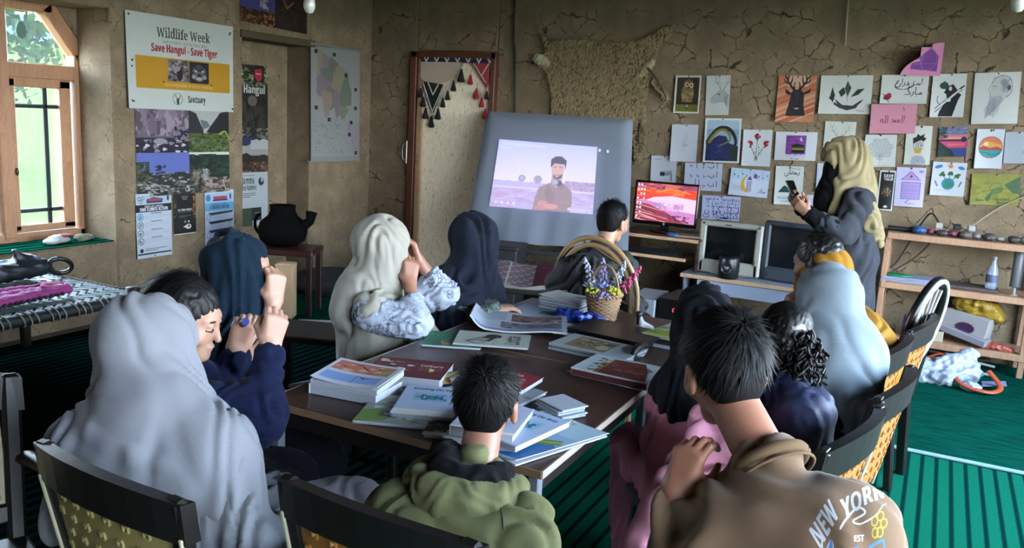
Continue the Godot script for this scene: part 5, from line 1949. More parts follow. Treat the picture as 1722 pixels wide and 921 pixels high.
# ---------------------------------------------------------------- carpets, cot, bags and the corner stool
func build_floor_things() -> void:
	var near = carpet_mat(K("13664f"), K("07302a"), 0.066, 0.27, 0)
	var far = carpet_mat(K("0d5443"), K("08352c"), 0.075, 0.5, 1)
	var st = mb()
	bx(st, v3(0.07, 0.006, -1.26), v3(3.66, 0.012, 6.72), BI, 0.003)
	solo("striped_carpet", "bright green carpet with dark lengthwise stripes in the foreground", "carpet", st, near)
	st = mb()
	bx(st, v3(-3.42, 0.006, -1.26), v3(3.3, 0.012, 6.72), BI, 0.003)  # left part of the floor carpet, shade put into its darker colour
	solo("shade_toned_carpet", "very dark green ribbed carpet on the left half of the floor", "carpet", st, carpet_mat(K("0b2a25"), K("05100f"), 0.066, 0.5, 7))
	st = mb()
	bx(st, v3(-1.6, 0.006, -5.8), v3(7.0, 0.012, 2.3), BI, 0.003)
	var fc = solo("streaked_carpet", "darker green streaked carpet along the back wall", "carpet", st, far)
	st = mb()
	bx(st, v3(0.8, 0.013, -4.655), v3(2.1, 0.012, 0.035), BI, 0.004)
	part(fc, "edge_band", st, mat(K("86a9a2"), 0.9))
	build_cot()
	# black bag and pink bag on the cot
	var fold = func(p, n): return 0.012 * noise.get_noise_3d(p.x * 16, p.y * 16, p.z * 16) + 0.005 * absf(noise.get_noise_3d(p.x * 40 + 9, p.y * 40, p.z * 40))
	var bag = thing("black_bag", "slumped black bag with a round strap ring on the cot under the window", "bag", v3(-4.66, 0.515, -2.9), 0.1)
	var m = field_mesh([["c", v3(0.0, 0.05, 0.22), v3(0, 0.055, -0.22), 0.055, 0.05, 0.05], ["c", v3(-0.12, 0.05, 0.3), v3(-0.1, 0.05, -0.2), 0.06, 0.05, 0.05], ["c", v3(-0.05, 0.08, -0.16), v3(-0.02, 0.17, -0.06), 0.05, 0.014, 0.06], ["c", v3(0, 0.06, 0.25), v3(-0.05, 0.15, 0.2), 0.06, 0.02, 0.06], ["cut", Vector3.DOWN, v3(0, 0.0, 0)]], 0.014, {}, fold)
	mesh_node("body", m, mat(K("151d24"), 0.5), bag)
	st = mb()
	tube(st, arc(v3(0.05, 0.055, -0.3), v3(0.01, 0.04, 0.02).normalized() * 0.055, v3(0.02, 0.0, -0.065), 0.0, TAU, 18), 0.014, 8)
	part(bag, "strap_ring", st, mat(K("10151a"), 0.35))
	st = mb()
	tube(st, spline([v3(0.05, 0.1, 0.28), v3(0.06, 0.12, 0.12), v3(0.055, 0.1, -0.02)], 6), 0.008, 6, true, 0.5)
	part(bag, "zip_edge", st, mat(K("8e979e"), 0.4))
	var pink = thing("pink_bag", "folded bright pink woven bag with loop handle lying on the cot", "bag", v3(-4.22, 0.515, -2.7), 0.05)
	m = field_mesh([["c", v3(-0.12, 0.02, 0.2), v3(-0.1, 0.02, -0.22), 0.03, 0.022, 0.03], ["c", v3(0.08, 0.02, 0.2), v3(0.04, 0.02, -0.24), 0.03, 0.022, 0.03], ["c", v3(0, 0.03, 0.2), v3(0, 0.03, -0.1), 0.03, 0.02, 0.05], ["cut", Vector3.DOWN, Vector3.ZERO]], 0.012, {}, fold)
	var pm = mat(K("b8346f"), 0.85)
	pm.albedo_color = Color.WHITE
	pm.albedo_texture = ntex(0.02, K("c23a78"), K("a94a9c"), 256, 4, false, 12)
	pm.uv1_triplanar = true
	pm.uv1_scale = v3(2, 4, 4)
	mesh_node("body", m, pm, pink)
	st = mb()
	tube(st, arc(v3(0.03, 0.055, -0.16), v3(0.045, 0, 0.01), v3(0.0, 0.004, 0.07), 0.0, TAU, 20), 0.01, 6, true, 0.6)
	part(pink, "handle", st, mat(K("cc5f92"), 0.85))
	st = mb()
	for i in 12:
		ball(st, v3(0.12 - 0.003 * i, 0.012, 0.22 - i * 0.035), v3(0.01, 0.012, 0.014), 6)
	part(pink, "beaded_hem", st, mat(K("2a1a22"), 0.8)).set_meta("kind", "stuff")
	# corner stool with drawer and the black pot
	var stool = thing("corner_stool", "dark red stool with a cream box beneath it by the alcove", "stool", v3(-4.42, 0.012, -4.92), 0.45)
	st = mb()
	bx(st, v3(0, 0.49, 0), v3(0.5, 0.045, 0.36), BI, 0.008)
	part(stool, "top", st, mat(K("3a1512"), 0.4))
	for e in [[-1, -1], [1, -1], [-1, 1], [1, 1]]:
		st = mb()
		bx(st, v3(e[0] * 0.22, 0.235, e[1] * 0.15), v3(0.045, 0.47, 0.045))
		part(stool, "leg", st, mat(K("2a100e"), 0.45))
	var box = thing("cream_box", "tall cream wooden box standing under the stool with the pot", "box", v3(-4.29, 0.012, -4.78), 0.45)
	st = mb()
	bx(st, v3(0, 0.21, 0), v3(0.13, 0.42, 0.12), BI, 0.006)
	part(box, "body", st, wood_pale)
	st = mb()
	bx(st, v3(0, 0.405, 0), v3(0.137, 0.015, 0.127), BI, 0.003)
	part(box, "lid", st, wood_pale)
	var pot = thing("black_pot", "round blackened metal pot with spout standing on the corner stool", "pot", v3(-4.48, 0.525, -4.95), 0.3)
	st = mb()
	lathe(st, [v2(0.0, 0.0), v2(0.11, 0.0), v2(0.17, 0.04), v2(0.19, 0.11), v2(0.17, 0.18), v2(0.11, 0.23), v2(0.095, 0.27), v2(0.1, 0.31), v2(0.085, 0.31), v2(0.08, 0.27), v2(0.0, 0.25)], Vector3.ZERO, 24)
	part(pot, "body", st, mat(K("0d0b09"), 0.85, {"spec": 0.15}))
	st = mb()
	tube(st, [v3(0.12, 0.13, 0), v3(0.22, 0.2, 0), v3(0.235, 0.27, 0)], [0.05, 0.035, 0.045], 10)
	part(pot, "spout", st, mat(K("0d0b09"), 0.85, {"spec": 0.15}))
	st = mb()
	tube(st, arc(v3(-0.17, 0.15, 0), v3(-0.06, 0, 0), v3(0, 0.08, 0), -1.3, 1.3, 10), 0.012, 8)
	part(pot, "handle", st, mat(K("0d0b09"), 0.85, {"spec": 0.15}))
	st = mb()
	tube(st, [v3(-4.06, 0.035, -4.66), v3(-3.9, 0.035, -4.75), v3(-3.74, 0.035, -4.85)], [0.018, 0.022, 0.016], 10)
	solo("white_tube", "short white cardboard tube lying on the dark floor by the stool", "tube", st, mat(K("9a9a94"), 0.8))
	# dark floor cushions along the corner
	var cf = func(p, n): return 0.01 * noise.get_noise_3d(p.x * 8, p.y * 8, p.z * 8)
	var ci = 0
	for q in [[v3(-4.0, 0.012, -6.2), 0.2, 0.5, 0.3], [v3(-3.35, 0.012, -5.9), -0.15, 0.42, 0.26], [v3(-4.6, 0.012, -5.7), 0.8, 0.4, 0.28]]:
		var cm = field_mesh([["e", v3(0, 0.1, 0), v3(q[2], 0.1, q[3]), BI, 0.02], ["e", v3(0, 0.08, 0), v3(q[2] * 0.85, 0.13, q[3] * 0.8), BI, 0.04], ["cut", Vector3.DOWN, Vector3.ZERO]], 0.03, {}, cf)
		var co = mesh_node("floor_cushion", cm, mat(K("17191b"), 0.9), self)
		co.position = q[0]
		co.rotation.y = q[1]
		tag(co, ["dark cushion on the floor before the door corner", "dark cushion on the floor left of the screen's foot", "dark cushion on the floor beside the alcove"][ci], "cushion", "dark floor cushions")
		ci += 1

# the rope cot under the window
func build_cot() -> void:
	var cot = thing("rope_cot", "low cot webbed in dark and pale cord under the left window", "cot", v3(-4.5, 0, -1.75))
	var dark = mat(K("20262a"), 0.6)
	var L = 1.5
	var W = 0.55
	for s in [-1.0, 1.0]:
		for t in [-1.0, 1.0]:
			var st = mb()
			lathe(st, [v2(0.0, 0.012), v2(0.03, 0.012), v2(0.035, 0.2), v2(0.04, 0.42), v2(0.042, 0.53), v2(0.0, 0.535)], v3(s * (W - 0.05), 0, t * (L - 0.05)), 10)
			part(cot, "leg", st, mat(K("241d18"), 0.6))
		var st2 = mb()
		tube(st2, [v3(s * (W - 0.03), 0.47, -L), v3(s * (W - 0.03), 0.47, L)], 0.032, 10)
		part(cot, "side_rail", st2, dark)
		st2 = mb()
		tube(st2, [v3(-W, 0.47, s * (L - 0.03)), v3(W, 0.47, s * (L - 0.03))], 0.032, 10)
		part(cot, "end_rail", st2, dark)
	var bed = mb()
	bx(bed, v3(0, 0.478, 0), v3(2 * W - 0.04, 0.02, 2 * L - 0.04), BI, 0.004)
	part(cot, "webbing_ground", bed, mat(K("2c3438"), 0.75))
	var cord = mat(K("78857f"), 0.5)
	var cord2 = mat(K("5a6764"), 0.5)
	# herringbone of paired cords over the bed
	var n = 0
	for col in 11:
		var x0 = -W + 0.03 + col * 0.094
		var x1 = x0 + 0.09
		var d = 0.075 if col % 2 == 0 else -0.075
		for k in 26:
			var z = L - 0.1 - k * 0.055
			if z < -L + 0.1:
				continue
			var st = mb()
			bar(st, v3(x0, 0.491, z - d * 0.5), v3(x1, 0.491, z + d * 0.5), 0.03, 0.006, Vector3.UP, 0.002)
			part(cot, "webbing_strap", st, cord2 if (k + col) % 3 == 0 else cord)
	for col in 11:
		var st = mb()
		var x0 = -W + 0.03 + col * 0.094
		var d = 0.075 if col % 2 == 0 else -0.075
		for k in range(26, 53):
			var z = L - 0.1 - k * 0.055
			bar(st, v3(x0, 0.491, z - d * 0.5), v3(x0 + 0.09, 0.491, z + d * 0.5), 0.03, 0.006, Vector3.UP, 0.002)
		part(cot, "webbing_strap", st, cord).set_meta("kind", "stuff")
	# cords wrapped round the rails
	var wr = mb()
	for s in [-1.0, 1.0]:
		for k in 80:
			var z = -L + 0.06 + k * 0.037
			if k % 4 == 3:
				continue
			tube(wr, arc(v3(s * (W - 0.03), 0.47, z), v3(0, 0.036, 0.012), v3(s * 0.036, 0, 0.0), -0.3, 2.9, 6), 0.005, 4, false)
	for k in 27:
		tube(wr, arc(v3(-W + 0.05 + k * 0.039, 0.47, -L + 0.03), v3(0.012, 0.036, 0), v3(0, 0, -0.036), -0.3, 2.9, 6), 0.005, 4, false)
	part(cot, "rail_wrapping", wr, mat(K("b3ab94"), 0.6)).set_meta("kind", "stuff")

# ---------------------------------------------------------------- the two dark tables
func build_tables() -> void:
	var top_m = wood_dark.duplicate()
	top_m.roughness = 0.4
	top_m.clearcoat_enabled = true
	top_m.clearcoat = 0.15
	top_m.clearcoat_roughness = 0.22
	var steel = mat(K("a9b2bc"), 0.35, {"metal": 0.5})
	var i = 0
	for z in [-2.305, -3.24]:
		var t = thing("dark_table", ["near dark wood table with steel legs piled with books", "far dark wood table holding laptop and flower basket"][i], "table", v3(-1.27, 0.012, z))
		var st = mb()
		bx(st, v3(0, 0.696, 0), v3(0.93, 0.024, 0.928), BI, 0.003)
		part(t, "tabletop", st, top_m)
		for s in [-1.0, 1.0]:
			st = mb()
			bx(st, v3(s * 0.4665, 0.697, 0), v3(0.004, 0.022, 0.93), BI, 0.001)
			part(t, "edge_trim", st, mat(K("b8a898"), 0.4))
			st = mb()
			bx(st, v3(0, 0.697, s * 0.4655), v3(0.93, 0.022, 0.004), BI, 0.001)
			part(t, "edge_trim", st, mat(K("8a6a52"), 0.4))
			st = mb()
			bx(st, v3(s * 0.43, 0.655, 0), v3(0.025, 0.055, 0.8), BI, 0.003)
			part(t, "apron", st, mat(K("1a1311"), 0.5))
			st = mb()
			bx(st, v3(0, 0.655, s * 0.43), v3(0.84, 0.055, 0.025), BI, 0.003)
			part(t, "apron", st, mat(K("1a1311"), 0.5))
			for r in [-1.0, 1.0]:
				st = mb()
				bx(st, v3(s * 0.435, 0.34, r * 0.435), v3(0.03, 0.68, 0.03), BI, 0.003)
				part(t, "leg", st, steel)
		i += 1

# ---------------------------------------------------------------- plastic armchairs with a pierced back panel
func make_chair(called: String, label: String, panel_col: Color, arms: bool) -> Node3D:
	var t = thing(called, label, "chair", Vector3.ZERO, 0.0, "moulded chairs round the tables")
	var black = mat(K("120f0d"), 0.42, {"spec": 0.42})
	var lean = v3(0, 0.43, 0.085).normalized()
	for s in [-1.0, 1.0]:
		var st = mb()
		bar(st, v3(s * 0.2, 0.4, 0.21), v3(s * 0.222, 0.86, 0.3), 0.045, 0.032, v3(0, 0, 1), 0.01)
		part(t, "back_post", st, black)
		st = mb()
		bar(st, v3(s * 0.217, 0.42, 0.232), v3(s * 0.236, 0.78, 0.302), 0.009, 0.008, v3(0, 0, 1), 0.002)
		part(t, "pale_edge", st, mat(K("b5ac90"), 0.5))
		for r in [-1.0, 1.0]:
			st = mb()
			bar(st, v3(s * 0.2, 0.4, r * 0.19), v3(s * (0.23 if r < 0 else 0.215), 0.012, r * 0.22), 0.042, 0.036, v3(0, 0, 1), 0.008)
			part(t, "leg", st, black)
		if arms:
			st = mb()
			tube(st, spline([v3(s * 0.235, 0.64, 0.25), v3(s * 0.265, 0.645, 0.1), v3(s * 0.27, 0.64, -0.12), v3(s * 0.262, 0.6, -0.2), v3(s * 0.235, 0.42, -0.19)], 5), 0.027, 8, true, 0.6)
			part(t, "armrest", st, black)
	var st = mb()
	bx(st, v3(0, 0.425, 0.0), v3(0.45, 0.03, 0.44), BI, 0.01)
	part(t, "seat", st, black)
	# curved top rail
	st = mb()
	flat(st)
	var n = 8
	for k in n:
		var q = []
		for e in [k, k + 1]:
			var x = -0.245 + 0.49 * e / n
			var y = 0.868 - 1.0 * x * x * 0.3
			var z = 0.297 + 0.04 - x * x * 0.7
			q.append([v3(x, y, z - 0.02), v3(x, y + 0.004, z + 0.014), v3(x, y - 0.085, z + 0.002), v3(x, y - 0.085, z - 0.033)])
		for e in 4:
			quad(st, q[0][e], q[0][(e + 1) % 4], q[1][(e + 1) % 4], q[1][e])
		if k == 0:
			quad(st, q[0][0], q[0][3], q[0][2], q[0][1])
		if k == n - 1:
			quad(st, q[1][0], q[1][1], q[1][2], q[1][3])
	part(t, "top_rail", st, black)
	st = mb()
	bx(st, v3(0, 0.5, 0.235), v3(0.4, 0.05, 0.025), Basis(Vector3.RIGHT, 0.19), 0.006)
	part(t, "lower_rail", st, black)
	# pierced panel: a plate with square holes, each with a raised rim
	var pm = mat(panel_col, 0.45)
	var P = func(u: float, v: float, d: float) -> Vector3:
		var y = lerpf(0.52, 0.795, v)
		return v3(lerpf(-0.19, 0.19, u), y, 0.21 + (y - 0.4) * 0.196 + 0.012 + d + 0.02 * (1.0 - pow(2.0 * u - 1.0, 2)))
	st = mb()
	flat(st)
	var NU = 27
	var NV = 19
	for j in NV:
		for i in NU:
			var hole = j % 3 == 1 and i % 4 == (1 if (j / 3) % 2 == 0 else 3)
			var c = []
			for e in [[0, 0], [1, 0], [1, 1], [0, 1]]:
				c.append([float(i + e[0]) / NU, float(j + e[1]) / NV])
			var f = c.map(func(q): return P.call(q[0], q[1], 0.004))
			var b = c.map(func(q): return P.call(q[0], q[1], -0.004))
			if hole:
				for e in 4:
					quad(st, f[e], f[(e + 1) % 4], b[(e + 1) % 4], b[e])
					var o: Vector3 = (f[e] - (f[0] + f[2]) * 0.5) * 1.5 + (f[0] + f[2]) * 0.5
					bar(st, f[e] + v3(0, 0, 0.002), f[(e + 1) % 4] + v3(0, 0, 0.002), 0.005, 0.006, v3(0, 0, 1), 0.001)
			else:
				quad(st, f[0], f[3], f[2], f[1])
				quad(st, b[0], b[1], b[2], b[3])
	part(t, "pierced_panel", st, pm)
	return t

func build_chairs() -> void:
	var olive = K("8a7a4a")
	var gold = K("a06a2c")
	var a = make_chair("moulded_chair", "black chair with olive pierced back under the girl in the grey head scarf", olive, true)
	a.position = v3(-1.40, 0, -1.36)
	a.rotation.y = -0.08
	var b = make_chair("moulded_chair", "black chair with golden pierced back behind the boy in the green hoodie", gold, false)
	b.position = v3(-0.86, 0, -1.52)
	b.rotation.y = -0.06
	copy(a, v3(-1.92, 0, -1.0), -PI / 2 - 0.35, "empty black armchair at the left edge of the picture")
	var spots = [
		[b, v3(-0.41, 0, -2.34), 1.36, "black chair under the small girl with the curly ponytail"],
		[b, v3(-0.34, 0, -2.85), 1.42, "black chair under the girl in the white head scarf"],
		[b, v3(-0.37, 0, -3.36), 1.42, "black chair with golden panel behind the white head scarf"],
		[b, v3(-0.29, 0, -3.86), 1.4, "black chair under the pupil in the mustard scarf"],
		[b, v3(-0.2, 0, -1.36), 0.35, "dark chair under the young man in the brown sweatshirt"],
	]
	for s in spots:
		copy(s[0], s[1], s[2], s[3])
	var bk = mat(K("16120f"), 0.4)
	var sk = 0
	for q in [[v3(-2.08, 0.012, -2.1), "dark stool under the girl in the long teal veil"], [v3(-2.05, 0.012, -2.84), "dark stool under the girl in the cream head scarf"], [v3(-1.93, 0.012, -3.34), "dark stool under the girl in the navy head scarf"], [v3(-0.55, 0.012, -2.47), "dark stool under the girl in the pink dress"]]:
		var so = thing("dark_stool", q[1], "stool", q[0], 0.2 * sk, "dark stools")
		var st = mb()
		bx(st, v3(0, 0.41, 0), v3(0.36, 0.03, 0.36), BI, 0.008)
		part(so, "seat", st, bk)
		for e in [[-1, -1], [1, -1], [-1, 1], [1, 1]]:
			st = mb()
			bar(st, v3(e[0] * 0.14, 0.4, e[1] * 0.14), v3(e[0] * 0.16, 0.0, e[1] * 0.16), 0.035, 0.035, v3(0, 0, 1))
			part(so, "leg", st, bk)
		sk += 1
	# low dark bench between the teal veil and the cream scarf
	var be = thing("dark_bench", "low dark bench with crossed braces standing empty behind the cream scarf", "bench", v3(-2.72, 0.012, -3.35), 0.35)
	var st = mb()
	bx(st, v3(0, 0.43, 0), v3(0.62, 0.035, 0.34), BI, 0.006)
	part(be, "seat", st, bk)
	for e in [[-1, -1], [1, -1], [-1, 1], [1, 1]]:
		st = mb()
		bx(st, v3(e[0] * 0.27, 0.21, e[1] * 0.13), v3(0.045, 0.42, 0.045), BI, 0.004)
		part(be, "leg", st, bk)
	for e in [-1, 1]:
		st = mb()
		bar(st, v3(-0.27, 0.08, e * 0.13), v3(0.27, 0.3, -e * 0.13), 0.03, 0.02)
		part(be, "brace", st, mat(K("4d5150"), 0.6))
	# the chair with an oval ring back at the end of the right row
	var rc = thing("ring_chair", "black chair with an open oval ring back before the wooden shelf", "chair", v3(-0.25, 0, -4.15), 1.25)
	var black = mat(K("15110f"), 0.32)
	st = mb()
	tube(st, arc(v3(0, 0.8, 0.27), v3(0.17, 0, 0), v3(0, 0.2, 0.04), 0.0, TAU, 26), 0.022, 8)
	part(rc, "ring_back", st, black)
	st = mb()
	tube(st, arc(v3(0, 0.8, 0.285), v3(0.17, 0, 0), v3(0, 0.2, 0.04), 0.0, TAU, 26), 0.012, 6)
	part(rc, "pale_edge", st, mat(K("b9b6aa"), 0.5))
	for k in 4:
		st = mb()
		var x = -0.09 + k * 0.06
		tube(st, [v3(x, 0.64, 0.24), v3(x * 0.6, 0.8, 0.27), v3(x, 0.96, 0.3)], 0.009, 6)
		part(rc, "spindle", st, mat(K("8f8c84"), 0.5))
	for s in [-1.0, 1.0]:
		st = mb()
		bar(st, v3(s * 0.17, 0.42, 0.2), v3(s * 0.15, 0.72, 0.25), 0.035, 0.035, v3(0, 0, 1))
		part(rc, "back_post", st, black)
		for r in [-1.0, 1.0]:
			st = mb()
			bar(st, v3(s * 0.19, 0.42, r * 0.18), v3(s * 0.21, 0.012, r * 0.2), 0.04, 0.04, v3(0, 0, 1))
			part(rc, "leg", st, black)
	st = mb()
	bx(st, v3(0, 0.43, 0), v3(0.44, 0.035, 0.42), BI, 0.01)
	part(rc, "seat", st, black)
	# rattan chair at the far end of the table
	var ra = thing("rattan_chair", "arched rattan chair at the far end of the tables", "chair", v3(-1.46, 0, -4.2), -0.12)
	var cane = mat(K("b08a5c"), 0.5)
	for o in [0.0, 0.035]:
		st = mb()
		tube(st, [v3(-0.235 + o, 0.25, 0.22)] + arc(v3(0, 0.76, 0.27), v3(0.235 - o, 0, 0), v3(0, 0.27 - o, 0.05), PI, 0.0, 18) + [v3(0.235 - o, 0.25, 0.22)], 0.013, 8)
		part(ra, "arched_frame", st, cane)
	for k in 13:
		var y = 0.36 + k * 0.05
		var hw = 0.2 if y < 0.76 else 0.2 * sqrt(maxf(0.0, 1.0 - pow((y - 0.76) / 0.24, 2)))
		if hw < 0.03:
			continue
		st = mb()
		tube(st, [v3(-hw, y + 0.05, 0.265), v3(hw, y - 0.05, 0.262)], 0.006, 6)
		part(ra, "cane_strip", st, mat(K("8c7048"), 0.5))
	for s in [-1.0, 1.0]:
		for r in [-1.0, 1.0]:
			st = mb()
			tube(st, [v3(s * 0.2, 0.42, r * 0.2), v3(s * 0.22, 0.012, r * 0.22)], 0.016, 8)
			part(ra, "leg", st, cane)
	st = mb()
	lathe(st, [v2(0, 0.4), v2(0.24, 0.4), v2(0.25, 0.42), v2(0.24, 0.44), v2(0, 0.445)], Vector3.ZERO, 20)
	part(ra, "seat", st, cane)

# ---------------------------------------------------------------- screen, computers, shelf
func build_back_furniture() -> void:
	build_screen_board()
	build_computer_corner()
	build_shelf()

func build_screen_board() -> void:
	var tl = v3(-3.581, 1.645, -6.45)
	var tr = v3(-2.25, 1.641, -6.45)
	var bl = v3(-3.53, 0.545, -6.1)
	var br = v3(-2.08, 0.64, -6.1)
	var up = (tl - bl + tr - br).normalized()
	var rt = (tr - tl).normalized()
	var nrm = rt.cross(up).normalized()
	var t = thing("easel_board", "tilted easel board draped in a pale cloth with a film projected on it", "projection board", v3(-2.85, 0.012, -6.3))
	var o = t.position
	var P = func(u: float, v: float) -> Vector3: return tl.lerp(tr, u).lerp(bl.lerp(br, u), v) - o
	var st = mb()
	var c = (tl + tr + bl + br) * 0.25 - o
	bx(st, c - nrm * 0.035, v3(1.26, 1.02, 0.025), Basis(rt, up, nrm), 0.006)
	part(t, "board", st, mat(K("2a2620"), 0.7))
	st = mb()
	sheet(st, func(u, v):
		var e: float = minf(minf(u, 1.0 - u), v) * 12.0
		var round: float = maxf(0.0, 1.0 - e)
		var fold: float = v * v * (0.012 * sin(u * 19.0 + 1.0) + 0.008 * sin(u * 41.0 + v * 3.0)) * (1.0 if v > 0.4 else 0.4) + 0.014 * v * maxf(0.0, u - 0.8) * 5.0 * sin(u * 60.0)
		var crn: float = 0.03 * maxf(0.0, 1.0 - (u * u + v * v) * 600.0) + 0.0
		return P.call(u, v) + nrm * (0.012 + fold - 0.05 * round * round) + rt * crn, 60, 30, 0.002)
	var cloth = part(t, "cloth", st, mat(K("888f9d"), 0.9, {"rim": 0.2}))
	var back = nrm
	for x in [-0.52, 0.0, 0.52]:
		st = mb()
		var a = c + rt * x * 0.9 + up * (-0.3 if x else 0.3) - nrm * 0.06
		bar(st, a, v3(a.x + x * 0.12, 0.0, a.z + (0.14 if x else -0.38)), 0.04, 0.03, v3(0, 0, 1))
		part(t, "leg", st, mat(K("5d6672"), 0.5, {"metal": 0.3}))
	st = mb()
	bar(st, c - rt * 0.45 - up * 0.62 - nrm * 0.03, c + rt * 0.5 - up * 0.6 - nrm * 0.03, 0.035, 0.03, Vector3.UP)
	part(t, "crossbar", st, mat(K("3a3d42"), 0.6))
	# the projected film: its thrown light is put into a sheet that glows by itself
	var p = pic(680, 480, K("b6b4e6"))
	for y in 48:
		var f = y / 48.0
		p.rect(0, f, 1, 0.022, K("a9aef0").lerp(K("c9c2ea"), minf(f * 1.8, 1.0)))
	p.rect(0, 0.62, 1, 0.38, K("a79bc4"))
	p.ridge(0, 1, 0.6, 0.008, 0.7, K("a69cc8"), 30)
	p.poly(pv([0.6, 0.66, 0.72, 0.56, 0.9, 0.54, 1, 0.57, 1, 0.72, 0.6, 0.72]), K("a08ab4"))
	p.blobs(0.72, 0.54, 0.28, 0.14, 60, [K("94809f"), K("8a7a94"), K("a892b4")], 0.025)
	p.blobs(0, 0.7, 1, 0.3, 120, [K("b09ac2"), K("a48cb4"), K("9a90bc"), K("b8a4cc")], 0.06, 0.3)
	p.rect(0, 0.68, 1, 0.03, K("bdb4dc"))
	# presenter in a brown shirt
	p.poly(pv([0.43, 1, 0.44, 0.82, 0.47, 0.66, 0.55, 0.6, 0.63, 0.56, 0.74, 0.62, 0.79, 0.7, 0.8, 0.86, 0.78, 1]), K("857170"))
	p.poly(pv([0.55, 0.6, 0.61, 0.72, 0.62, 0.9, 0.58, 0.95, 0.53, 0.75]), K("796664"))
	p.poly(pv([0.585, 0.45, 0.69, 0.45, 0.68, 0.6, 0.63, 0.66, 0.58, 0.6]), K("b08d86"))
	p.oval(0.635, 0.38, 0.062, 0.13, K("b8948c"))
	p.poly(pv([0.565, 0.36, 0.56, 0.24, 0.6, 0.19, 0.66, 0.18, 0.715, 0.24, 0.71, 0.38, 0.695, 0.3, 0.6, 0.29]), K("3a3444"))
	p.poly(pv([0.59, 0.45, 0.63, 0.5, 0.69, 0.44, 0.68, 0.5, 0.64, 0.54, 0.6, 0.51]), K("57474e"))
	p.line(pv([0.595, 0.35, 0.62, 0.345]), 4, K("463a42"))
	p.line(pv([0.65, 0.345, 0.68, 0.35]), 4, K("463a42"))
	p.line(pv([0.615, 0.46, 0.655, 0.46]), 4, K("5d4246"))
	p.poly(pv([0.57, 0.6, 0.66, 0.56, 0.72, 0.6, 0.68, 0.68, 0.64, 0.62]), K("776462"))
	p.line(pv([0.62, 0.62, 0.63, 0.96]), 3, K("6a5856"))
	p.oval(0.66, 0.58, 0.03, 0.04, K("3e3a48"))
	p.oval(0.52, 0.9, 0.05, 0.05, K("b47d7c"))
	p.oval(0.6, 0.93, 0.07, 0.04, K("b9837f"))
	p.oval(0.5, 0.97, 0.06, 0.04, K("aa7474"))
	for q in [[0.29, 0.55, 0.035], [0.45, 0.55, 0.04], [0.62, 0.57, 0.035]]:
		p.oval(q[0], q[1], q[2], q[2] * 1.4, K("74707e"))
		p.oval(q[0], q[1], q[2] * 0.8, q[2] * 1.1, K("9c98b0"))
	p.line(pv([0.44, 0.52, 0.44, 0.58]), 4, K("55505e"))
	p.line(pv([0.46, 0.52, 0.46, 0.58]), 4, K("55505e"))
	p.text("Wildlife film: Hangul of the valley and its future", 0.26, 0.06, 0.045, K("c6c6ee"), 0.46)
	p.text("Subscribe", 0.08, 0.11, 0.035, K("c6c6ee"), 0.12)
	p.line(pv([0.02, 0.86, 0.98, 0.86]), 3, K("c06a88"))
	for i in 4:
		p.oval(0.06 + i * 0.06, 0.93, 0.014, 0.02, K("c9c4e2"))
	p.rect(0.76, 0.93, 0.22, 0.04, K("b4a8ca"))
	p.grain(0.02)
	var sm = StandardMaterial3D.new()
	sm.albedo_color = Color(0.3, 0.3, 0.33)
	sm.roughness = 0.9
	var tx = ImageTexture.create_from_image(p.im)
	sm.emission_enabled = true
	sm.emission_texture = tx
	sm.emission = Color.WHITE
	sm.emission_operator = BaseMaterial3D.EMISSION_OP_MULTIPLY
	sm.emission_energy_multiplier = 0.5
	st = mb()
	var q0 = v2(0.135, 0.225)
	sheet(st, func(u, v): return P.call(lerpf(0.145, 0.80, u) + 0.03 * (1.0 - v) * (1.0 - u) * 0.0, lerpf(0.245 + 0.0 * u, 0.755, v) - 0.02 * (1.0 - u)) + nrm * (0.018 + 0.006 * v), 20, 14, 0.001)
	part(t, "projected_film_glow_sheet", st, sm)  # glowing layer in place of projector light on the cloth
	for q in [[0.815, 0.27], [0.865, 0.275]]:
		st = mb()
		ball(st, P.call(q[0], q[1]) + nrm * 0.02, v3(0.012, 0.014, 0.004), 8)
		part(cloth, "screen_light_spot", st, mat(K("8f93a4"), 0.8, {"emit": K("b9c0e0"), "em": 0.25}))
	var lamp = AreaLight3D.new()
	lamp.name = "film_glow"
	lamp.area_size = v2(0.85, 0.55)
	lamp.light_energy = 0.05
	lamp.light_color = K("b8b4ee")
	lamp.shadow_enabled = true
	t.add_child(lamp)
	lamp.position = c + nrm * 0.08
	lamp.basis = Basis(rt, up, nrm)

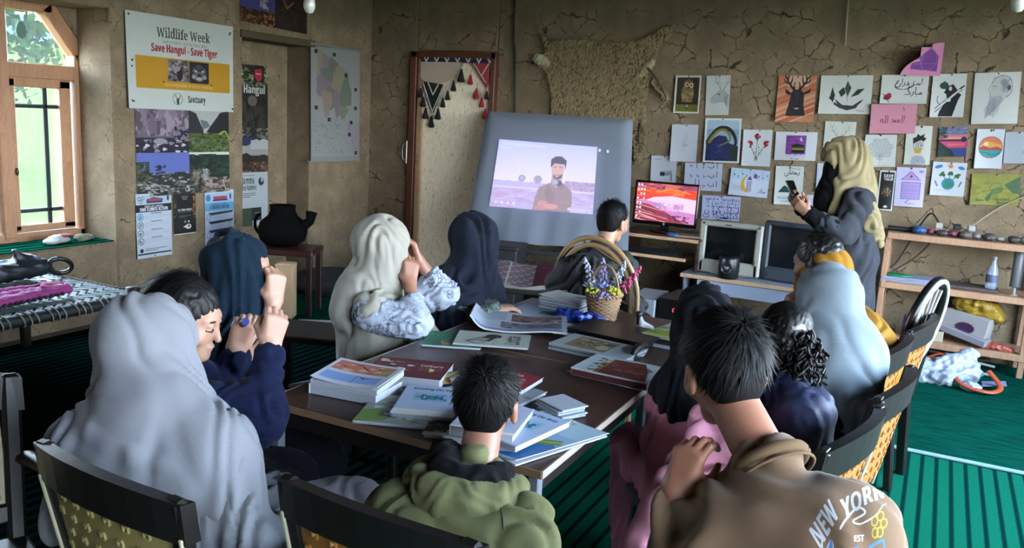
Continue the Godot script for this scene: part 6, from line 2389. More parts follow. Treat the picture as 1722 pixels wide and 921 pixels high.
func build_computer_corner() -> void:
	# computer desk with keyboard tray
	var d = thing("computer_desk", "dark wooden computer desk with pale edged keyboard tray", "desk", v3(-1.9, 0.012, -6.5))
	var st = mb()
	bx(st, v3(0, 0.735, -0.02), v3(0.66, 0.022, 0.56), BI, 0.003)
	part(d, "desktop", st, wood_dark)
	st = mb()
	bx(st, v3(0, 0.735, 0.262), v3(0.66, 0.026, 0.008), BI, 0.003)
	part(d, "desk_edge", st, wood_pale)
	st = mb()
	bx(st, v3(-0.03, 0.585, 0.1), v3(0.56, 0.018, 0.36), BI, 0.003)
	part(d, "keyboard_tray", st, wood_dark)
	st = mb()
	bx(st, v3(-0.03, 0.587, 0.284), v3(0.56, 0.026, 0.008), BI, 0.003)
	part(d, "tray_edge", st, wood_pale)
	for s in [-1.0, 1.0]:
		st = mb()
		bx(st, v3(s * 0.31, 0.36, -0.04), v3(0.02, 0.72, 0.48), BI, 0.003)
		part(d, "side_panel", st, wood_dark)
	st = mb()
	bx(st, v3(0, 0.08, -0.04), v3(0.6, 0.02, 0.46), BI, 0.003)
	part(d, "bottom_shelf", st, wood_dark)
	# keyboard
	var k = thing("keyboard", "black keyboard lying on the pull-out tray", "keyboard", v3(-1.95, 0.607, -6.36), 0.0)
	st = mb()
	bx(st, v3(0, 0.01, 0), v3(0.44, 0.018, 0.15), Basis(Vector3.RIGHT, 0.06), 0.005)
	part(k, "body", st, mat(K("17181b"), 0.5))
	st = mb()
	for r in 5:
		for i in 18:
			bx(st, v3(-0.2 + i * 0.0235, 0.022 - r * 0.0015, -0.055 + r * 0.026), v3(0.019, 0.008, 0.02), BI, 0.002)
	part(k, "keys", st, mat(K("25272b"), 0.5)).set_meta("kind", "stuff")
	# flat monitor
	var m = thing("flat_monitor", "black flat monitor showing a red desert picture", "monitor", v3(-1.93, 0.758, -6.52), 0.03)
	st = mb()
	bx(st, v3(0, 0.225, 0.0), v3(0.52, 0.345, 0.035), Basis(Vector3.RIGHT, -0.05), 0.008)
	part(m, "housing", st, mat(K("101012"), 0.25))
	st = mb()
	bx(st, v3(0, 0.06, -0.02), v3(0.07, 0.12, 0.03), BI, 0.006)
	part(m, "neck", st, mat(K("101012"), 0.3))
	st = mb()
	lathe(st, [v2(0, 0), v2(0.11, 0), v2(0.115, 0.008), v2(0.1, 0.016), v2(0, 0.02)], Vector3.ZERO, 24)
	part(m, "foot", st, mat(K("101012"), 0.25))
	st = mb()
	ball(st, v3(0, 0.066, 0.024), v3(0.011, 0.011, 0.003), 10)
	part(m, "logo", st, mat(K("b9bcc4"), 0.3, {"metal": 0.6}))
	var p = pic(480, 290, K("e0483a"))
	p.rect(0, 0, 1, 0.16, K("9a4468"))
	p.blobs(0, 0, 1, 0.2, 40, [K("7c3656"), K("b65a6c"), K("d26a5c")], 0.07, 0.3)
	p.rect(0, 0.16, 1, 0.14, K("f0542c"))
	p.blobs(0, 0.12, 1, 0.16, 30, [K("f26a34"), K("e03e22"), K("f98a4c")], 0.09, 0.3)
	p.poly(pv([0.16, 0.46, 0.3, 0.36, 0.6, 0.3, 1, 0.36, 1, 0.8, 0.6, 0.62, 0.3, 0.5]), K("e8d0ec"))
	p.poly(pv([0.1, 0.44, 0.4, 0.52, 0.6, 0.66, 1, 0.72, 1, 1, 0, 1, 0, 0.5]), K("c988c8"))
	p.blobs(0.3, 0.5, 0.5, 0.2, 40, [K("cda2d8"), K("b886c4"), K("dcb4e4")], 0.04, 0.8)
	p.poly(pv([0, 0.52, 0.22, 0.56, 0.5, 0.72, 0.8, 0.96, 0.85, 1, 0, 1]), K("9b3656"))
	for i in 26:
		var y = 0.56 + 0.4 * p.r.randf()
		p.line(pv([0.0, y, 0.2 + 0.4 * p.r.randf(), y + 0.14]), 4, [K("5e1c36"), K("d68a90"), K("e8b4a8"), K("7a2844")][i % 4])
	p.blobs(0.55, 0.8, 0.36, 0.18, 40, [K("7a2c54"), K("5d2040"), K("9a4a70")], 0.03, 0.6)
	for i in 3:
		for j in 8:
			if i < 2 or j < 4:
				p.rect(0.015 + i * 0.05, 0.03 + j * 0.12, 0.03, 0.05, [K("e4e4ea"), K("d6cfe0"), K("c23a4a"), K("eceef2")][(i * 3 + j) % 4])
				p.rect(0.015 + i * 0.05, 0.09 + j * 0.12, 0.032, 0.015, K("d6d0dc"))
	screen_panel(m, v3(0, 0.232, 0.0185), 0.485, 0.3, -0.05, p, 0.42)
	# blue mouse and papers on the desk
	var ms = field_mesh([["e", v3(0, 0.008, 0), v3(0.032, 0.02, 0.05), BI, 0.004], ["cut", Vector3.DOWN, Vector3.ZERO]], 0.005)
	var mo = mesh_node("blue_box", ms, mat(K("2a6fb0"), 0.4), self)
	mo.position = v3(-1.8, 0.758, -6.33)
	mo.rotation.y = 1.3
	tag(mo, "small bright blue mouse on the desk before the flat monitor", "mouse")
	mo.name = "computer_mouse"
	st = mb()
	bx(st, Vector3.ZERO, v3(0.24, 0.012, 0.17), BI, 0.002)
	solo("paper_pad", "beige pad of papers at the right corner of the computer desk", "paper pad", st, mat(K("a89a80"), 0.9), v3(-1.68, 0.765, -6.42), 0.25)
	# white desk
	var w = thing("white_desk", "low white desk holding the two old tube monitors", "desk", v3(-1.2, 0.012, -6.47))
	st = mb()
	bx(st, v3(0, 0.475, 0), v3(0.96, 0.03, 0.5), BI, 0.004)
	part(w, "desktop", st, mat(K("a9b4cc"), 0.4))
	st = mb()
	bx(st, v3(0, 0.475, 0.253), v3(0.96, 0.03, 0.008), BI, 0.002)
	part(w, "desk_edge", st, wood_pale)
	st = mb()
	bx(st, v3(0.06, 0.405, 0.235), v3(0.82, 0.1, 0.018), BI, 0.003)
	part(w, "front_panel", st, mat(K("a3acc4"), 0.4))
	st = mb()
	bx(st, v3(0.37, 0.405, 0.2455), v3(0.006, 0.1, 0.006), BI, 0.001)
	part(w, "panel_seam", st, mat(K("626a7c"), 0.4))
	for s in [-1.0, 1.0]:
		st = mb()
		bx(st, v3(s * 0.45, 0.23, 0), v3(0.02, 0.46, 0.46), BI, 0.003)
		part(w, "side_panel", st, mat(K("7d8498"), 0.5))
	# white tube monitor and grey tube monitor
	tube_monitor("white tube monitor with dark screen behind the round speaker", v3(-1.36, 0.502, -6.47), 0.0, 0.47, 0.395, K("c9c6b8"), K("10151a"), false)
	tube_monitor("dark grey tube monitor to the right of the white one", v3(-0.9, 0.502, -6.47), -0.12, 0.42, 0.44, K("454b56"), K("1b2026"), true)
	# round speaker
	var sp = thing("desk_speaker", "small black cylindrical speaker in front of the white monitor", "speaker", v3(-1.33, 0.502, -6.26))
	st = mb()
	lathe(st, [v2(0, 0), v2(0.068, 0), v2(0.074, 0.01), v2(0.078, 0.08), v2(0.076, 0.15), v2(0.07, 0.165), v2(0, 0.17)], Vector3.ZERO, 24)
	part(sp, "body", st, mat(K("1b1d22"), 0.35))
	st = mb()
	lathe(st, [v2(0.0, 0.012), v2(0.012, 0.012), v2(0.022, 0.004), v2(0.032, 0.004), v2(0.038, 0.012), v2(0.042, 0.012), v2(0.044, 0.0)], v3(0, 0.085, 0.07), 24, Basis(Vector3.RIGHT, PI / 2))
	part(sp, "cone", st, mat(K("3c4048"), 0.3, {"metal": 0.4}))
	st = mb()
	ball(st, v3(0, 0.085, 0.08), v3(0.014, 0.014, 0.006), 10)
	part(sp, "dust_cap", st, mat(K("9a9fa8"), 0.3, {"metal": 0.6}))
	# beige computer case and black one with red light, on the floor under the desks
	var pc = thing("beige_case", "beige computer case with dark vents on the floor beside the rattan chair", "computer case", v3(-1.72, 0.012, -5.6), 0.05)
	st = mb()
	bx(st, v3(0, 0.21, 0), v3(0.19, 0.42, 0.4), BI, 0.006)
	part(pc, "shell", st, mat(K("8d939c"), 0.5))
	for i in 6:
		st = mb()
		bx(st, v3(-0.045 + i * 0.016, 0.31, 0.2), v3(0.007, 0.055, 0.006), BI, 0.001)
		part(pc, "vent", st, mat(K("15171a"), 0.6))
	var bc = thing("black_case", "black computer case with a small red light under the desk", "computer case", v3(-1.5, 0.012, -5.62), -0.05)
	st = mb()
	bx(st, v3(0, 0.22, 0), v3(0.19, 0.44, 0.4), BI, 0.008)
	part(bc, "shell", st, mat(K("0d0d0f"), 0.35))
	st = mb()
	tube(st, arc(v3(0.03, 0.37, 0.203), v3(0.014, 0, 0), v3(0, 0.014, 0), 0, TAU, 14), 0.004, 6)
	part(bc, "power_light", st, mat(K("b03040"), 0.4, {"emit": K("e04a5a"), "em": 0.3}))
	# carpet covered book rest behind the girl in navy
	var bk = thing("book_stand", "patterned red and white cloth cushion propped on a low dark stand", "cushion stand", v3(-2.3, 0.012, -4.75), 0.35)
	st = mb()
	bx(st, v3(0, 0.52, 0), v3(0.5, 0.03, 0.34), BI, 0.006)
	part(bk, "stand_top", st, mat(K("2a211b"), 0.6))
	for e in [[-1, -1], [1, -1], [-1, 1], [1, 1]]:
		st = mb()
		bx(st, v3(e[0] * 0.22, 0.26, e[1] * 0.14), v3(0.04, 0.51, 0.04))
		part(bk, "leg", st, mat(K("2a211b"), 0.6))
	p = pic(256, 160, K("3f1722"))
	p.rect(0.0, 0.0, 0.66, 1.0, K("6d5d62"))
	for i in 9:
		for j in 12:
			p.line(pv([i * 0.075, j * 0.083, i * 0.075 + 0.04, j * 0.083 + 0.04, i * 0.075 + 0.06, j * 0.083]), 2, [K("b3a8a6"), K("4a2029"), K("2a2126")][(i + j) % 3])
	p.line(pv([0.3, 0, 0.3, 1]), 6, K("a39a98"))
	for j in 6:
		p.line(pv([0.72, j * 0.17, 0.94, j * 0.17 + 0.08]), 3, K("6d1c2c"))
	var pr = printed(p)
	st = mb()
	sheet(st, func(u, v): return v3((u - 0.5) * 0.46, 0.56 + 0.09 * (1.0 - v) + 0.012 * sin(u * 9.0), (v - 0.5) * 0.3), 10, 8, 0.03, pr[1], Rect2(pr[1].position, pr[1].size * 0.02))
	part(bk, "patterned_cloth", st, pr[0])
	# a dark storage box under the screen
	var db = thing("dark_box", "plain dark box standing under the left end of the draped board", "box", v3(-3.0, 0.012, -5.75), 0.2)
	st = mb()
	bx(st, v3(0, 0.3, 0), v3(0.36, 0.6, 0.3), BI, 0.01)
	part(db, "body", st, mat(K("141215"), 0.7))
	st = mb()
	bx(st, v3(0, 0.6, 0), v3(0.38, 0.03, 0.32), BI, 0.008)
	part(db, "lid", st, mat(K("1d191c"), 0.6))

func screen_panel(parent: Node3D, c: Vector3, w: float, h: float, tilt: float, p: Pic, energy: float) -> void:
	var st = mb()
	var b = Basis(Vector3.RIGHT, tilt)
	sheet(st, func(u, v): return c + b * v3((u - 0.5) * w, (0.5 - v) * h, 0), 1, 1, 0.001)
	var sm = StandardMaterial3D.new()
	sm.albedo_color = Color(0.03, 0.03, 0.03)
	sm.roughness = 0.25
	sm.emission_enabled = true
	sm.emission_texture = ImageTexture.create_from_image(p.im)
	sm.emission = Color.WHITE
	sm.emission_operator = BaseMaterial3D.EMISSION_OP_MULTIPLY
	sm.emission_energy_multiplier = energy
	part(parent, "display_screen", st, sm)
	var lamp = AreaLight3D.new()
	lamp.name = "screen_glow"
	lamp.area_size = v2(w, h)
	lamp.light_energy = 0.025
	lamp.light_color = K("f0b0b8")
	lamp.shadow_enabled = true
	parent.add_child(lamp)
	lamp.position = c + b * v3(0, 0, 0.01)
	lamp.basis = b

func tube_monitor(label: String, at: Vector3, yaw: float, w: float, h: float, shell: Color, glass: Color, rounded: bool) -> void:
	var m = thing("tube_monitor", label, "monitor", at, yaw)
	var sm = mat(shell, 0.5)
	var st = mb()
	# bezel as a frame of four bars
	var b = 0.05
	var z = 0.1
	for s in [-1.0, 1.0]:
		bx(st, v3(s * (w - b) * 0.5, h * 0.5 + 0.01, z), v3(b, h, 0.06), BI, 0.012)
	bx(st, v3(0, h - b * 0.4 + 0.01, z), v3(w - 0.02, b * 0.8, 0.06), BI, 0.012)
	bx(st, v3(0, 0.05 + 0.01, z), v3(w - 0.02, 0.1, 0.06), BI, 0.012)
	part(m, "bezel", st, sm)
	st = mb()
	flat(st)
	var f = [v3(-w * 0.49, 0.02, z - 0.02), v3(w * 0.49, 0.02, z - 0.02), v3(w * 0.49, h, z - 0.02), v3(-w * 0.49, h, z - 0.02)]
	var k = [v3(-w * 0.3, 0.05, z - 0.32), v3(w * 0.3, 0.05, z - 0.32), v3(w * 0.3, h * 0.82, z - 0.32), v3(-w * 0.3, h * 0.82, z - 0.32)]
	for i in 4:
		quad(st, f[i], k[i], k[(i + 1) % 4], f[(i + 1) % 4])
	quad(st, k[0], k[3], k[2], k[1])
	part(m, "rear_housing", st, sm)
	st = mb()
	bx(st, v3(0, 0.006, 0.0), v3(w * 0.55, 0.02, 0.2), BI, 0.006)
	part(m, "foot", st, sm)
	st = mb()
	var gw = w - b * 1.9
	var gh = h - b * 0.8 - 0.1
	sheet(st, func(u, v): return v3((u - 0.5) * gw, 0.11 + (1.0 - v) * gh, z + 0.008 + 0.014 * (1.0 - pow(2 * u - 1, 2)) * (1.0 - pow(2 * v - 1, 2))), 8, 8, 0.003)
	part(m, "glass_tube", st, mat(glass, 0.18, {"spec": 0.6}))
	for q in [[0.06, 0.012], [0.09, 0.008]] if not rounded else [[0.1, 0.02], [-0.15, 0.016]]:
		st = mb()
		ball(st, v3(q[0], 0.05, z + 0.03), v3(q[1], q[1] * (0.5 if rounded else 1.0), 0.005), 8)
		part(m, "button", st, mat(shell.darkened(0.35), 0.4))
	st = mb()
	bx(st, v3(-0.02, h - b * 0.4 + 0.01, z + 0.0305), v3(0.05, 0.008, 0.003), BI, 0.001)
	part(m, "maker_plate", st, mat(shell.darkened(0.6), 0.4))

func build_shelf() -> void:
	var s = thing("wooden_shelf", "pale wooden shelf unit of three boards against the back wall", "shelf", v3(0.15, 0.012, -6.79))
	var st = mb()
	for y in [0.905, 0.545, 0.15]:
		st = mb()
		bx(st, v3(0.1 if y > 0.2 else 0.14, y, 0), v3(1.1 if y > 0.2 else 0.92, 0.03, 0.36), BI, 0.004)
		part(s, "board", st, mat(K("4d3c30"), 0.7) if y < 0.6 and false else wood_shelf())
		st = mb()
		bx(st, v3(0.1 if y > 0.2 else 0.14, y - 0.008, 0.186), v3(1.1 if y > 0.2 else 0.92, 0.046, 0.014), BI, 0.003)
		part(s, "front_lip", st, wood_shelf())
	for x in [-0.44, 0.5]:
		for z in [-0.15, 0.17]:
			st = mb()
			bx(st, v3(x, 0.445, z), v3(0.04, 0.89, 0.03), BI, 0.004)
			part(s, "post", st, wood_shelf())
	# a cabinet at the right edge beyond the shelf
	st = mb()

func wood_shelf() -> StandardMaterial3D:
	if not mats.has("shelf"):
		mats["shelf"] = wood(K("a87a5c"), K("c79a78"), 0.5, 61, v3(0.9, 0.9, 0.9))
	return mats["shelf"]

# ---------------------------------------------------------------- people
const EAST := Vector3(0.894, 0, -0.447)
const AWAY := Vector3(-0.447, 0, -0.894)
const V0 := Vector3.ZERO

func E(c: Vector3, r: Vector3, b := BI, k := 0.03) -> Array:
	return ["e", c, r, b, k]

func C(a: Vector3, b: Vector3, ra: float, rb: float, k := 0.04) -> Array:
	return ["c", a, b, ra, rb, k]

func F(a: Vector3, b: Vector3, ra: float, rb: float, k := 0.03) -> Array:
	return ["f", a, b, ra, rb, k]

# cloth folds: ridges of noise stretched along the hang of the cloth
func folds(amp: float, freq: float, stretch := 0.35, sd := 0.0) -> Callable:
	return func(p, n):
		var a = soft.get_noise_3d(p.x * freq * 0.6 + sd, p.y * freq * 0.6 * stretch + 2.0, p.z * freq * 0.6)
		var w = soft.get_noise_3d(p.x * freq * 0.9 + sd + 5.0, p.y * freq * 0.9 * stretch, p.z * freq * 0.9 + 3.0)
		var f = sin(a * 13.0 + w * 2.2)
		var m = 0.35 + 0.65 * smoothstep(-0.3, 0.4, soft.get_noise_3d(p.x * 4.0, p.y * 4.0 + sd, p.z * 4.0))
		return amp * m * (0.8 * f - 0.3 * f * f) + amp * 0.35 * w

# pleats that run out from a pinched point, plus folds
func pleats(pinch: Vector3, axis: Vector3, amp: float, count: float, fold_amp: float, freq := 9.0, sd := 0.0, stretch := 0.2) -> Callable:
	var u = axis.cross(v3(0.31, 0.9, 0.2)).normalized()
	var w = axis.cross(u)
	var fo = folds(fold_amp, freq, stretch, sd)
	return func(p, n):
		var d: Vector3 = p - pinch
		var l = d.length()
		var ang = atan2(d.dot(u), d.dot(w)) + 1.2 * soft.get_noise_3d(p.x * 4.0 + sd, p.y * 4.0, p.z * 4.0)
		var g = 0.55 * smoothstep(0.02, 0.1, l) * (1.0 - smoothstep(0.12, 0.26, l)) * smoothstep(-0.35, 0.35, soft.get_noise_3d(p.x * 6.0, p.y * 6.0 + sd, p.z * 6.0) + 0.1)
		var sn = sin(ang * count)
		return amp * g * (0.8 * sn - 0.4 * sn * sn) + fo.call(p, n)

func cloth(c: Color, rough := 0.9) -> StandardMaterial3D:
	var key = "cloth" + str(c)
	if not mats.has(key):
		var m = StandardMaterial3D.new()
		m.albedo_color = c
		m.roughness = rough
		m.metallic_specular = 0.25
		m.rim_enabled = true
		m.rim = 0.35
		m.rim_tint = 0.7
		mats[key] = m
	return mats[key]

func skin(c: Color) -> StandardMaterial3D:
	return mat(c, 0.5, {"sss": 0.15, "spec": 0.45})

func head_basis(face: Vector3, up := Vector3.UP) -> Basis:
	var z = -face.normalized()
	var x = up.cross(z).normalized()
	return Basis(x, z.cross(x).normalized(), z)

func head_prims(h: Vector3, b: Basis, s: float, ears := true) -> Array:
	var T = func(x, y, z): return h + b * (v3(x, y, z) * s)
	var o = [
		E(T.call(0, 0.035, 0.012), v3(0.074, 0.085, 0.092) * s, b, 0.02),
		C(T.call(0, 0.0, -0.03), T.call(0, -0.072, -0.05), 0.064 * s, 0.036 * s, 0.03),
		E(T.call(0, 0.032, -0.074), v3(0.052, 0.014, 0.014) * s, b, 0.02),
		C(T.call(0, 0.012, -0.088), T.call(0, -0.03, -0.103), 0.007 * s, 0.0105 * s, 0.012),
		E(T.call(0, -0.057, -0.084), v3(0.022, 0.006, 0.012) * s, b, 0.006),
		E(T.call(0, -0.067, -0.081), v3(0.019, 0.006, 0.011) * s, b, 0.006),
		E(T.call(0, -0.093, -0.07), v3(0.02, 0.016, 0.016) * s, b, 0.018),
	]
	for d in [-1.0, 1.0]:
		o.append(E(T.call(d * 0.04, -0.022, -0.058), v3(0.026, 0.026, 0.022) * s, b, 0.02))
		o.append(["-e", T.call(d * 0.031, 0.008, -0.094), v3(0.017, 0.011, 0.014) * s, b, 0.01])
		o.append(E(T.call(d * 0.031, 0.0145, -0.083), v3(0.016, 0.0065, 0.0085) * s, b, 0.004))
		o.append(E(T.call(d * 0.031, -0.007, -0.0815), v3(0.014, 0.004, 0.007) * s, b, 0.004))
		if not ears:
			continue
		o.append(E(T.call(d * 0.08, -0.004, 0.012), v3(0.011, 0.032, 0.019) * s, b, 0.008))
		o.append(E(T.call(d * 0.08, 0.012, 0.02), v3(0.006, 0.016, 0.014) * s, b, 0.006))
		o.append(["-e", T.call(d * 0.086, -0.002, 0.008), v3(0.006, 0.016, 0.008) * s, b, 0.006])
	return o

# palm, four fingers of their own lengths and a thumb; u points along the fingers, n out of the palm; thumb is +1 or -1
func hand_prims(w: Vector3, u: Vector3, n: Vector3, thumb: float, curl: Array, s := 1.0) -> Array:
	u = u.normalized()
	n = (n - u * n.dot(u)).normalized()
	var t = u.cross(n) * thumb
	var o = []
	var off = [0.027, 0.009, -0.009, -0.025]
	var ln = [0.07, 0.078, 0.072, 0.056]
	var reach = [0.083, 0.086, 0.083, 0.076]
	for i in 4:
		var k0: Vector3 = w + (u * reach[i] + t * off[i]) * s
		o.append(C(w + (u * 0.005 + t * off[i] * 0.62) * s, k0, 0.0145 * s, 0.0115 * s, 0.014))
	o.append(C(w + (u * 0.012 + t * 0.012 + n * 0.006) * s, w + (u * 0.05 + t * 0.026 + n * 0.012) * s, 0.016 * s, 0.012 * s, 0.014))
	for i in 4:
		var p: Vector3 = w + (u * reach[i] + t * off[i]) * s
		var dir = u + t * off[i] * 1.5
		var bend = 0.0
		for j in 3:
			bend += curl[i] * [1.15, 1.5, 1.0][j]
			var d = (dir * cos(bend) + n * sin(bend)).normalized()
			var q = p + d * ln[i] * [0.45, 0.31, 0.24][j] * s
			o.append(C(p, q, [0.0098, 0.0088, 0.008][j] * s, [0.009, 0.0082, 0.0068][j] * s, 0.003))
			p = q
	var a = w + (u * 0.022 + t * 0.03 + n * 0.006) * s
	var b = a + (u * 0.6 + t * (0.62 - 0.35 * curl[4]) + n * (0.25 + 0.7 * curl[4])).normalized() * 0.042 * s
	var c = b + (u * 0.85 + t * (0.2 - 0.7 * curl[4]) + n * (0.15 + 0.8 * curl[4])).normalized() * 0.032 * s
	o.append(C(a, b, 0.0135 * s, 0.011 * s, 0.01))
	o.append(C(b, c, 0.0105 * s, 0.008 * s, 0.003))
	return o

# the clothed trunk and arms as shapes, grown by g
func trunk(J: Dictionary, g: float, s := 1.0, sleeves := true) -> Array:
	var R: Vector3 = (J.shr - J.shl).normalized()
	var mid: Vector3 = (J.shr + J.shl) * 0.5
	var chest: Vector3 = mid.lerp(J.pelvis, 0.22)
	var o = []
	for d in [-1.0, 1.0]:
		o.append(C(J.pelvis + R * d * 0.075 * s, chest + R * d * 0.07 * s, 0.1 * s + g, 0.09 * s + g, 0.08))
	o.append(C(J.shl, J.shr, 0.058 * s + g, 0.058 * s + g, 0.06))
	o.append(C(mid.lerp(J.neck, 0.3), J.neck, 0.075 * s + g, 0.05 * s + g, 0.05))
	if sleeves:
		for a in [[J.shl, J.ell, J.wrl], [J.shr, J.elr, J.wrr]]:
			o.append(C(a[0], a[1], 0.05 * s + g, 0.04 * s + g, 0.05))
			o.append(C(a[1], a[2].lerp(a[1], 0.16), 0.04 * s + g, 0.026 * s + g, 0.03))
	return o

func legs(J: Dictionary, g: float, s := 1.0) -> Array:
	var o = []
	for d in [["hipl", "kneel", "anl"], ["hipr", "kneer", "anr"]]:
		o.append(C(J[d[0]], J[d[1]], 0.085 * s + g, 0.06 * s + g, 0.04))
		o.append(C(J[d[1]], J[d[2]], 0.058 * s + g, 0.04 * s + g, 0.03))
	return o

# a whole figure: joints are given in the room, the node stands at the figure's base
func person(label: String, base: Vector3, W: Dictionary, face: Vector3, o: Dictionary) -> Dictionary:
	var t = thing("person", label, "person", base)
	var J = {}
	for k in W:
		J[k] = W[k] - base
	var s: float = o.get("s", 1.0)
	var fwd: Vector3 = o.get("sit", face)
	fwd = v3(fwd.x, 0, fwd.z).normalized()
	var R: Vector3 = (J.shr - J.shl).normalized()
	var Rf = v3(R.x, 0, R.z).normalized()
	for d in [["l", -1.0], ["r", 1.0]]:
		J["hip" + d[0]] = J.pelvis + Rf * d[1] * 0.08 * s
		if o.get("stand", false):
			J["knee" + d[0]] = v3(J.pelvis.x, 0.47, J.pelvis.z) + Rf * d[1] * 0.09 + fwd * 0.03
			J["an" + d[0]] = v3(J.pelvis.x, 0.07, J.pelvis.z) + Rf * d[1] * 0.09
		else:
			J["knee" + d[0]] = J.pelvis + fwd * 0.38 * s + Rf * d[1] * 0.11 * s + v3(0, -0.02, 0)
			J["an" + d[0]] = v3(J["knee" + d[0]].x, 0.09, J["knee" + d[0]].z) - fwd * 0.03
		J["toe" + d[0]] = J["an" + d[0]] + fwd * 0.15 * s + v3(0, -0.035, 0)
	var b = head_basis(face, o.get("up", Vector3.UP))
	var buf = {"v": PackedVector3Array(), "n": PackedVector3Array(), "i": PackedInt32Array()}
	var body = trunk(J, -0.006, s) + legs(J, -0.004, s)
	for d in ["l", "r"]:
		body.append(C(J["an" + d], J["toe" + d], 0.038 * s, 0.03 * s, 0.03))
	body.append(C(J.neck, J.head + b * (v3(0, -0.04, 0.015) * s), 0.052 * s, 0.05 * s, 0.03))
	field_mesh(body, 0.02, buf)
	field_mesh(head_prims(J.head, b, s, o.get("ears", true)) + [C(J.neck, J.head + b * (v3(0, -0.04, 0.015) * s), 0.052 * s, 0.05 * s, 0.03)], o.get("head_cell", 0.006), buf)
	for h in o.get("hands", []):
		var wr: Vector3 = J["wr" + h[0]]
		var hp = hand_prims(wr, h[1], h[2], h[3], h[4], s)
		hp.append(C(wr, wr.lerp(J["el" + h[0]], 0.3), 0.026 * s, 0.028 * s, 0.015))
		field_mesh(hp, 0.0036, buf)
	mesh_node("body", arr_mesh(buf.v, buf.n, buf.i), skin(o.get("skin", K("b98a70"))), t)
	if o.get("lashes", false):
		for d in [-1.0, 1.0]:
			for e in [[0.0, 0.0022, "eyelashes"], [0.026, 0.0032, "eyebrow"]]:
				var st = mb()
				tube(st, spline([J.head + b * (v3(d * 0.016, 0.002 + e[0], -0.089) * s), J.head + b * (v3(d * 0.032, -0.002 + e[0] * 1.2, -0.0915) * s), J.head + b * (v3(d * 0.048, 0.002 + e[0], -0.078) * s)], 4), e[1] * s, 6)
				part(t, e[2], st, mat(K("17110d"), 0.8))
	if o.get("eyes", false):
		for d in [-1.0, 1.0]:
			var st = mb()
			ball(st, J.head + b * (v3(d * 0.031, 0.005, -0.0775) * s), Vector3.ONE * 0.011 * s, 12)
			var ey = part(t, "eye", st, mat(K("e0dcd6"), 0.2))
			st = mb()
			ball(st, J.head + b * (v3(d * 0.03, 0.002, -0.0845) * s), v3(0.0068, 0.0068, 0.0052) * s, 10, b)
			part(ey, "iris", st, mat(K("1d120d"), 0.15))
			st = mb()
			tube(st, spline([J.head + b * (v3(d * 0.014, 0.026, -0.091) * s), J.head + b * (v3(d * 0.032, 0.033, -0.088) * s), J.head + b * (v3(d * 0.05, 0.027, -0.074) * s)], 4), 0.0034 * s, 6)
			part(t, "eyebrow", st, mat(K("17110d"), 0.8))
		var ls = field_mesh([E(J.head + b * (v3(0, -0.0565, -0.0855) * s), v3(0.021, 0.0055, 0.0115) * s, b, 0.002), E(J.head + b * (v3(0, -0.067, -0.0825) * s), v3(0.018, 0.006, 0.0105) * s, b, 0.002)], 0.003)
		mesh_node("lips", ls, mat(K("9a5a54"), 0.45), t)
	J.t = t
	J.b = b
	J.s = s
	J.R = R
	J.fwd = fwd
	return J

func wear(J: Dictionary, called: String, prims: Array, cell: float, m: Material, fold = null) -> MeshInstance3D:
	return mesh_node(called, field_mesh(prims, cell, {}, fold), m, J.t)

func hood(J: Dictionary, open := true, g := 0.0, drop := true) -> Array:
	var b: Basis = J.b
	var s: float = J.s
	var h: Vector3 = J.head
	var o = [E(h + b * (v3(0, 0.032, 0.016) * s), v3(0.09 + g, 0.1 + g, 0.11 + g) * s, b, 0.03)]
	o.append(C(h + b * (v3(0, -0.045, -0.012) * s), h + b * (v3(0, -0.11, -0.02) * s), (0.086 + g) * s, (0.075 + g) * s, 0.04))
	if drop:
		o.append(C(h + b * (v3(0, -0.08, 0.01) * s), J.neck, (0.08 + g) * s, (0.085 + g) * s, 0.05))
	return o

func opening(J: Dictionary, w := 0.058) -> Array:
	var b: Basis = J.b
	var s: float = J.s
	return ["-", J.head + b * (v3(0, -0.012, -0.085) * s), J.head + b * (v3(0, -0.03, -0.3) * s), w * s, w * 1.3 * s, 0.012]

# strands of hair as narrow tapering blades over an ellipsoid scalp
func strands(st: SurfaceTool, h: Vector3, b: Basis, s: float, n: int, keep: Callable, whorl: Vector3, len0: float, lift: float, sag: float, width := 0.0022) -> void:
	flat(st)
	var c = v3(0, 0.045, 0.018)
	var r = v3(0.08, 0.09, 0.097)
	var k = 0
	var tries = 0
	while k < n and tries < n * 8:
		tries += 1
		var d = v3(rng.randfn(), rng.randfn(), rng.randfn()).normalized()
		var p = c + d * r
		if not keep.call(p):
			continue
		k += 1
		var l = len0 * rng.randf_range(0.6, 1.2)
		if len0 < 0.1 and absf(p.x) > 0.05 and p.y < 0.07 and p.z < 0.06:
			l *= 0.4
		var nrm = (d / r).normalized()
		var flow = d - whorl
		flow = (flow - nrm * flow.dot(nrm)).normalized()
		flow = (flow + v3(rng.randf_range(-0.3, 0.3), rng.randf_range(-0.3, 0.3), rng.randf_range(-0.3, 0.3))).normalized()
		var side = flow.cross(nrm).normalized() * width * rng.randf_range(0.6, 1.3)
		p += nrm * rng.randf_range(0.0, 0.008)
		var prev = [p - side, p + side]
		var dir = (flow + nrm * lift * rng.randf_range(0.5, 1.4)).normalized()
		for j in 4:
			p += dir * l * 0.25
			dir = (dir + v3(0, -sag, 0) - nrm * lift * 0.35).normalized()
			var q = (p - c) / r
			if q.length() < 1.01:
				p = c + q.normalized() * 1.01 * r
			var w = side * (1.0 - (j + 1) * 0.24)
			var cur = [p - w, p + w]
			var f = [prev[0], prev[1], cur[1], cur[0]].map(func(v): return h + b * (v * s))
			quad(st, f[0], f[1], f[2], f[3])
			prev = cur

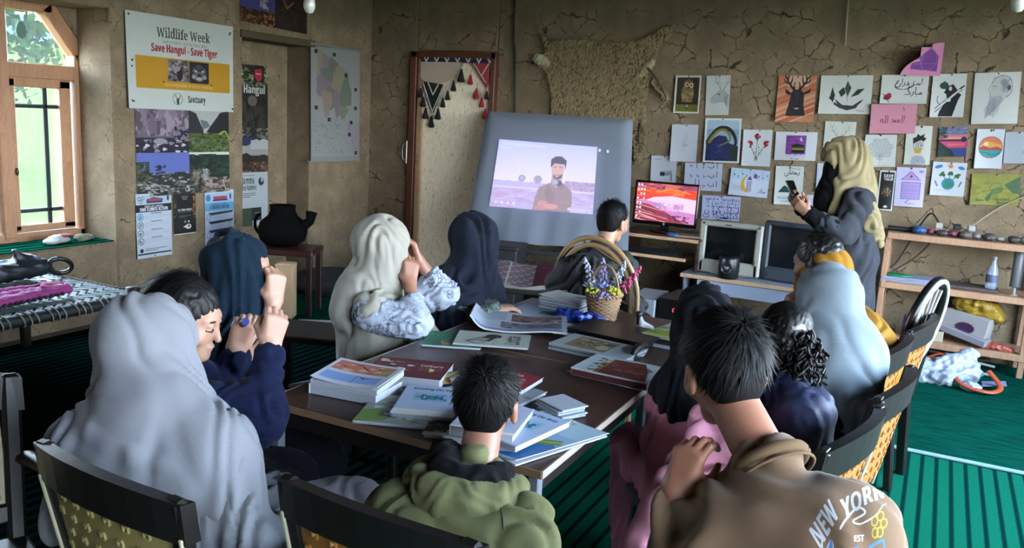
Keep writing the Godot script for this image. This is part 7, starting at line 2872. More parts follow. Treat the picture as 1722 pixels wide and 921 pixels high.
func short_hair(J: Dictionary, n: int, len0: float, lift: float, whorl: Vector3, sag := 0.12) -> void:
	var b: Basis = J.b
	var s: float = J.s
	var h: Vector3 = J.head
	var cap = [E(h + b * (v3(0, 0.045, 0.018) * s), v3(0.079, 0.088, 0.096) * s, b, 0.01), E(h + b * (v3(0, -0.01, 0.05) * s), v3(0.06, 0.064, 0.048) * s, b, 0.03),
		["cut", b * v3(0, -1, -0.62).normalized(), h + b * (v3(0, -0.045, 0) * s)]]
	for d in [-1.0, 1.0]:
		cap.append(["-e", h + b * (v3(d * 0.09, -0.012, 0.0) * s), v3(0.026, 0.036, 0.026) * s, b, 0.006])
	cap.append(["-e", h + b * (v3(0, -0.03, -0.13) * s), v3(0.075, 0.085, 0.07) * s, b, 0.01])
	var m = mat(K("0a0808"), 0.58, {"spec": 0.28})
	mesh_node("hair", field_mesh(cap, 0.005), m, J.t)
	var st = mb()
	strands(st, h, b, s, n, func(p): return p.y > -0.042 - 0.58 * p.z and not (absf(p.x) > 0.06 and p.y < 0.025 and p.z < 0.03), whorl, len0, lift, sag)
	# the short back and sides
	strands(st, h, b, s, n / 4, func(p): return p.y < 0.03 and p.z > 0.02 and p.y > -0.04 - 0.3 * p.z, v3(0, 1, 0.3), len0 * 0.4, 0.1, 0.2, 0.0016)
	part(J.t, "hair_strands", st, m).set_meta("kind", "stuff")

func build_people() -> void:
	rng.seed = 77
	person_grey_scarf()
	person_black_hair_navy()
	person_teal_veil()
	person_cream_scarf()
	person_navy_scarf()
	person_black_jacket()
	person_teacher()
	person_mustard()
	person_white_scarf()
	person_curly()
	person_black_hood()
	person_hoodie_boy()
	person_brown_boy()

func person_grey_scarf() -> void:
	var J = person("seated girl from behind in a grey head scarf, nearest on the left", v3(-1.5, 0, -1.36), {
		"head": v3(-1.635, 1.0, -1.35), "neck": v3(-1.575, 0.85, -1.31), "shl": v3(-1.73, 0.775, -1.235), "shr": v3(-1.40, 0.80, -1.34), "ell": v3(-1.77, 0.58, -1.22), "elr": v3(-1.28, 0.62, -1.32),
		"wrl": v3(-1.72, 0.53, -1.45), "wrr": v3(-1.28, 0.56, -1.54), "pelvis": v3(-1.5, 0.53, -1.3)}, v3(0.25, -0.12, -1), {"ears": false, "head_cell": 0.009})
	var grey = cloth(K("77777d"))
	wear(J, "dress", trunk(J, 0.02) + legs(J, 0.03) + [C(J.hipl, J.kneer, 0.12, 0.1, 0.06)], 0.012, grey, folds(0.012, 8.0, 0.2))
	var nk: Vector3 = J.neck
	var b: Basis = J.b
	wear(J, "head_scarf", hood(J, true, 0.010) + [C(nk + v3(-0.02, 0.03, 0.0), J.shl + v3(0.02, 0.03, 0.0), 0.095, 0.07, 0.08), C(nk + v3(0.02, 0.02, 0), J.shr + v3(-0.01, 0.015, 0), 0.1, 0.082, 0.08), C(J.shr + v3(-0.01, 0.01, 0), J.shr.lerp(J.elr, 0.45), 0.082, 0.074, 0.05),
		C(nk, nk + v3(0.02, -0.16, 0.06), 0.1, 0.11, 0.06), C(J.shl + v3(0.04, 0.0, 0.04), J.shr + v3(-0.02, -0.05, 0.04), 0.07, 0.085, 0.05), C(nk + v3(-0.15, 0.03, 0.0), nk + v3(-0.06, 0.0, 0.11), 0.042, 0.034, 0.015), C(nk + v3(-0.06, 0.0, 0.11), nk + v3(0.06, -0.03, 0.12), 0.034, 0.024, 0.012), C(nk + v3(0.06, -0.03, 0.12), nk + v3(0.17, -0.06, 0.06), 0.024, 0.018, 0.012), C(nk + v3(-0.19, -0.03, 0.0), nk + v3(-0.08, -0.09, 0.12), 0.035, 0.03, 0.015), C(J.head + b * v3(-0.085, -0.06, 0.0), nk + v3(-0.03, 0.05, 0.09), 0.032, 0.026, 0.012), opening(J)], 0.0085, cloth(K("7d7d84")),
		pleats(J.head + b * v3(-0.08, -0.11, 0.0), v3(0.3, 0.2, 1), 0.008, 4.0, 0.009, 9.0, 2.0, 0.13))

func person_black_hair_navy() -> void:
	var J = person("black-haired girl in profile raising a fist in a navy fleece", v3(-1.88, 0, -1.72), {
		"head": v3(-1.84, 0.985, -1.645), "neck": v3(-1.895, 0.84, -1.63), "shl": v3(-1.95, 0.76, -1.78), "shr": v3(-1.76, 0.78, -1.53), "ell": v3(-1.84, 0.66, -1.83), "elr": v3(-1.575, 0.755, -1.645),
		"wrl": v3(-1.84, 0.86, -1.83), "wrr": v3(-1.628, 0.925, -1.75), "pelvis": v3(-1.93, 0.5, -1.66)}, v3(0.92, -0.22, -0.42), {"ears": false, "lashes": true, "skin": K("bd917b"), "head_cell": 0.0045, "sit": v3(1, 0, -0.3), "s": 0.95,
		"hands": [["r", v3(0.1, 1, -0.25), v3(-0.75, 0.1, -0.65), 1.0, [0.75, 0.8, 0.85, 0.9, 0.7]], ["l", v3(0.3, 0.95, -0.1), v3(-0.6, 0.2, -0.75), -1.0, [0.6, 0.7, 0.75, 0.8, 0.8]]]})
	wear(J, "fleece", trunk(J, 0.02, 0.95) + [C(J.elr, J.elr.lerp(J.shr, 0.5), 0.075, 0.085, 0.05)], 0.012, cloth(K("0d1432")), folds(0.01, 11.0, 0.8, 5.0))
	wear(J, "skirt", legs(J, 0.03) + [C(J.hipl, J.kneer, 0.12, 0.1, 0.06)], 0.022, cloth(K("0e0f16")), folds(0.01, 8.0))
	var h: Vector3 = J.head
	var b: Basis = J.b
	var m = mat(K("0d0b0b"), 0.55, {"spec": 0.35})
	wear(J, "hair", [E(h + b * v3(0, 0.043, 0.02), v3(0.083, 0.09, 0.099), b, 0.02), C(h + b * v3(0, 0.02, 0.05), h + b * v3(0.02, -0.12, 0.07), 0.078, 0.06, 0.05), C(h + b * v3(0.02, -0.1, 0.07), h + b * v3(0.03, -0.3, 0.08), 0.06, 0.05, 0.05), C(h + b * v3(0.045, 0.0, 0.03), h + b * v3(0.05, -0.14, 0.05), 0.045, 0.04, 0.03), C(h + b * v3(-0.04, 0.0, 0.03), h + b * v3(-0.06, -0.2, 0.0), 0.045, 0.045, 0.03),
		["-e", h + b * v3(0, -0.03, -0.13), v3(0.07, 0.092, 0.095), b, 0.008]], 0.006, m, folds(0.003, 40.0, 0.15))
	var st = mb()
	strands(st, h, b, 0.99, 1500, func(p): return p.z > 0.0 and (p.y > 0.03 or p.z > 0.05), v3(0.05, 1.0, -0.3), 0.13, 0.0, 0.4, 0.002)
	part(J.t, "hair_strands", st, m).set_meta("kind", "stuff")
	st = mb()
	tube(st, [J.wrl + v3(0.0, 0.07, -0.02), J.wrl + v3(0.06, 0.1, 0.02)], 0.012, 8)
	var pen = part(self, "blue_marker", st, mat(K("2a3a9a"), 0.4))
	pen.position = v3(-1.88, 0, -1.72)
	tag(pen, "short blue marker held in a raised hand before the teal veil", "marker")

func person_teal_veil() -> void:
	var J = person("girl in a long dark teal veil raising her hand to her face", v3(-2.06, 0, -2.06), {
		"head": v3(-2.04, 1.05, -2.045), "neck": v3(-2.06, 0.89, -2.03), "shl": v3(-2.13, 0.80, -2.15), "shr": v3(-1.98, 0.81, -1.92), "ell": v3(-2.0, 0.64, -2.1), "elr": v3(-1.9, 0.77, -1.99),
		"wrl": v3(-1.84, 0.62, -2.08), "wrr": v3(-1.915, 0.955, -2.075), "pelvis": v3(-2.1, 0.5, -2.05)}, v3(0.75, -0.05, -0.75), {"ears": false, "skin": K("b98d77"), "sit": v3(1, 0, -0.1),
		"hands": [["r", v3(0.05, 1, -0.1), v3(-0.8, 0.1, -0.3), 1.0, [0.8, 0.85, 0.9, 0.95, 0.7]], ["l", v3(1, -0.3, 0.3), v3(0, -1, 0), 1.0, [0.4, 0.45, 0.5, 0.55, 0.5]]]})
	var teal = cloth(K("0c1f2e"))
	wear(J, "dress", trunk(J, 0.015, 1.0, false) + legs(J, 0.03), 0.024, cloth(K("0c1017")), folds(0.01, 8.0))
	wear(J, "long_veil", hood(J, true, 0.0) + [C(J.head + v3(0, -0.06, 0.01), J.neck + v3(-0.03, -0.06, 0.04), 0.085, 0.12, 0.06), C(J.neck + v3(-0.02, -0.05, 0.03), v3(J.pelvis.x + 0.03, 0.52, J.pelvis.z + 0.02), 0.13, 0.2, 0.08),
		C(J.shr + v3(0, 0, 0), J.shr + v3(0.03, -0.25, 0.0), 0.08, 0.09, 0.08), C(J.shl, J.shl + v3(0, -0.25, 0), 0.08, 0.1, 0.08), opening(J, 0.052)], 0.0125, teal, folds(0.017, 9.0, 0.12, 4.0))

func person_cream_scarf() -> void:
	var J = person("girl in a cream head scarf and print sleeves with hands at her mouth", v3(-2.03, 0, -2.85), {
		"head": v3(-2.03, 1.025, -2.85), "neck": v3(-2.025, 0.88, -2.82), "shl": v3(-2.05, 0.80, -2.97), "shr": v3(-1.965, 0.81, -2.69), "ell": v3(-1.84, 0.83, -3.04), "elr": v3(-1.785, 0.765, -2.74),
		"wrl": v3(-1.935, 0.975, -2.97), "wrr": v3(-1.885, 0.905, -2.83), "pelvis": v3(-2.05, 0.5, -2.82)}, v3(0.72, -0.02, -0.72), {"ears": false, "skin": K("a87660"), "sit": v3(1, 0, -0.1),
		"hands": [["r", v3(-0.15, 1, -0.35), v3(-0.7, 0, -0.6), 1.0, [0.5, 0.55, 0.6, 0.65, 0.6]], ["l", v3(-0.3, 0.9, 0.2), v3(-0.5, 0, 0.6), -1.0, [0.5, 0.55, 0.6, 0.65, 0.6]]]})
	var cream = cloth(K("a8a294"))
	var pr = pic(384, 384, K("b3bacb"))
	for i in 40:
		var q = v2(pr.r.randf(), pr.r.randf())
		match i % 3:
			0:
				for k in 5:
					var a = TAU * k / 5.0
					pr.ring(q.x + cos(a) * 0.03, q.y + sin(a) * 0.03, 0.022, 0.022, 3, K("1d2233"))
			1:
				scribble(pr, q.x, q.y, 0.1, 0.1, 5, K("1d2233"), 3)
			2:
				pr.blobs(q.x, q.y, 0.07, 0.05, 6, [K("20263a"), K("333a52")], 0.014)
	var sm = StandardMaterial3D.new()
	sm.albedo_texture = ImageTexture.create_from_image(pr.im)
	sm.roughness = 0.9
	sm.uv1_triplanar = true
	sm.uv1_scale = Vector3.ONE * 2.3
	wear(J, "dress", trunk(J, 0.018, 1.0, false) + legs(J, 0.03), 0.02, cream, folds(0.012, 9.0))
	for a in [[J.shl, J.ell, J.wrl], [J.shr, J.elr, J.wrr]]:
		wear(J, "sleeve", [C(a[0] + v3(0, -0.02, 0), a[1], 0.082, 0.062, 0.05), F(a[1], a[2].lerp(a[1], 0.35), 0.062, 0.048, 0.03)], 0.009, sm, folds(0.008, 14.0, 0.8))
	wear(J, "head_scarf", hood(J, true, 0.015) + [C(J.head + v3(-0.04, -0.11, 0.05), J.neck + v3(-0.06, -0.09, 0.1), 0.075, 0.075, 0.05), C(J.neck + v3(-0.06, -0.04, 0.06), J.pelvis + v3(-0.02, 0.08, 0.06), 0.1, 0.1, 0.06), C(J.neck + v3(-0.08, 0.03, 0.0), J.neck + v3(-0.09, -0.1, 0.13), 0.06, 0.05, 0.03),
		C(J.neck + v3(0.05, -0.05, -0.08), J.pelvis + v3(0.3, 0.1, -0.1), 0.06, 0.035, 0.04), opening(J, 0.055)], 0.0095, cloth(K("a49e92")), pleats(J.head + v3(0.06, -0.12, 0.03), v3(0.4, 0.1, 1), 0.006, 9.0, 0.008, 10.0, 1.0))

func person_navy_scarf() -> void:
	var J = person("girl in a dark navy head scarf and cape at the far left of the tables", v3(-1.9, 0, -3.32), {
		"head": v3(-1.865, 1.025, -3.33), "neck": v3(-1.87, 0.87, -3.3), "shl": v3(-1.88, 0.79, -3.45), "shr": v3(-1.86, 0.8, -3.15), "ell": v3(-1.8, 0.64, -3.4), "elr": v3(-1.77, 0.69, -3.12),
		"wrl": v3(-1.74, 0.745, -3.42), "wrr": v3(-1.72, 0.745, -3.26), "pelvis": v3(-1.93, 0.5, -3.3)}, v3(0.45, -0.05, -0.9), {"ears": false, "skin": K("c49880"), "sit": v3(1, 0, -0.15), "hands": [["r", v3(0.7, 0.1, -0.6), v3(0, -1, 0), -1.0, [0.4, 0.45, 0.5, 0.55, 0.4]]]})
	wear(J, "dress", trunk(J, 0.012, 1.0, false) + legs(J, 0.03), 0.024, cloth(K("14161c")), folds(0.01, 8.0))
	var pm = mat(Color.WHITE, 0.9)
	var p = pic(128, 128, K("2c3434"))
	for i in 60:
		p.curve([v2(p.r.randf(), p.r.randf()), v2(p.r.randf(), p.r.randf()), v2(p.r.randf(), p.r.randf())], 2, [K("7f9086"), K("14191c"), K("4f605a")][i % 3])
	var m2 = StandardMaterial3D.new()
	m2.albedo_texture = ImageTexture.create_from_image(p.im)
	m2.roughness = 0.9
	m2.uv1_triplanar = true
	m2.uv1_scale = Vector3.ONE * 5.0
	wear(J, "patterned_sleeve", [C(J.elr, J.wrr.lerp(J.elr, 0.1), 0.06, 0.055, 0.04), C(J.shr, J.elr, 0.07, 0.06, 0.04)], 0.012, m2, folds(0.007, 14.0))
	wear(J, "head_scarf", hood(J, true, 0.007) + [C(J.neck, J.neck + v3(-0.02, -0.1, 0.05), 0.09, 0.15, 0.06), C(J.shr + v3(-0.02, -0.02, 0), J.elr + v3(-0.04, -0.03, 0.0), 0.1, 0.11, 0.08), C(J.shl, J.ell, 0.1, 0.1, 0.08), C(J.neck + v3(-0.03, -0.1, 0.05), J.pelvis + v3(0.02, 0.08, 0.08), 0.15, 0.17, 0.08), opening(J, 0.052)], 0.0105, cloth(K("181c2a")), folds(0.016, 9.0, 0.2, 8.0))

func person_black_jacket() -> void:
	var J = person("short-haired person in a black jacket on the rattan chair", v3(-1.52, 0, -4.15), {
		"head": v3(-1.525, 1.075, -4.2), "neck": v3(-1.535, 0.94, -4.09), "shl": v3(-1.68, 0.85, -4.03), "shr": v3(-1.41, 0.87, -4.07), "ell": v3(-1.74, 0.63, -4.07), "elr": v3(-1.36, 0.65, -4.12),
		"wrl": v3(-1.66, 0.6, -4.36), "wrr": v3(-1.4, 0.62, -4.4), "pelvis": v3(-1.6, 0.5, -4.12)}, v3(0.25, -0.12, -1), {"skin": K("b98a70"), "up": v3(0.08, 1, 0), "s": 0.93})
	# the jacket hangs back over the top of the chair
	var drape = []
	var o: Vector3 = J.t.position
	for q in [[-1.655, 0.82, 0.055], [-1.59, 0.88, 0.06], [-1.52, 0.9, 0.06], [-1.455, 0.88, 0.05]]:
		drape.append(C(v3(q[0], q[1], -3.98) - o, v3(q[0], q[1] - 0.03, -3.83) - o, q[2], q[2], 0.06))
		drape.append(C(v3(q[0], q[1] - 0.03, -3.83) - o, v3(q[0] - 0.01, 0.5, -3.84) - o, q[2], q[2] + 0.01, 0.05))
	wear(J, "jacket", trunk(J, 0.022, 0.93) + drape, 0.012, mat(K("0d0f14"), 0.8, {"rim": 0.2}), folds(0.016, 9.0, 0.6, 3.0))
	wear(J, "trousers", legs(J, 0.015), 0.024, cloth(K("101115")))
	short_hair(J, 900, 0.035, 0.04, v3(0.1, 0.7, 0.7))
	var st = mb()
	flat(st)
	var bs = Basis(v3(0.95, 0, -0.3).normalized(), Vector3.UP, v3(0.3, 0, 0.95).normalized())
	ball(st, v3(-1.6, 0.735, -3.765) - o, v3(0.045, 0.05, 0.012), 7, bs)
	part(J.t, "white_patch", st, mat(K("9fa3aa"), 0.8))

func person_teacher() -> void:
	var J = person("standing woman in tan head scarf, black face veil and grey coat", v3(-0.48, 0, -5.82), {
		"head": v3(-0.585, 1.44, -5.86), "neck": v3(-0.53, 1.28, -5.86), "shl": v3(-0.58, 1.17, -5.97), "shr": v3(-0.455, 1.19, -5.72), "ell": v3(-0.66, 1.02, -5.86), "elr": v3(-0.5, 1.0, -5.56),
		"wrl": v3(-0.79, 1.13, -5.62), "wrr": v3(-0.72, 1.11, -5.5), "pelvis": v3(-0.46, 0.82, -5.82)}, v3(-0.9, -0.3, 0.36), {"ears": false, "stand": true, "skin": K("b08068"), "sit": v3(-0.9, 0, 0.4),
		"hands": [["r", v3(-0.75, 0.55, 0.1), v3(-0.2, 0.5, -0.8), -1.0, [0.5, 0.55, 0.6, 0.65, 0.3]], ["l", v3(-0.5, 0.75, 0.2), v3(0.2, 0.3, 0.8), 1.0, [0.5, 0.55, 0.6, 0.65, 0.3]]]})
	var g = cloth(K("3d3f45"))
	wear(J, "coat", trunk(J, 0.025, 1.0, false) + [C(J.pelvis, v3(J.pelvis.x + 0.02, 0.12, J.pelvis.z), 0.15, 0.19, 0.08), C(J.shr + v3(0, -0.01, 0), J.elr, 0.09, 0.07, 0.05), C(J.elr, J.wrr.lerp(J.elr, 0.45), 0.072, 0.06, 0.03), C(J.shl, J.ell, 0.08, 0.065, 0.05)], 0.014, g, folds(0.016, 8.0, 0.4, 6.0))
	wear(J, "black_sleeve", [C(J.elr.lerp(J.wrr, 0.3), J.wrr.lerp(J.elr, 0.1), 0.058, 0.045, 0.03), C(J.ell, J.wrl.lerp(J.ell, 0.1), 0.06, 0.045, 0.03), C(J.ell.lerp(J.shl, 0.4), J.ell, 0.07, 0.065, 0.03)], 0.012, cloth(K("0c0c0f")), folds(0.01, 12.0))
	var b: Basis = J.b
	wear(J, "face_veil", [E(J.head + b * v3(0, -0.02, -0.03), v3(0.085, 0.085, 0.085), b, 0.03), C(J.head + b * v3(0, -0.05, -0.07), J.neck + v3(-0.1, -0.1, 0.05), 0.065, 0.09, 0.05), C(J.neck + v3(-0.1, -0.08, 0.05), J.neck + v3(-0.11, -0.24, 0.07), 0.09, 0.08, 0.05)], 0.011, cloth(K("09090b")), folds(0.008, 9.0, 0.3))
	wear(J, "head_scarf", hood(J, true, 0.02) + [C(J.head + b * v3(0, 0.07, -0.06), J.head + b * v3(0, 0.03, -0.105), 0.06, 0.035, 0.03), C(J.head + b * v3(0, -0.02, 0.06), J.neck + v3(0.07, -0.02, 0.02), 0.1, 0.1, 0.06), C(J.neck + v3(0.05, -0.02, 0.02), J.shr + v3(0.09, -0.12, 0.03), 0.095, 0.06, 0.05), C(J.neck + v3(0.06, -0.04, -0.04), J.pelvis + v3(0.15, 0.12, 0.0), 0.09, 0.04, 0.05),
		C(J.neck + v3(-0.03, 0.0, 0.07), J.neck + v3(-0.06, -0.15, 0.14), 0.075, 0.04, 0.04), ["-", J.head + b * v3(0, -0.035, -0.09), J.head + b * v3(0, -0.15, -0.2), 0.07, 0.1, 0.012]], 0.011, cloth(K("a08e6a")), folds(0.015, 9.0, 0.3, 2.0))
	var ph = thing("phone", "dark phone held up in the standing woman's hands", "phone", v3(-0.83, 1.235, -5.58))
	var st = mb()
	var pb = Basis(Vector3.UP, 1.1) * Basis(Vector3.RIGHT, -0.6)
	bx(st, V0, v3(0.075, 0.15, 0.009), pb, 0.004)
	part(ph, "case", st, mat(K("241a18"), 0.4))
	st = mb()
	bx(st, pb * v3(0, 0, 0.005), v3(0.068, 0.14, 0.002), pb, 0.0)
	part(ph, "glass_face", st, mat(K("0a0a0c"), 0.1))

func person_mustard() -> void:
	var J = person("pupil with black hair and a mustard scarf slipped back, beyond the white head scarf", v3(-0.3, 0, -3.55), {
		"head": v3(-0.405, 1.07, -3.59), "neck": v3(-0.345, 0.93, -3.56), "shl": v3(-0.41, 0.85, -3.68), "shr": v3(-0.25, 0.87, -3.45), "ell": v3(-0.45, 0.72, -3.63), "elr": v3(-0.24, 0.72, -3.38),
		"wrl": v3(-0.53, 0.68, -3.56), "wrr": v3(-0.46, 0.69, -3.38), "pelvis": v3(-0.27, 0.5, -3.55)}, v3(-0.9, -0.1, -0.42), {"ears": false, "lashes": true, "skin": K("b08068"), "sit": v3(-1, 0, 0)})
	var b: Basis = J.b
	var mu = cloth(K("96681f"))
	wear(J, "dress", trunk(J, 0.018) + legs(J, 0.03), 0.022, cloth(K("12131a")), folds(0.01, 8.0))
	wear(J, "hair", [E(J.head + b * v3(0, 0.045, 0.012), v3(0.083, 0.09, 0.098), b, 0.02), E(J.head + b * v3(0, -0.01, 0.03), v3(0.086, 0.06, 0.06), b, 0.02), ["-e", J.head + b * v3(0, -0.03, -0.13), v3(0.07, 0.09, 0.075), b, 0.008]], 0.008, mat(K("0f0d0d"), 0.42), folds(0.006, 30.0, 0.6))
	wear(J, "head_scarf", [E(J.head + b * v3(0, -0.01, 0.055), v3(0.1, 0.1, 0.085), b, 0.03), C(J.head + b * v3(0, -0.075, 0.0), J.neck, 0.09, 0.095, 0.05), C(J.neck, J.shr + v3(0.08, -0.08, 0.02), 0.1, 0.1, 0.07), C(J.shr + v3(0.06, -0.05, 0.0), J.pelvis + v3(0.17, 0.18, 0.05), 0.1, 0.08, 0.07), C(J.neck, J.shl, 0.09, 0.08, 0.06)], 0.0115, mu, folds(0.014, 8.0, 0.25, 5.0))

func person_white_scarf() -> void:
	var J = person("girl in a large white head scarf leaning on her hand", v3(-0.27, 0, -3.08), {
		"head": v3(-0.315, 1.02, -3.13), "neck": v3(-0.26, 0.87, -3.08), "shl": v3(-0.34, 0.79, -3.18), "shr": v3(-0.19, 0.80, -2.97), "ell": v3(-0.42, 0.73, -3.1), "elr": v3(-0.2, 0.68, -2.88),
		"wrl": v3(-0.455, 0.92, -3.14), "wrr": v3(-0.38, 0.68, -2.88), "pelvis": v3(-0.22, 0.5, -3.04)}, v3(-0.92, -0.05, -0.4), {"ears": false, "lashes": true, "skin": K("b98a72"), "sit": v3(-1, 0, 0),
		"hands": [["l", v3(0.25, 1, 0.0), v3(0.7, 0, -0.3), 1.0, [0.5, 0.55, 0.6, 0.7, 0.5]]]})
	wear(J, "dress", trunk(J, -0.004) + legs(J, 0.02), 0.022, cloth(K("15171c")), folds(0.01, 8.0))
	wear(J, "head_scarf", hood(J, true, 0.006) + [C(J.head + v3(0.03, -0.06, 0.02), J.neck + v3(0.06, -0.02, 0.03), 0.095, 0.115, 0.06), C(J.neck + v3(0.03, -0.02, 0.02), J.shr + v3(0.02, -0.09, 0.03), 0.105, 0.085, 0.08), C(J.neck + v3(0.0, -0.05, 0.05), J.pelvis + v3(-0.08, 0.22, 0.12), 0.12, 0.065, 0.08), C(J.shr + v3(0.01, -0.08, 0.03), J.pelvis + v3(-0.02, 0.27, 0.08), 0.09, 0.06, 0.06), C(J.neck, J.shl + v3(-0.02, -0.02, 0), 0.1, 0.085, 0.06), opening(J, 0.056)], 0.0095, cloth(K("848f98")), pleats(J.head + v3(-0.07, -0.1, 0.04), v3(0.2, 0.1, 1), 0.005, 9.0, 0.008, 6.0, 3.0))

func person_curly() -> void:
	var J = person("small girl with a curly black ponytail and pale hair tie in a navy jacket", v3(-0.33, 0, -2.6), {
		"head": v3(-0.375, 0.975, -2.645), "neck": v3(-0.33, 0.86, -2.61), "shl": v3(-0.40, 0.79, -2.68), "shr": v3(-0.265, 0.8, -2.5), "ell": v3(-0.43, 0.64, -2.68), "elr": v3(-0.24, 0.65, -2.47),
		"wrl": v3(-0.52, 0.62, -2.66), "wrr": v3(-0.4, 0.62, -2.5), "pelvis": v3(-0.3, 0.49, -2.57)}, v3(-0.75, -0.1, -0.65), {"skin": K("a87a64"), "s": 0.88, "sit": v3(-1, 0, 0)})
	wear(J, "jacket", trunk(J, 0.02, 0.88), 0.0115, mat(K("111a40"), 0.6, {"rim": 0.3}), folds(0.012, 10.0, 0.7, 9.0))
	wear(J, "trousers", legs(J, 0.015, 0.88), 0.024, cloth(K("111219")))
	var m = mat(K("0d0b0b"), 0.5, {"spec": 0.4})
	var b: Basis = J.b
	var h: Vector3 = J.head
	wear(J, "hair", [E(h + b * v3(0, 0.035, 0.015), v3(0.073, 0.08, 0.086), b, 0.02), E(h + b * v3(0, -0.02, 0.04), v3(0.066, 0.06, 0.055), b, 0.03), ["-e", h + b * v3(0, -0.03, -0.12), v3(0.065, 0.085, 0.07), b, 0.008]], 0.006, m, folds(0.004, 34.0, 0.6))
	var tie: Vector3 = h + v3(0.055, 0.03, 0.055)
	var st = mb()
	for i in 70:
		var a = tie + v3(rng.randf_range(-0.03, 0.04), rng.randf_range(-0.02, 0.02), rng.randf_range(-0.03, 0.03))
		var e = tie + v3(rng.randf_range(-0.05, 0.09), rng.randf_range(-0.16, -0.05), rng.randf_range(-0.05, 0.07))
		var ax = (e - a).normalized()
		var u = ax.cross(v3(0.3, 0.1, 0.9)).normalized()
		var w = ax.cross(u)
		var pts = []
		var ph = rng.randf() * TAU
		var rr = rng.randf_range(0.007, 0.013)
		for k in 15:
			var f = k / 14.0
			var an = ph + f * TAU * 2.2
			pts.append(a.lerp(e, f) + (u * cos(an) + w * sin(an)) * rr * (0.4 + f))
		tube(st, pts, 0.0042, 5)
	part(J.t, "curls", st, m).set_meta("kind", "stuff")
	st = mb()
	tube(st, arc(tie + v3(-0.01, 0.01, 0.0), v3(0.018, 0.012, 0), v3(0, 0.012, 0.02), 0, TAU, 14), 0.009, 8)
	part(J.t, "hair_tie", st, mat(K("c9bfb8"), 0.6))
	st = mb()
	for i in 3:
		ball(st, tie + v3(-0.02 + i * 0.015, 0.02, 0.02 - i * 0.006), Vector3.ONE * 0.009, 8)
	part(J.t, "tie_beads", st, mat(K("d8a0a4"), 0.4)).set_meta("kind", "stuff")

func person_black_hood() -> void:
	var J = person("girl in a black head scarf and long pink dress, hidden behind the boy in brown", v3(-0.56, 0, -2.5), {
		"head": v3(-0.625, 0.985, -2.635), "neck": v3(-0.59, 0.84, -2.57), "shl": v3(-0.68, 0.75, -2.56), "shr": v3(-0.49, 0.77, -2.48), "ell": v3(-0.69, 0.6, -2.52), "elr": v3(-0.46, 0.6, -2.42),
		"wrl": v3(-0.68, 0.57, -2.68), "wrr": v3(-0.56, 0.57, -2.64), "pelvis": v3(-0.56, 0.47, -2.46)}, v3(-0.5, -0.05, -0.87), {"ears": false, "s": 0.92, "sit": v3(-0.6, 0, -0.8)})
	wear(J, "head_scarf", hood(J, true, 0.008) + [C(J.neck, J.neck + v3(0.0, -0.1, 0.03), 0.09, 0.11, 0.06), C(J.shl, J.shr, 0.08, 0.08, 0.06), C(J.neck + v3(0, -0.05, 0.04), J.neck + v3(0.02, -0.24, 0.05), 0.11, 0.11, 0.06), opening(J)], 0.011, cloth(K("0d0f15")), folds(0.012, 9.0, 0.3, 1.0))
	wear(J, "pink_dress", trunk(J, 0.016, 0.92) + legs(J, 0.03, 0.92), 0.018, cloth(K("c87c92")), folds(0.014, 9.0, 0.3, 12.0))
	# the wide pink skirt of the dress, spread down over the chair towards the camera
	var top = v3(-0.515, 0.80, -2.33) - J.t.position
	var hem = v3(-0.51, 0.42, -2.08) - J.t.position
	wear(J, "pink_skirt", [C(top, hem + v3(-0.06, 0.06, 0), 0.03, 0.075, 0.05), C(top + v3(0.05, -0.01, 0), hem + v3(0.06, -0.02, 0), 0.035, 0.08, 0.05), C(top + v3(0.1, -0.06, 0.02), hem + v3(0.18, 0.02, 0.02), 0.045, 0.09, 0.05), C(hem + v3(-0.04, 0.0, 0), hem + v3(0.0, -0.12, 0.01), 0.06, 0.05, 0.04)], 0.0105, cloth(K("d08a9e")), folds(0.02, 7.0, 0.12, 14.0))

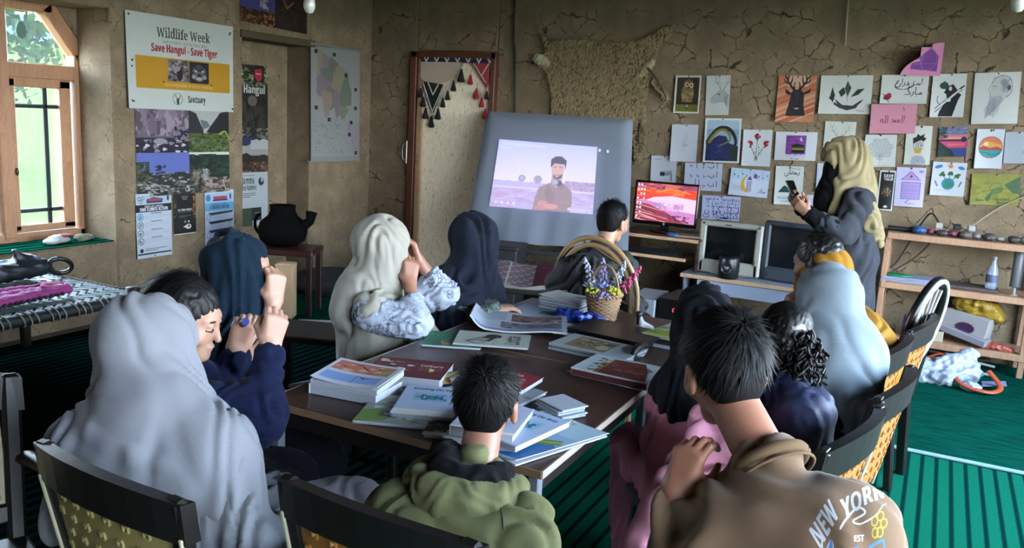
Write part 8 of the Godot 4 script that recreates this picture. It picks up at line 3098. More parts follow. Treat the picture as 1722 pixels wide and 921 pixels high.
func person_hoodie_boy() -> void:
	var J = person("boy seen from behind in an olive green hoodie at the near end of the table", v3(-0.87, 0, -1.58), {
		"head": v3(-0.935, 0.888, -1.77), "neck": v3(-0.90, 0.755, -1.66), "shl": v3(-1.035, 0.655, -1.55), "shr": v3(-0.74, 0.675, -1.6), "ell": v3(-1.12, 0.5, -1.53), "elr": v3(-0.66, 0.5, -1.6),
		"wrl": v3(-1.02, 0.47, -1.76), "wrr": v3(-0.78, 0.47, -1.78), "pelvis": v3(-0.87, 0.44, -1.5)}, v3(-0.22, -0.08, -1), {"skin": K("a87560"), "s": 0.93, "head_cell": 0.005})
	var ol = cloth(K("6f6f4c"))
	wear(J, "hoodie", trunk(J, 0.024, 0.93), 0.0105, ol, folds(0.014, 7.0, 0.6, 3.0))
	wear(J, "trousers", legs(J, 0.015, 0.96), 0.024, cloth(K("15161b")))
	var nk: Vector3 = J.neck
	# hood lying on the back: a soft roll round the neck, a hanging pouch, a black lining inside
	var ring = []
	for i in 9:
		var a = lerpf(-0.5, PI + 0.5, i / 8.0)
		ring.append(nk + v3(cos(a) * 0.116, -0.012 + 0.008 * sin(a), 0.035 + sin(a) * 0.098))
	var pr = []
	for i in 8:
		pr.append(C(ring[i], ring[i + 1], 0.036, 0.036, 0.02))
	var ln = []
	for i in 8:
		ln.append(C(ring[i] * v3(1, 1, 1) + (nk - ring[i]) * 0.36 + v3(0, 0.022, 0), ring[i + 1] + (nk - ring[i + 1]) * 0.36 + v3(0, 0.022, 0), 0.034, 0.034, 0.02))
	pr.append(C(nk + v3(0, -0.06, 0.07), nk + v3(0.01, -0.15, 0.075), 0.085, 0.045, 0.06))
	wear(J, "hood", pr, 0.008, ol, folds(0.006, 12.0, 0.8, 6.0))
	wear(J, "hood_lining", ln + [C(nk + v3(-0.1, 0.02, -0.02), nk + v3(-0.06, 0.035, 0.03), 0.04, 0.035, 0.03)], 0.008, cloth(K("0d0d10")), folds(0.005, 14.0))
	var st = mb()
	tube(st, spline([nk + v3(-0.06, -0.01, 0.118), nk + v3(-0.064, -0.05, 0.126), nk + v3(-0.068, -0.09, 0.122)], 4), 0.0022, 5)
	part(J.t, "hood_seam", st, mat(K("7d8660"), 0.9))
	for d in [[J.shl, -1.0], [J.shr, 1.0]]:
		st = mb()
		tube(st, spline([d[0] + v3(d[1] * -0.05, 0.09, 0.03), d[0] + v3(d[1] * -0.01, 0.05, 0.075), d[0] + v3(d[1] * -0.005, -0.03, 0.092)], 5), 0.0022, 5)
		part(J.t, "sleeve_seam", st, mat(K("4a5236"), 0.9))
	short_hair(J, 4200, 0.04, 0.02, v3(0.15, 0.62, 0.77), 0.1)

func person_brown_boy() -> void:
	var J = person("young man in a brown NEW YORK sweatshirt, nearest on the right", v3(-0.15, 0, -1.4), {
		"head": v3(-0.328, 1.13, -1.6), "neck": v3(-0.205, 1.0, -1.485), "shl": v3(-0.265, 0.90, -1.44), "shr": v3(-0.07, 0.945, -1.42), "ell": v3(-0.335, 0.72, -1.42), "elr": v3(-0.0, 0.74, -1.41),
		"wrl": v3(-0.365, 0.935, -1.455), "wrr": v3(-0.12, 0.7, -1.6), "pelvis": v3(-0.15, 0.5, -1.32)}, v3(-0.62, -0.28, -0.8), {"skin": K("a8705a"), "head_cell": 0.0042, "up": v3(-0.1, 1, 0), "sit": v3(-0.5, 0, -1), "s": 0.92,
		"hands": [["l", v3(0.22, 1, -0.2), v3(0.3, -0.1, -0.9), -1.0, [0.55, 0.6, 0.7, 0.8, 0.5]]]})
	var b: Basis = J.b
	# sweatshirt with its print across the back
	var base = K("7d624c")
	var p = pic(640, 640, base)
	var wt = K("c9c9d2")
	p.text("NEW", 0.24, 0.40, 0.18, wt, 0.26, -0.95, 4.0)
	p.text("YORK", 0.54, 0.2, 0.15, wt, 0.36, -0.6, 4.0)
	p.curve(pv([0.42, 0.42, 0.5, 0.3, 0.56, 0.27, 0.62, 0.3, 0.52, 0.36, 0.6, 0.37, 0.72, 0.3, 0.76, 0.2]), 10, wt, 5)
	p.curve(pv([0.24, 0.48, 0.28, 0.62, 0.34, 0.5, 0.42, 0.68]), 9, wt, 6)
	var bl = K("5580b8")
	p.line(pv([0.3, 0.62, 0.34, 0.5, 0.4, 0.7, 0.44, 0.56, 0.48, 0.72]), 10, bl)
	p.line(pv([0.5, 0.56, 0.6, 0.52, 0.63, 0.6, 0.56, 0.64, 0.6, 0.76, 0.5, 0.7, 0.5, 0.56]), 9, bl)
	p.line(pv([0.7, 0.5, 0.82, 0.44, 0.84, 0.54, 0.76, 0.7, 0.7, 0.66, 0.74, 0.56, 0.7, 0.5]), 9, bl)
	for q in [[0.72, 0.34], [0.76, 0.3], [0.8, 0.34], [0.78, 0.4], [0.74, 0.41]]:
		p.ring(q[0], q[1], 0.026, 0.03, 6, K("a9a03c"))
	p.text("BRONX", 0.78, 0.76, 0.08, K("a9a03c"), 0.2, -0.3, 3.0)
	p.text("EST", 0.6, 0.46, 0.04, wt, 0.1, -0.2, 2.0)
	var sm = StandardMaterial3D.new()
	sm.albedo_texture = ImageTexture.create_from_image(p.im)
	sm.roughness = 0.92
	sm.metallic_specular = 0.2
	sm.rim_enabled = true
	sm.rim = 0.3
	sm.texture_repeat = false
	var me = field_mesh(trunk(J, 0.022, 0.92) + [C(J.shr, J.shr.lerp(J.pelvis, 0.4) + v3(0.04, 0, 0.03), 0.08, 0.1, 0.06)], 0.0095, {}, folds(0.012, 6.0, 0.6, 3.0))
	var A = me.surface_get_arrays(0)
	var uv = PackedVector2Array()
	var R: Vector3 = v3(0.985, 0.1, 0.13).normalized()
	var up: Vector3 = v3(-0.1, 0.86, -0.5).normalized()
	var nb = R.cross(up)
	var c0 = v3(-0.055, 0.972, -1.34) - v3(-0.15, 0, -1.4)
	for i in A[Mesh.ARRAY_VERTEX].size():
		var v: Vector3 = A[Mesh.ARRAY_VERTEX][i] - c0
		if A[Mesh.ARRAY_NORMAL][i].dot(nb) < 0.1:
			uv.append(v2(0.02, 0.02))
		else:
			uv.append(v2(0.5 + v.dot(R) / 0.145, 0.5 - v.dot(up) / 0.25))
	mesh_node("sweatshirt", arr_mesh(A[Mesh.ARRAY_VERTEX], A[Mesh.ARRAY_NORMAL], A[Mesh.ARRAY_INDEX], uv), sm, J.t)
	var nk: Vector3 = J.neck
	var ax = (J.head - nk).normalized()
	var cu = ax.cross(v3(0.2, 0, 1)).normalized()
	for e in [[0.004, 0.064, 0.012], [-0.016, 0.074, 0.003]]:
		var st = mb()
		tube(st, arc(nk + ax * e[0] + v3(0, 0.012, 0), cu * e[1], cu.cross(ax) * e[1] * 0.95, 0, TAU, 30), e[2], 8)
		part(J.t, "collar_band" if e[0] > 0 else "collar_stitching", st, cloth(K("70573f")))
	wear(J, "trousers", legs(J, 0.015), 0.024, cloth(K("15161b")))
	short_hair(J, 6500, 0.045, 0.1, v3(0.1, 0.66, 0.74), 0.08)

# ---------------------------------------------------------------- books, papers and the basket on the tables
# a closed book or magazine: cover with print, page block, back cover; its corner a lies at (x, z), turned by yaw
func book(label: String, cat: String, c: Vector3, w: float, d: float, h: float, yaw: float, pr: Array, spine: Color, tilt := 0.0, bow := 0.0, group := "") -> Node3D:
	var t = thing("book" if cat == "book" else cat.replace(" ", "_"), label, cat, c, 0.0, group)
	t.basis = Basis(Vector3.UP, yaw) * Basis(Vector3.RIGHT, tilt)
	var st = mb()
	sheet(st, func(u, v): return v3((u - 0.5) * w, h + bow * (pow(2.0 * u - 1.0, 2)) * (0.4 + 0.6 * v), (v - 0.5) * d), 8, 4, 0.0015, pr[1], Rect2(0.0001, 0.0001, 0.0003, 0.0003))
	part(t, "cover", st, pr[0])
	if h > 0.004:
		st = mb()
		bx(st, v3(0.001, (h - 0.002) * 0.5, 0), v3(w - 0.008, h - 0.003, d - 0.006), BI, 0.001)
		part(t, "pages", st, mat(K("b4b8c4"), 0.9))
		st = mb()
		bx(st, v3(-w * 0.5 + 0.002, h * 0.5, 0), v3(0.004, h - 0.001, d), BI, 0.001)
		part(t, "spine", st, mat(spine, 0.6))
	return t

func workbook_cover(sd: int) -> Pic:
	var p = pic(200, 270, K("a9b9d4"), false, sd)
	p.text("Running the Best", 0.5, 0.13, 0.07, K("223a5e"), 0.72, 0.0, 1.0)
	p.rect(0.2, 0.27, 0.6, 0.26, K("8fb2cc"))
	p.blobs(0.24, 0.3, 0.52, 0.2, 26, [K("2f6f96"), K("3f8a86"), K("1f4f7c"), K("6fb0a8")], 0.05)
	p.text("1234", 0.5, 0.41, 0.13, K("1d5a78"), 0.4, 0.0, 2.0)
	p.lines(0.28, 0.68, 0.44, 0.05, 1, K("8b9ab4"), 2)
	p.rect(0, 0.965, 1, 0.035, K("7f90ae"))
	return p

func build_table_things() -> void:
	var Y = 0.7215
	# near left: white open book over two maroon books
	var p = pic(260, 200, K("5e2029"), false, 2)
	p.blobs(0.05, 0.1, 0.5, 0.6, 30, [K("c9b6b4"), K("8d5a5c"), K("3d1218")], 0.06, 0.5)
	p.text("Culture", 0.76, 0.3, 0.12, K("d8c2bc"), 0.3)
	p.lines(0.62, 0.44, 0.3, 0.2, 3, K("b59a96"), 2)
	book("thick maroon book with pale print under the white open one at the table's left", "book", v3(-1.5, Y, -2.27), 0.26, 0.2, 0.035, 0.32, printed(p), K("551c25"))
	p = pic(300, 200, K("c3c6d6"), false, 3)
	p.rect(0.06, 0.08, 0.86, 0.4, K("b2705e"))
	p.blobs(0.08, 0.1, 0.8, 0.36, 26, [K("c98a74"), K("8d4a44"), K("d8a890")], 0.07, 0.4)
	p.curve(pv([0.45, 0.2, 0.6, 0.32, 0.72, 0.24]), 6, K("5e2a34"))
	p.blobs(0.76, 0.1, 0.16, 0.36, 14, [K("6f7a44"), K("a59a4a")], 0.05)
	p.rect(0.06, 0.58, 0.84, 0.3, K("7f9fd2"))
	p.line(pv([0.54, 0.58, 0.53, 0.88]), 3, K("26335e"))
	p.poly(pv([0.56, 0.6, 0.66, 0.64, 0.78, 0.6, 0.64, 0.7]), K("26335e"))
	book("white edged picture book lying over the maroon book at the table's left end", "book", v3(-1.55, Y + 0.036, -2.06), 0.235, 0.18, 0.022, 0.12, printed(p), K("c0c4d0"), 0.1, 0.01)
	book("lower white paperback under the picture book at the table's left end", "book", v3(-1.55, Y, -2.05), 0.24, 0.17, 0.034, 0.1, printed(pic(64, 64, K("b9bdca"))), K("c0c4d0"))
	# blue workbooks
	p = pic(270, 190, K("8f958c"), false, 4)
	p.rect(0, 0, 1, 0.12, K("b9b69c"))
	p.blobs(0.1, 0.2, 0.8, 0.7, 60, [K("30363c"), K("c3c6c4"), K("5c6468"), K("7c8a5c")], 0.06, 0.5)
	p.poly(pv([0, 0.6, 0.2, 0.5, 0.3, 0.9, 0, 1]), K("6f8f4a"))
	book("open photo magazine spread beneath the blue workbook on the near table", "magazine", v3(-1.30, Y, -1.99), 0.29, 0.24, 0.01, 0.36, printed(p), K("8d9088"))
	book("pale blue workbook with a teal picture, on the magazine at the left", "book", v3(-1.285, Y + 0.012, -2.06), 0.185, 0.25, 0.014, 0.38, printed(workbook_cover(1)), K("5c7296"), 0.02)
	p = pic(200, 250, K("2b2d2e"), false, 5)
	p.blobs(0, 0, 1, 1, 90, [K("16181a"), K("6f6f62"), K("a8a898"), K("3c4240")], 0.07)
	book("dark patterned book half under the workbooks", "book", v3(-1.13, Y, -2.0), 0.19, 0.25, 0.012, 0.36, printed(p), K("2b2d2e"))
	p = pic(180, 240, K("b2bbd2"), false, 6)
	p.lines(0.1, 0.1, 0.8, 0.8, 12, K("7d88a4"), 2)
	book("white paperback stack, upper one, left of the hoodie boy's head", "book", v3(-1.02, Y + 0.03, -1.97), 0.18, 0.22, 0.028, 0.2, printed(p), K("b5bccc"))
	book("white paperback stack, lower one, left of the hoodie boy's head", "book", v3(-1.03, Y, -1.97), 0.2, 0.23, 0.028, 0.25, printed(p), K("b5bccc"))
	# red book with loose yellowed pages
	p = pic(250, 200, K("8c2436"), false, 7)
	p.rect(0, 0.78, 1, 0.22, K("b9bac4"))
	p.rect(0.02, 0.82, 0.98, 0.06, K("20243c"))
	p.text("Verka", 0.62, 0.14, 0.12, K("d8c4c4"), 0.26, 0.0, 1.0)
	p.blobs(0.58, 0.3, 0.3, 0.4, 16, [K("c9b2a4"), K("a87a70")], 0.06)
	book("red book with white lower band, behind the hoodie boy's head", "book", v3(-1.215, Y + 0.016, -2.36), 0.25, 0.19, 0.016, -0.02, printed(p), K("70202e"), 0.03)
	p = pic(220, 180, K("9a9da6"), false, 8)
	p.blobs(0, 0, 1, 1, 40, [K("6c7078"), K("b8bac0"), K("50555c")], 0.1, 0.4)
	book("grey magazine under the red book", "magazine", v3(-1.19, Y, -2.28), 0.27, 0.24, 0.012, -0.1, printed(p), K("8b8e96"))
	p = pic(120, 120, K("b9a06a"), false, 9)
	p.lines(0.1, 0.2, 0.7, 0.6, 5, K("7d6a40"), 2)
	var pr = printed(p)
	var st = mb()
	sheet(st, func(u, v): return v3((u - 0.5) * 0.14, 0.012 + 0.03 * absf(u - 0.4) + 0.01 * sin(v * 4.0), (v - 0.5) * 0.1), 8, 6, 0.001, pr[1], pr[1])
	solo("loose_page", "curled yellow page sticking out beside the red book", "paper", st, pr[0], v3(-1.365, Y + 0.005, -2.31), 0.5)
	# near right pile
	p = pic(230, 300, K("a8c0cc"), false, 10)
	p.text("Soil", 0.3, 0.1, 0.17, K("d3d8cc"), 0.4, 0.0, 3.0)
	p.text("science", 0.36, 0.06, 0.06, K("58685a"), 0.4)
	p.rect(0, 0.34, 1, 0.66, K("8fb2cc"))
	p.poly(pv([0.2, 0.96, 0.36, 0.62, 0.8, 0.5, 1, 0.6, 1, 0.96]), K("2a6fae"))
	p.poly(pv([0.5, 0.56, 0.86, 0.42, 0.96, 0.52, 0.6, 0.66]), K("6f8a4a"))
	p.line(pv([0.56, 0.6, 0.9, 0.47]), 6, K("c8b24a"))
	p.poly(pv([0.06, 0.96, 0.2, 0.88, 0.5, 0.97, 0.3, 1]), K("c9b8b4"))
	p.oval(0.2, 0.93, 0.05, 0.03, K("a84a44"))
	book("big pale blue soil magazine at the near right corner of the table", "magazine", v3(-0.92, Y, -2.03), 0.24, 0.36, 0.008, -0.36, printed(p), K("9fb4c0"), 0.0, 0.012)
	book("pale blue workbook with teal picture lying on the soil magazine", "book", v3(-0.96, Y + 0.022, -2.0), 0.19, 0.25, 0.018, -0.2, printed(workbook_cover(2)), K("5c7296"), 0.02)
	st = mb()
	for i in 5:
		bx(st, v3(-0.94 + 0.006 * sin(i * 2.0), Y + 0.004 + i * 0.0075, -2.26), v3(0.12, 0.005, 0.1), Basis(Vector3.UP, -0.5 + 0.05 * sin(i * 1.7)), 0.001)
	solo("paper_pile", "small dark and white pile of papers to the right of the hoodie boy's head", "papers", st, mat(K("a4a8b4"), 0.8)).set_meta("kind", "stuff")
	# maroon book with leafy cover
	p = pic(290, 200, K("b9c4cc"), false, 11)
	p.poly(pv([0.3, 0.12, 0.7, 0.06, 0.85, 0.5, 0.95, 0.96, 0.28, 0.96]), K("6d2e28"))
	p.blobs(0.32, 0.12, 0.55, 0.8, 46, [K("7c3a32"), K("5a2420"), K("854a40"), K("4a1c1a")], 0.06, 0.5)
	p.blobs(0.14, 0.16, 0.16, 0.76, 50, [K("4a4a22"), K("6f6a30"), K("2f3218"), K("8d8448")], 0.03)
	p.line(pv([0.3, 0.1, 0.32, 0.95]), 4, K("b89a5a"))
	p.text("the Forest", 0.62, 0.62, 0.09, K("b48a7a"), 0.3)
	p.lines(0.86, 0.3, 0.08, 0.5, 5, K("5a2420"), 3)
	var leafy = book("maroon covered book with leafy margin and dark red page edge at right", "book", v3(-0.915, Y + 0.006, -2.72), 0.285, 0.22, 0.028, -0.05, printed(p), K("5a1620"))
	st = mb()
	bx(st, v3(0.002, 0.013, 0.1085), v3(0.27, 0.02, 0.004), BI, 0.001)
	part(leafy, "page_edge", st, mat(K("4a1018"), 0.6))
	book("white paperback under the leafy maroon book", "book", v3(-0.93, Y, -2.74), 0.29, 0.22, 0.005, -0.18, printed(pic(64, 64, K("b2b8c0"))), K("b2b8c0"))
	# tiger magazine pile
	p = pic(290, 180, K("aab0b8"), false, 12)
	p.rect(0.16, 0.1, 0.52, 0.78, K("8a7456"))
	for i in 30:
		var q = v2(p.r.randf_range(0.2, 0.5), p.r.randf_range(0.12, 0.7))
		p.curve([q, q + v2(0.06, 0.05), q + v2(0.1, -0.02)], 4, [K("20180f"), K("d2c4a8"), K("3a2c1c")][i % 3])
	p.oval(0.58, 0.6, 0.08, 0.14, K("c2b08c"))
	p.oval(0.6, 0.3, 0.06, 0.1, K("2f5a48"))
	p.lines(0.72, 0.16, 0.24, 0.6, 8, K("7c838c"), 2)
	book("white magazine with a tiger photograph in the middle of the table", "magazine", v3(-1.10, Y + 0.012, -2.98), 0.33, 0.2, 0.012, -0.12, printed(p), K("a0a6ae"))
	book("second magazine beneath the tiger magazine", "magazine", v3(-1.10, Y, -2.965), 0.32, 0.2, 0.01, -0.15, printed(pic(64, 64, K("a9aeb6"))), K("a0a6ae"))
	st = mb()
	tube(st, arc(v3(-0.95, Y + 0.02, -3.02), v3(0, 0.018, 0), v3(0, 0, 0.07), 0.0, TAU, 14), 0.016, 8)
	solo("black_strap", "black strap loop lying between tiger magazine and laptop", "strap", st, mat(K("111113"), 0.5))
	# laptop with dark sleeve
	var lp = thing("laptop", "closed black laptop lying near the flower basket", "laptop", v3(-1.12, Y, -3.26), -0.12)
	st = mb()
	bx(st, v3(0, 0.009, 0), v3(0.36, 0.016, 0.25), BI, 0.005)
	part(lp, "base", st, mat(K("0e0e10"), 0.45))
	st = mb()
	bx(st, v3(0, 0.022, 0), v3(0.36, 0.009, 0.25), BI, 0.004)
	part(lp, "lid", st, mat(K("191919"), 0.35))
	st = mb()
	tube(st, [v3(-0.12, 0.016, -0.125), v3(0.12, 0.016, -0.125)], 0.007, 8)
	part(lp, "hinge", st, mat(K("0a0a0b"), 0.4))
	# Lotta book and green book
	p = pic(280, 200, K("2f6f56"), false, 13)
	p.blobs(0, 0, 1, 1, 30, [K("3a8064"), K("28604a"), K("4f9478")], 0.09)
	p.oval(0.4, 0.72, 0.1, 0.12, K("b98a54"))
	p.oval(0.4, 0.68, 0.07, 0.06, K("7a5636"))
	p.rect(0.5, 0.76, 0.24, 0.12, K("a9c0ac"))
	p.rect(0, 0.97, 1, 0.03, K("b4c4bc"))
	book("green picture book under the white book with black lettering", "book", v3(-1.62, Y, -2.76), 0.23, 0.22, 0.008, 0.42, printed(p), K("2a5c48"))
	p = pic(280, 190, K("b2b5ac"), false, 14)
	p.poly(pv([0.14, 0.72, 0.28, 0.5, 0.4, 0.3, 0.5, 0.26, 0.52, 0.5, 0.46, 0.7, 0.3, 0.68]), K("2b2420"))
	p.poly(pv([0.2, 0.66, 0.34, 0.46, 0.46, 0.48, 0.42, 0.64]), K("a89a84"))
	p.oval(0.5, 0.3, 0.11, 0.15, K("251d1a"))
	p.curve(pv([0.16, 0.74, 0.3, 0.86, 0.42, 0.78]), 7, K("2b2420"), 3)
	p.line(pv([0.56, 0.1, 0.52, 0.9]), 2, K("8b8e88"))
	p.text("Lotta", 0.76, 0.5, 0.3, K("191919"), 0.4, -PI * 0.5, 3.0)
	book("white book lettered in black with a dark figure, left middle of the table", "book", v3(-1.485, Y + 0.009, -2.83), 0.29, 0.2, 0.008, 0.4, printed(p), K("a4a79e"))
	# newspapers and magazines at the far left
	p = pic(320, 260, K("a2a8b6"), false, 15)
	p.lines(0.04, 0.06, 0.3, 0.5, 9, K("30343e"), 3)
	p.rect(0.4, 0.1, 0.54, 0.36, K("5a4a4c"))
	p.blobs(0.4, 0.1, 0.54, 0.36, 40, [K("8a5a58"), K("c4b0a8"), K("2c2428"), K("a07068")], 0.05, 0.5)
	p.rect(0.3, 0.54, 0.64, 0.3, K("6d6a74"))
	p.blobs(0.3, 0.54, 0.64, 0.3, 40, [K("3c3a44"), K("9a8f88"), K("50587a")], 0.05, 0.4)
	p.rect(0.04, 0.9, 0.9, 0.06, K("6a70b0"))
	var np = printed(p)
	st = mb()
	sheet(st, func(u, v): return v3((u - 0.5) * 0.4, 0.012 + 0.05 * pow(maxf(0.0, 0.16 - u) / 0.16, 2.0) + 0.006 * sin(u * 7.0 + v * 2.0), (v - 0.5) * 0.31), 20, 6, 0.006, np[1], Rect2(0.0001, 0.0001, 0.0003, 0.0003))
	solo("newspaper", "open newspaper with rolled left edge and colour photographs, far left of the table", "newspaper", st, np[0], v3(-1.525, Y + 0.006, -3.15), 0.42)
	p = pic(260, 170, K("a9b6ca"), false, 16)
	p.rect(0.45, 0.4, 0.36, 0.3, K("4f7088"))
	p.blobs(0.45, 0.4, 0.36, 0.3, 20, [K("2f5068"), K("7fa0b0")], 0.05)
	p.line(pv([0.86, 0.3, 0.92, 0.7]), 6, K("32465e"))
	book("pale blue leaflet with a teal picture behind the newspaper", "leaflet", v3(-1.545, Y, -3.44), 0.3, 0.19, 0.004, 0.0, printed(p), K("a9b6ca"))
	p = pic(220, 180, K("a6a7a6"), false, 17)
	p.lines(0.08, 0.1, 0.6, 0.7, 9, K("8a8c8c"), 2)
	p.poly(pv([0.6, 0.3, 0.9, 0.2, 0.95, 0.5, 0.7, 0.5]), K("6f7070"))
	var i = 0
	for q in [[0.0, 0.05], [0.014, -0.06], [0.028, 0.02], [0.042, 0.0]]:
		book(["lowest grey booklet of the pile", "second lowest grey booklet of the pile", "third grey booklet of the pile", "topmost grey booklet of the pile"][i] + " at the table's far end", "booklet", v3(-1.5 + 0.005 * sin(i * 2.0), Y + q[0], -3.6), 0.22, 0.17, 0.013, -0.12 + q[1], printed(p) if i == 3 else [mat(K("a2a3a2"), 0.8), Rect2(0, 0, 1, 1)], K("8f9090"), 0.0, 0.01 if i == 3 else 0.0)
		i += 1
	p = pic(200, 120, K("1f1a20"), false, 18)
	book("dark glossy magazine under the grey booklets, by the basket", "magazine", v3(-1.40, Y, -3.62), 0.2, 0.14, 0.004, 0.5, printed(p), K("c0c4cc"))
	p = pic(230, 200, K("a9a59a"), false, 19)
	p.line(pv([0.2, 0.14, 0.46, 0.12]), 4, K("55524c"))
	p.rect(0.52, 0.4, 0.06, 0.2, K("55524c"))
	p.rect(0.62, 0.38, 0.05, 0.22, K("55524c"))
	p.oval(0.9, 0.24, 0.14, 0.1, K("3a3634"))
	p.line(pv([0.24, 0.5, 0.3, 0.5]), 4, K("55524c"))
	book("beige notebook tucked under the laptop's left corner", "notebook", v3(-1.265, Y, -3.22), 0.2, 0.2, 0.006, 0.12, printed(p), K("9d998e"))
	# blue crumpled plastic
	var cr = func(pp, n): return 0.02 * noise.get_noise_3d(pp.x * 30, pp.y * 30, pp.z * 30) + 0.012 * absf(noise.get_noise_3d(pp.x * 60 + 4, pp.y * 60, pp.z * 60))
	var m = field_mesh([["c", v3(-0.08, 0.01, 0.01), v3(0.09, 0.012, -0.03), 0.028, 0.02, 0.02], ["c", v3(-0.09, 0.02, -0.01), v3(0.02, 0.02, 0.03), 0.02, 0.012, 0.02], ["cut", Vector3.DOWN, V0]], 0.006, {}, cr)
	var o = mesh_node("blue_wrapper", m, mat(K("1d3c9c"), 0.35), self)
	o.position = v3(-1.36, Y + 0.001, -3.4)
	tag(o, "crumpled bright blue plastic wrapper in front of the flower basket", "wrapper")
	# yellow green children's books
	p = pic(220, 180, K("8fa24a"), false, 20)
	p.blobs(0, 0, 1, 0.8, 40, [K("5f8a3a"), K("c4cc8a"), K("3f6a38"), K("a8b4c4")], 0.08)
	p.oval(0.7, 0.4, 0.2, 0.2, K("b4bccc"))
	p.rect(0, 0.84, 1, 0.16, K("b9b42a"))
	book("green and yellow picture book at the far right of the table", "book", v3(-0.9, Y + 0.02, -3.33), 0.21, 0.17, 0.012, -0.2, printed(p), K("b0aa28"))
	p = pic(200, 170, K("a9aeb8"), false, 21)
	p.oval(0.6, 0.5, 0.26, 0.3, K("c2a83c"))
	p.rect(0.1, 0.8, 0.8, 0.06, K("8a5a3a"))
	book("white book with a yellow patch behind the green picture book", "book", v3(-0.9, Y, -3.55), 0.2, 0.17, 0.012, -0.15, printed(p), K("b4b8c0"))
	p = pic(220, 180, K("17191a"), false, 22)
	for k in 4:
		p.curve(pv([0.12 + k * 0.16, 0.3, 0.22 + k * 0.16, 0.42, 0.28 + k * 0.16, 0.34]), 8, K("b4b8b4"), 3)
	book("black book with white marks under the green picture book", "book", v3(-0.885, Y, -3.28), 0.23, 0.19, 0.016, -0.1, printed(p), K("111213"))
	# small black and white bird figure on the table
	var pg = thing("white_black_figurine", "small black and white figurine standing behind the laptop", "figurine", v3(-1.09, Y, -3.46), 0.4)
	m = field_mesh([["c", v3(0, 0.012, 0), v3(-0.008, 0.05, 0), 0.018, 0.012, 0.01], ["e", v3(-0.01, 0.062, 0), v3(0.016, 0.014, 0.014), BI, 0.006]], 0.004)
	mesh_node("body", m, mat(K("14151a"), 0.5), pg)
	m = field_mesh([["c", v3(0.004, 0.012, 0.012), v3(-0.002, 0.048, 0.01), 0.014, 0.008, 0.008], ["c", v3(-0.02, 0.006, 0.012), v3(0.05, 0.008, 0.012), 0.008, 0.008, 0.006], ["c", v3(0.0, 0.03, 0.012), v3(0.045, 0.012, 0.012), 0.01, 0.008, 0.006]], 0.004)
	mesh_node("white_belly", m, mat(K("c4c6cc"), 0.5), pg)
	build_basket(v3(-1.285, Y, -3.5))
	# floor bag below the table and blue cup
	m = field_mesh([["c", v3(-0.12, 0.12, 0), v3(0.12, 0.12, 0.02), 0.13, 0.13, 0.06], ["c", v3(-0.05, 0.2, 0), v3(0.1, 0.26, 0.0), 0.1, 0.07, 0.06], ["cut", Vector3.DOWN, V0]], 0.015, {}, folds(0.02, 9.0, 0.8))
	var bp = thing("black_backpack", "black backpack with small metal studs on the dark floor beside the near table", "backpack", v3(-0.52, 0.012, -2.02), 0.3)
	mesh_node("body", m, mat(K("0f1116"), 0.45), bp)
	st = mb()
	for k in 5:
		ball(st, v3(-0.08 + (k % 3) * 0.03, 0.3 - (k / 3) * 0.03, 0.11 - (k / 3) * -0.02), Vector3.ONE * 0.007, 8)
	part(bp, "studs", st, mat(K("b9bcc0"), 0.3, {"metal": 0.8})).set_meta("kind", "stuff")
	st = mb()
	tube(st, spline([v3(-0.15, 0.22, 0.08), v3(-0.2, 0.32, 0.1), v3(-0.1, 0.36, 0.06), v3(0.02, 0.32, 0.05)], 5), 0.014, 8, true, 0.5)
	part(bp, "strap", st, mat(K("14161c"), 0.5))

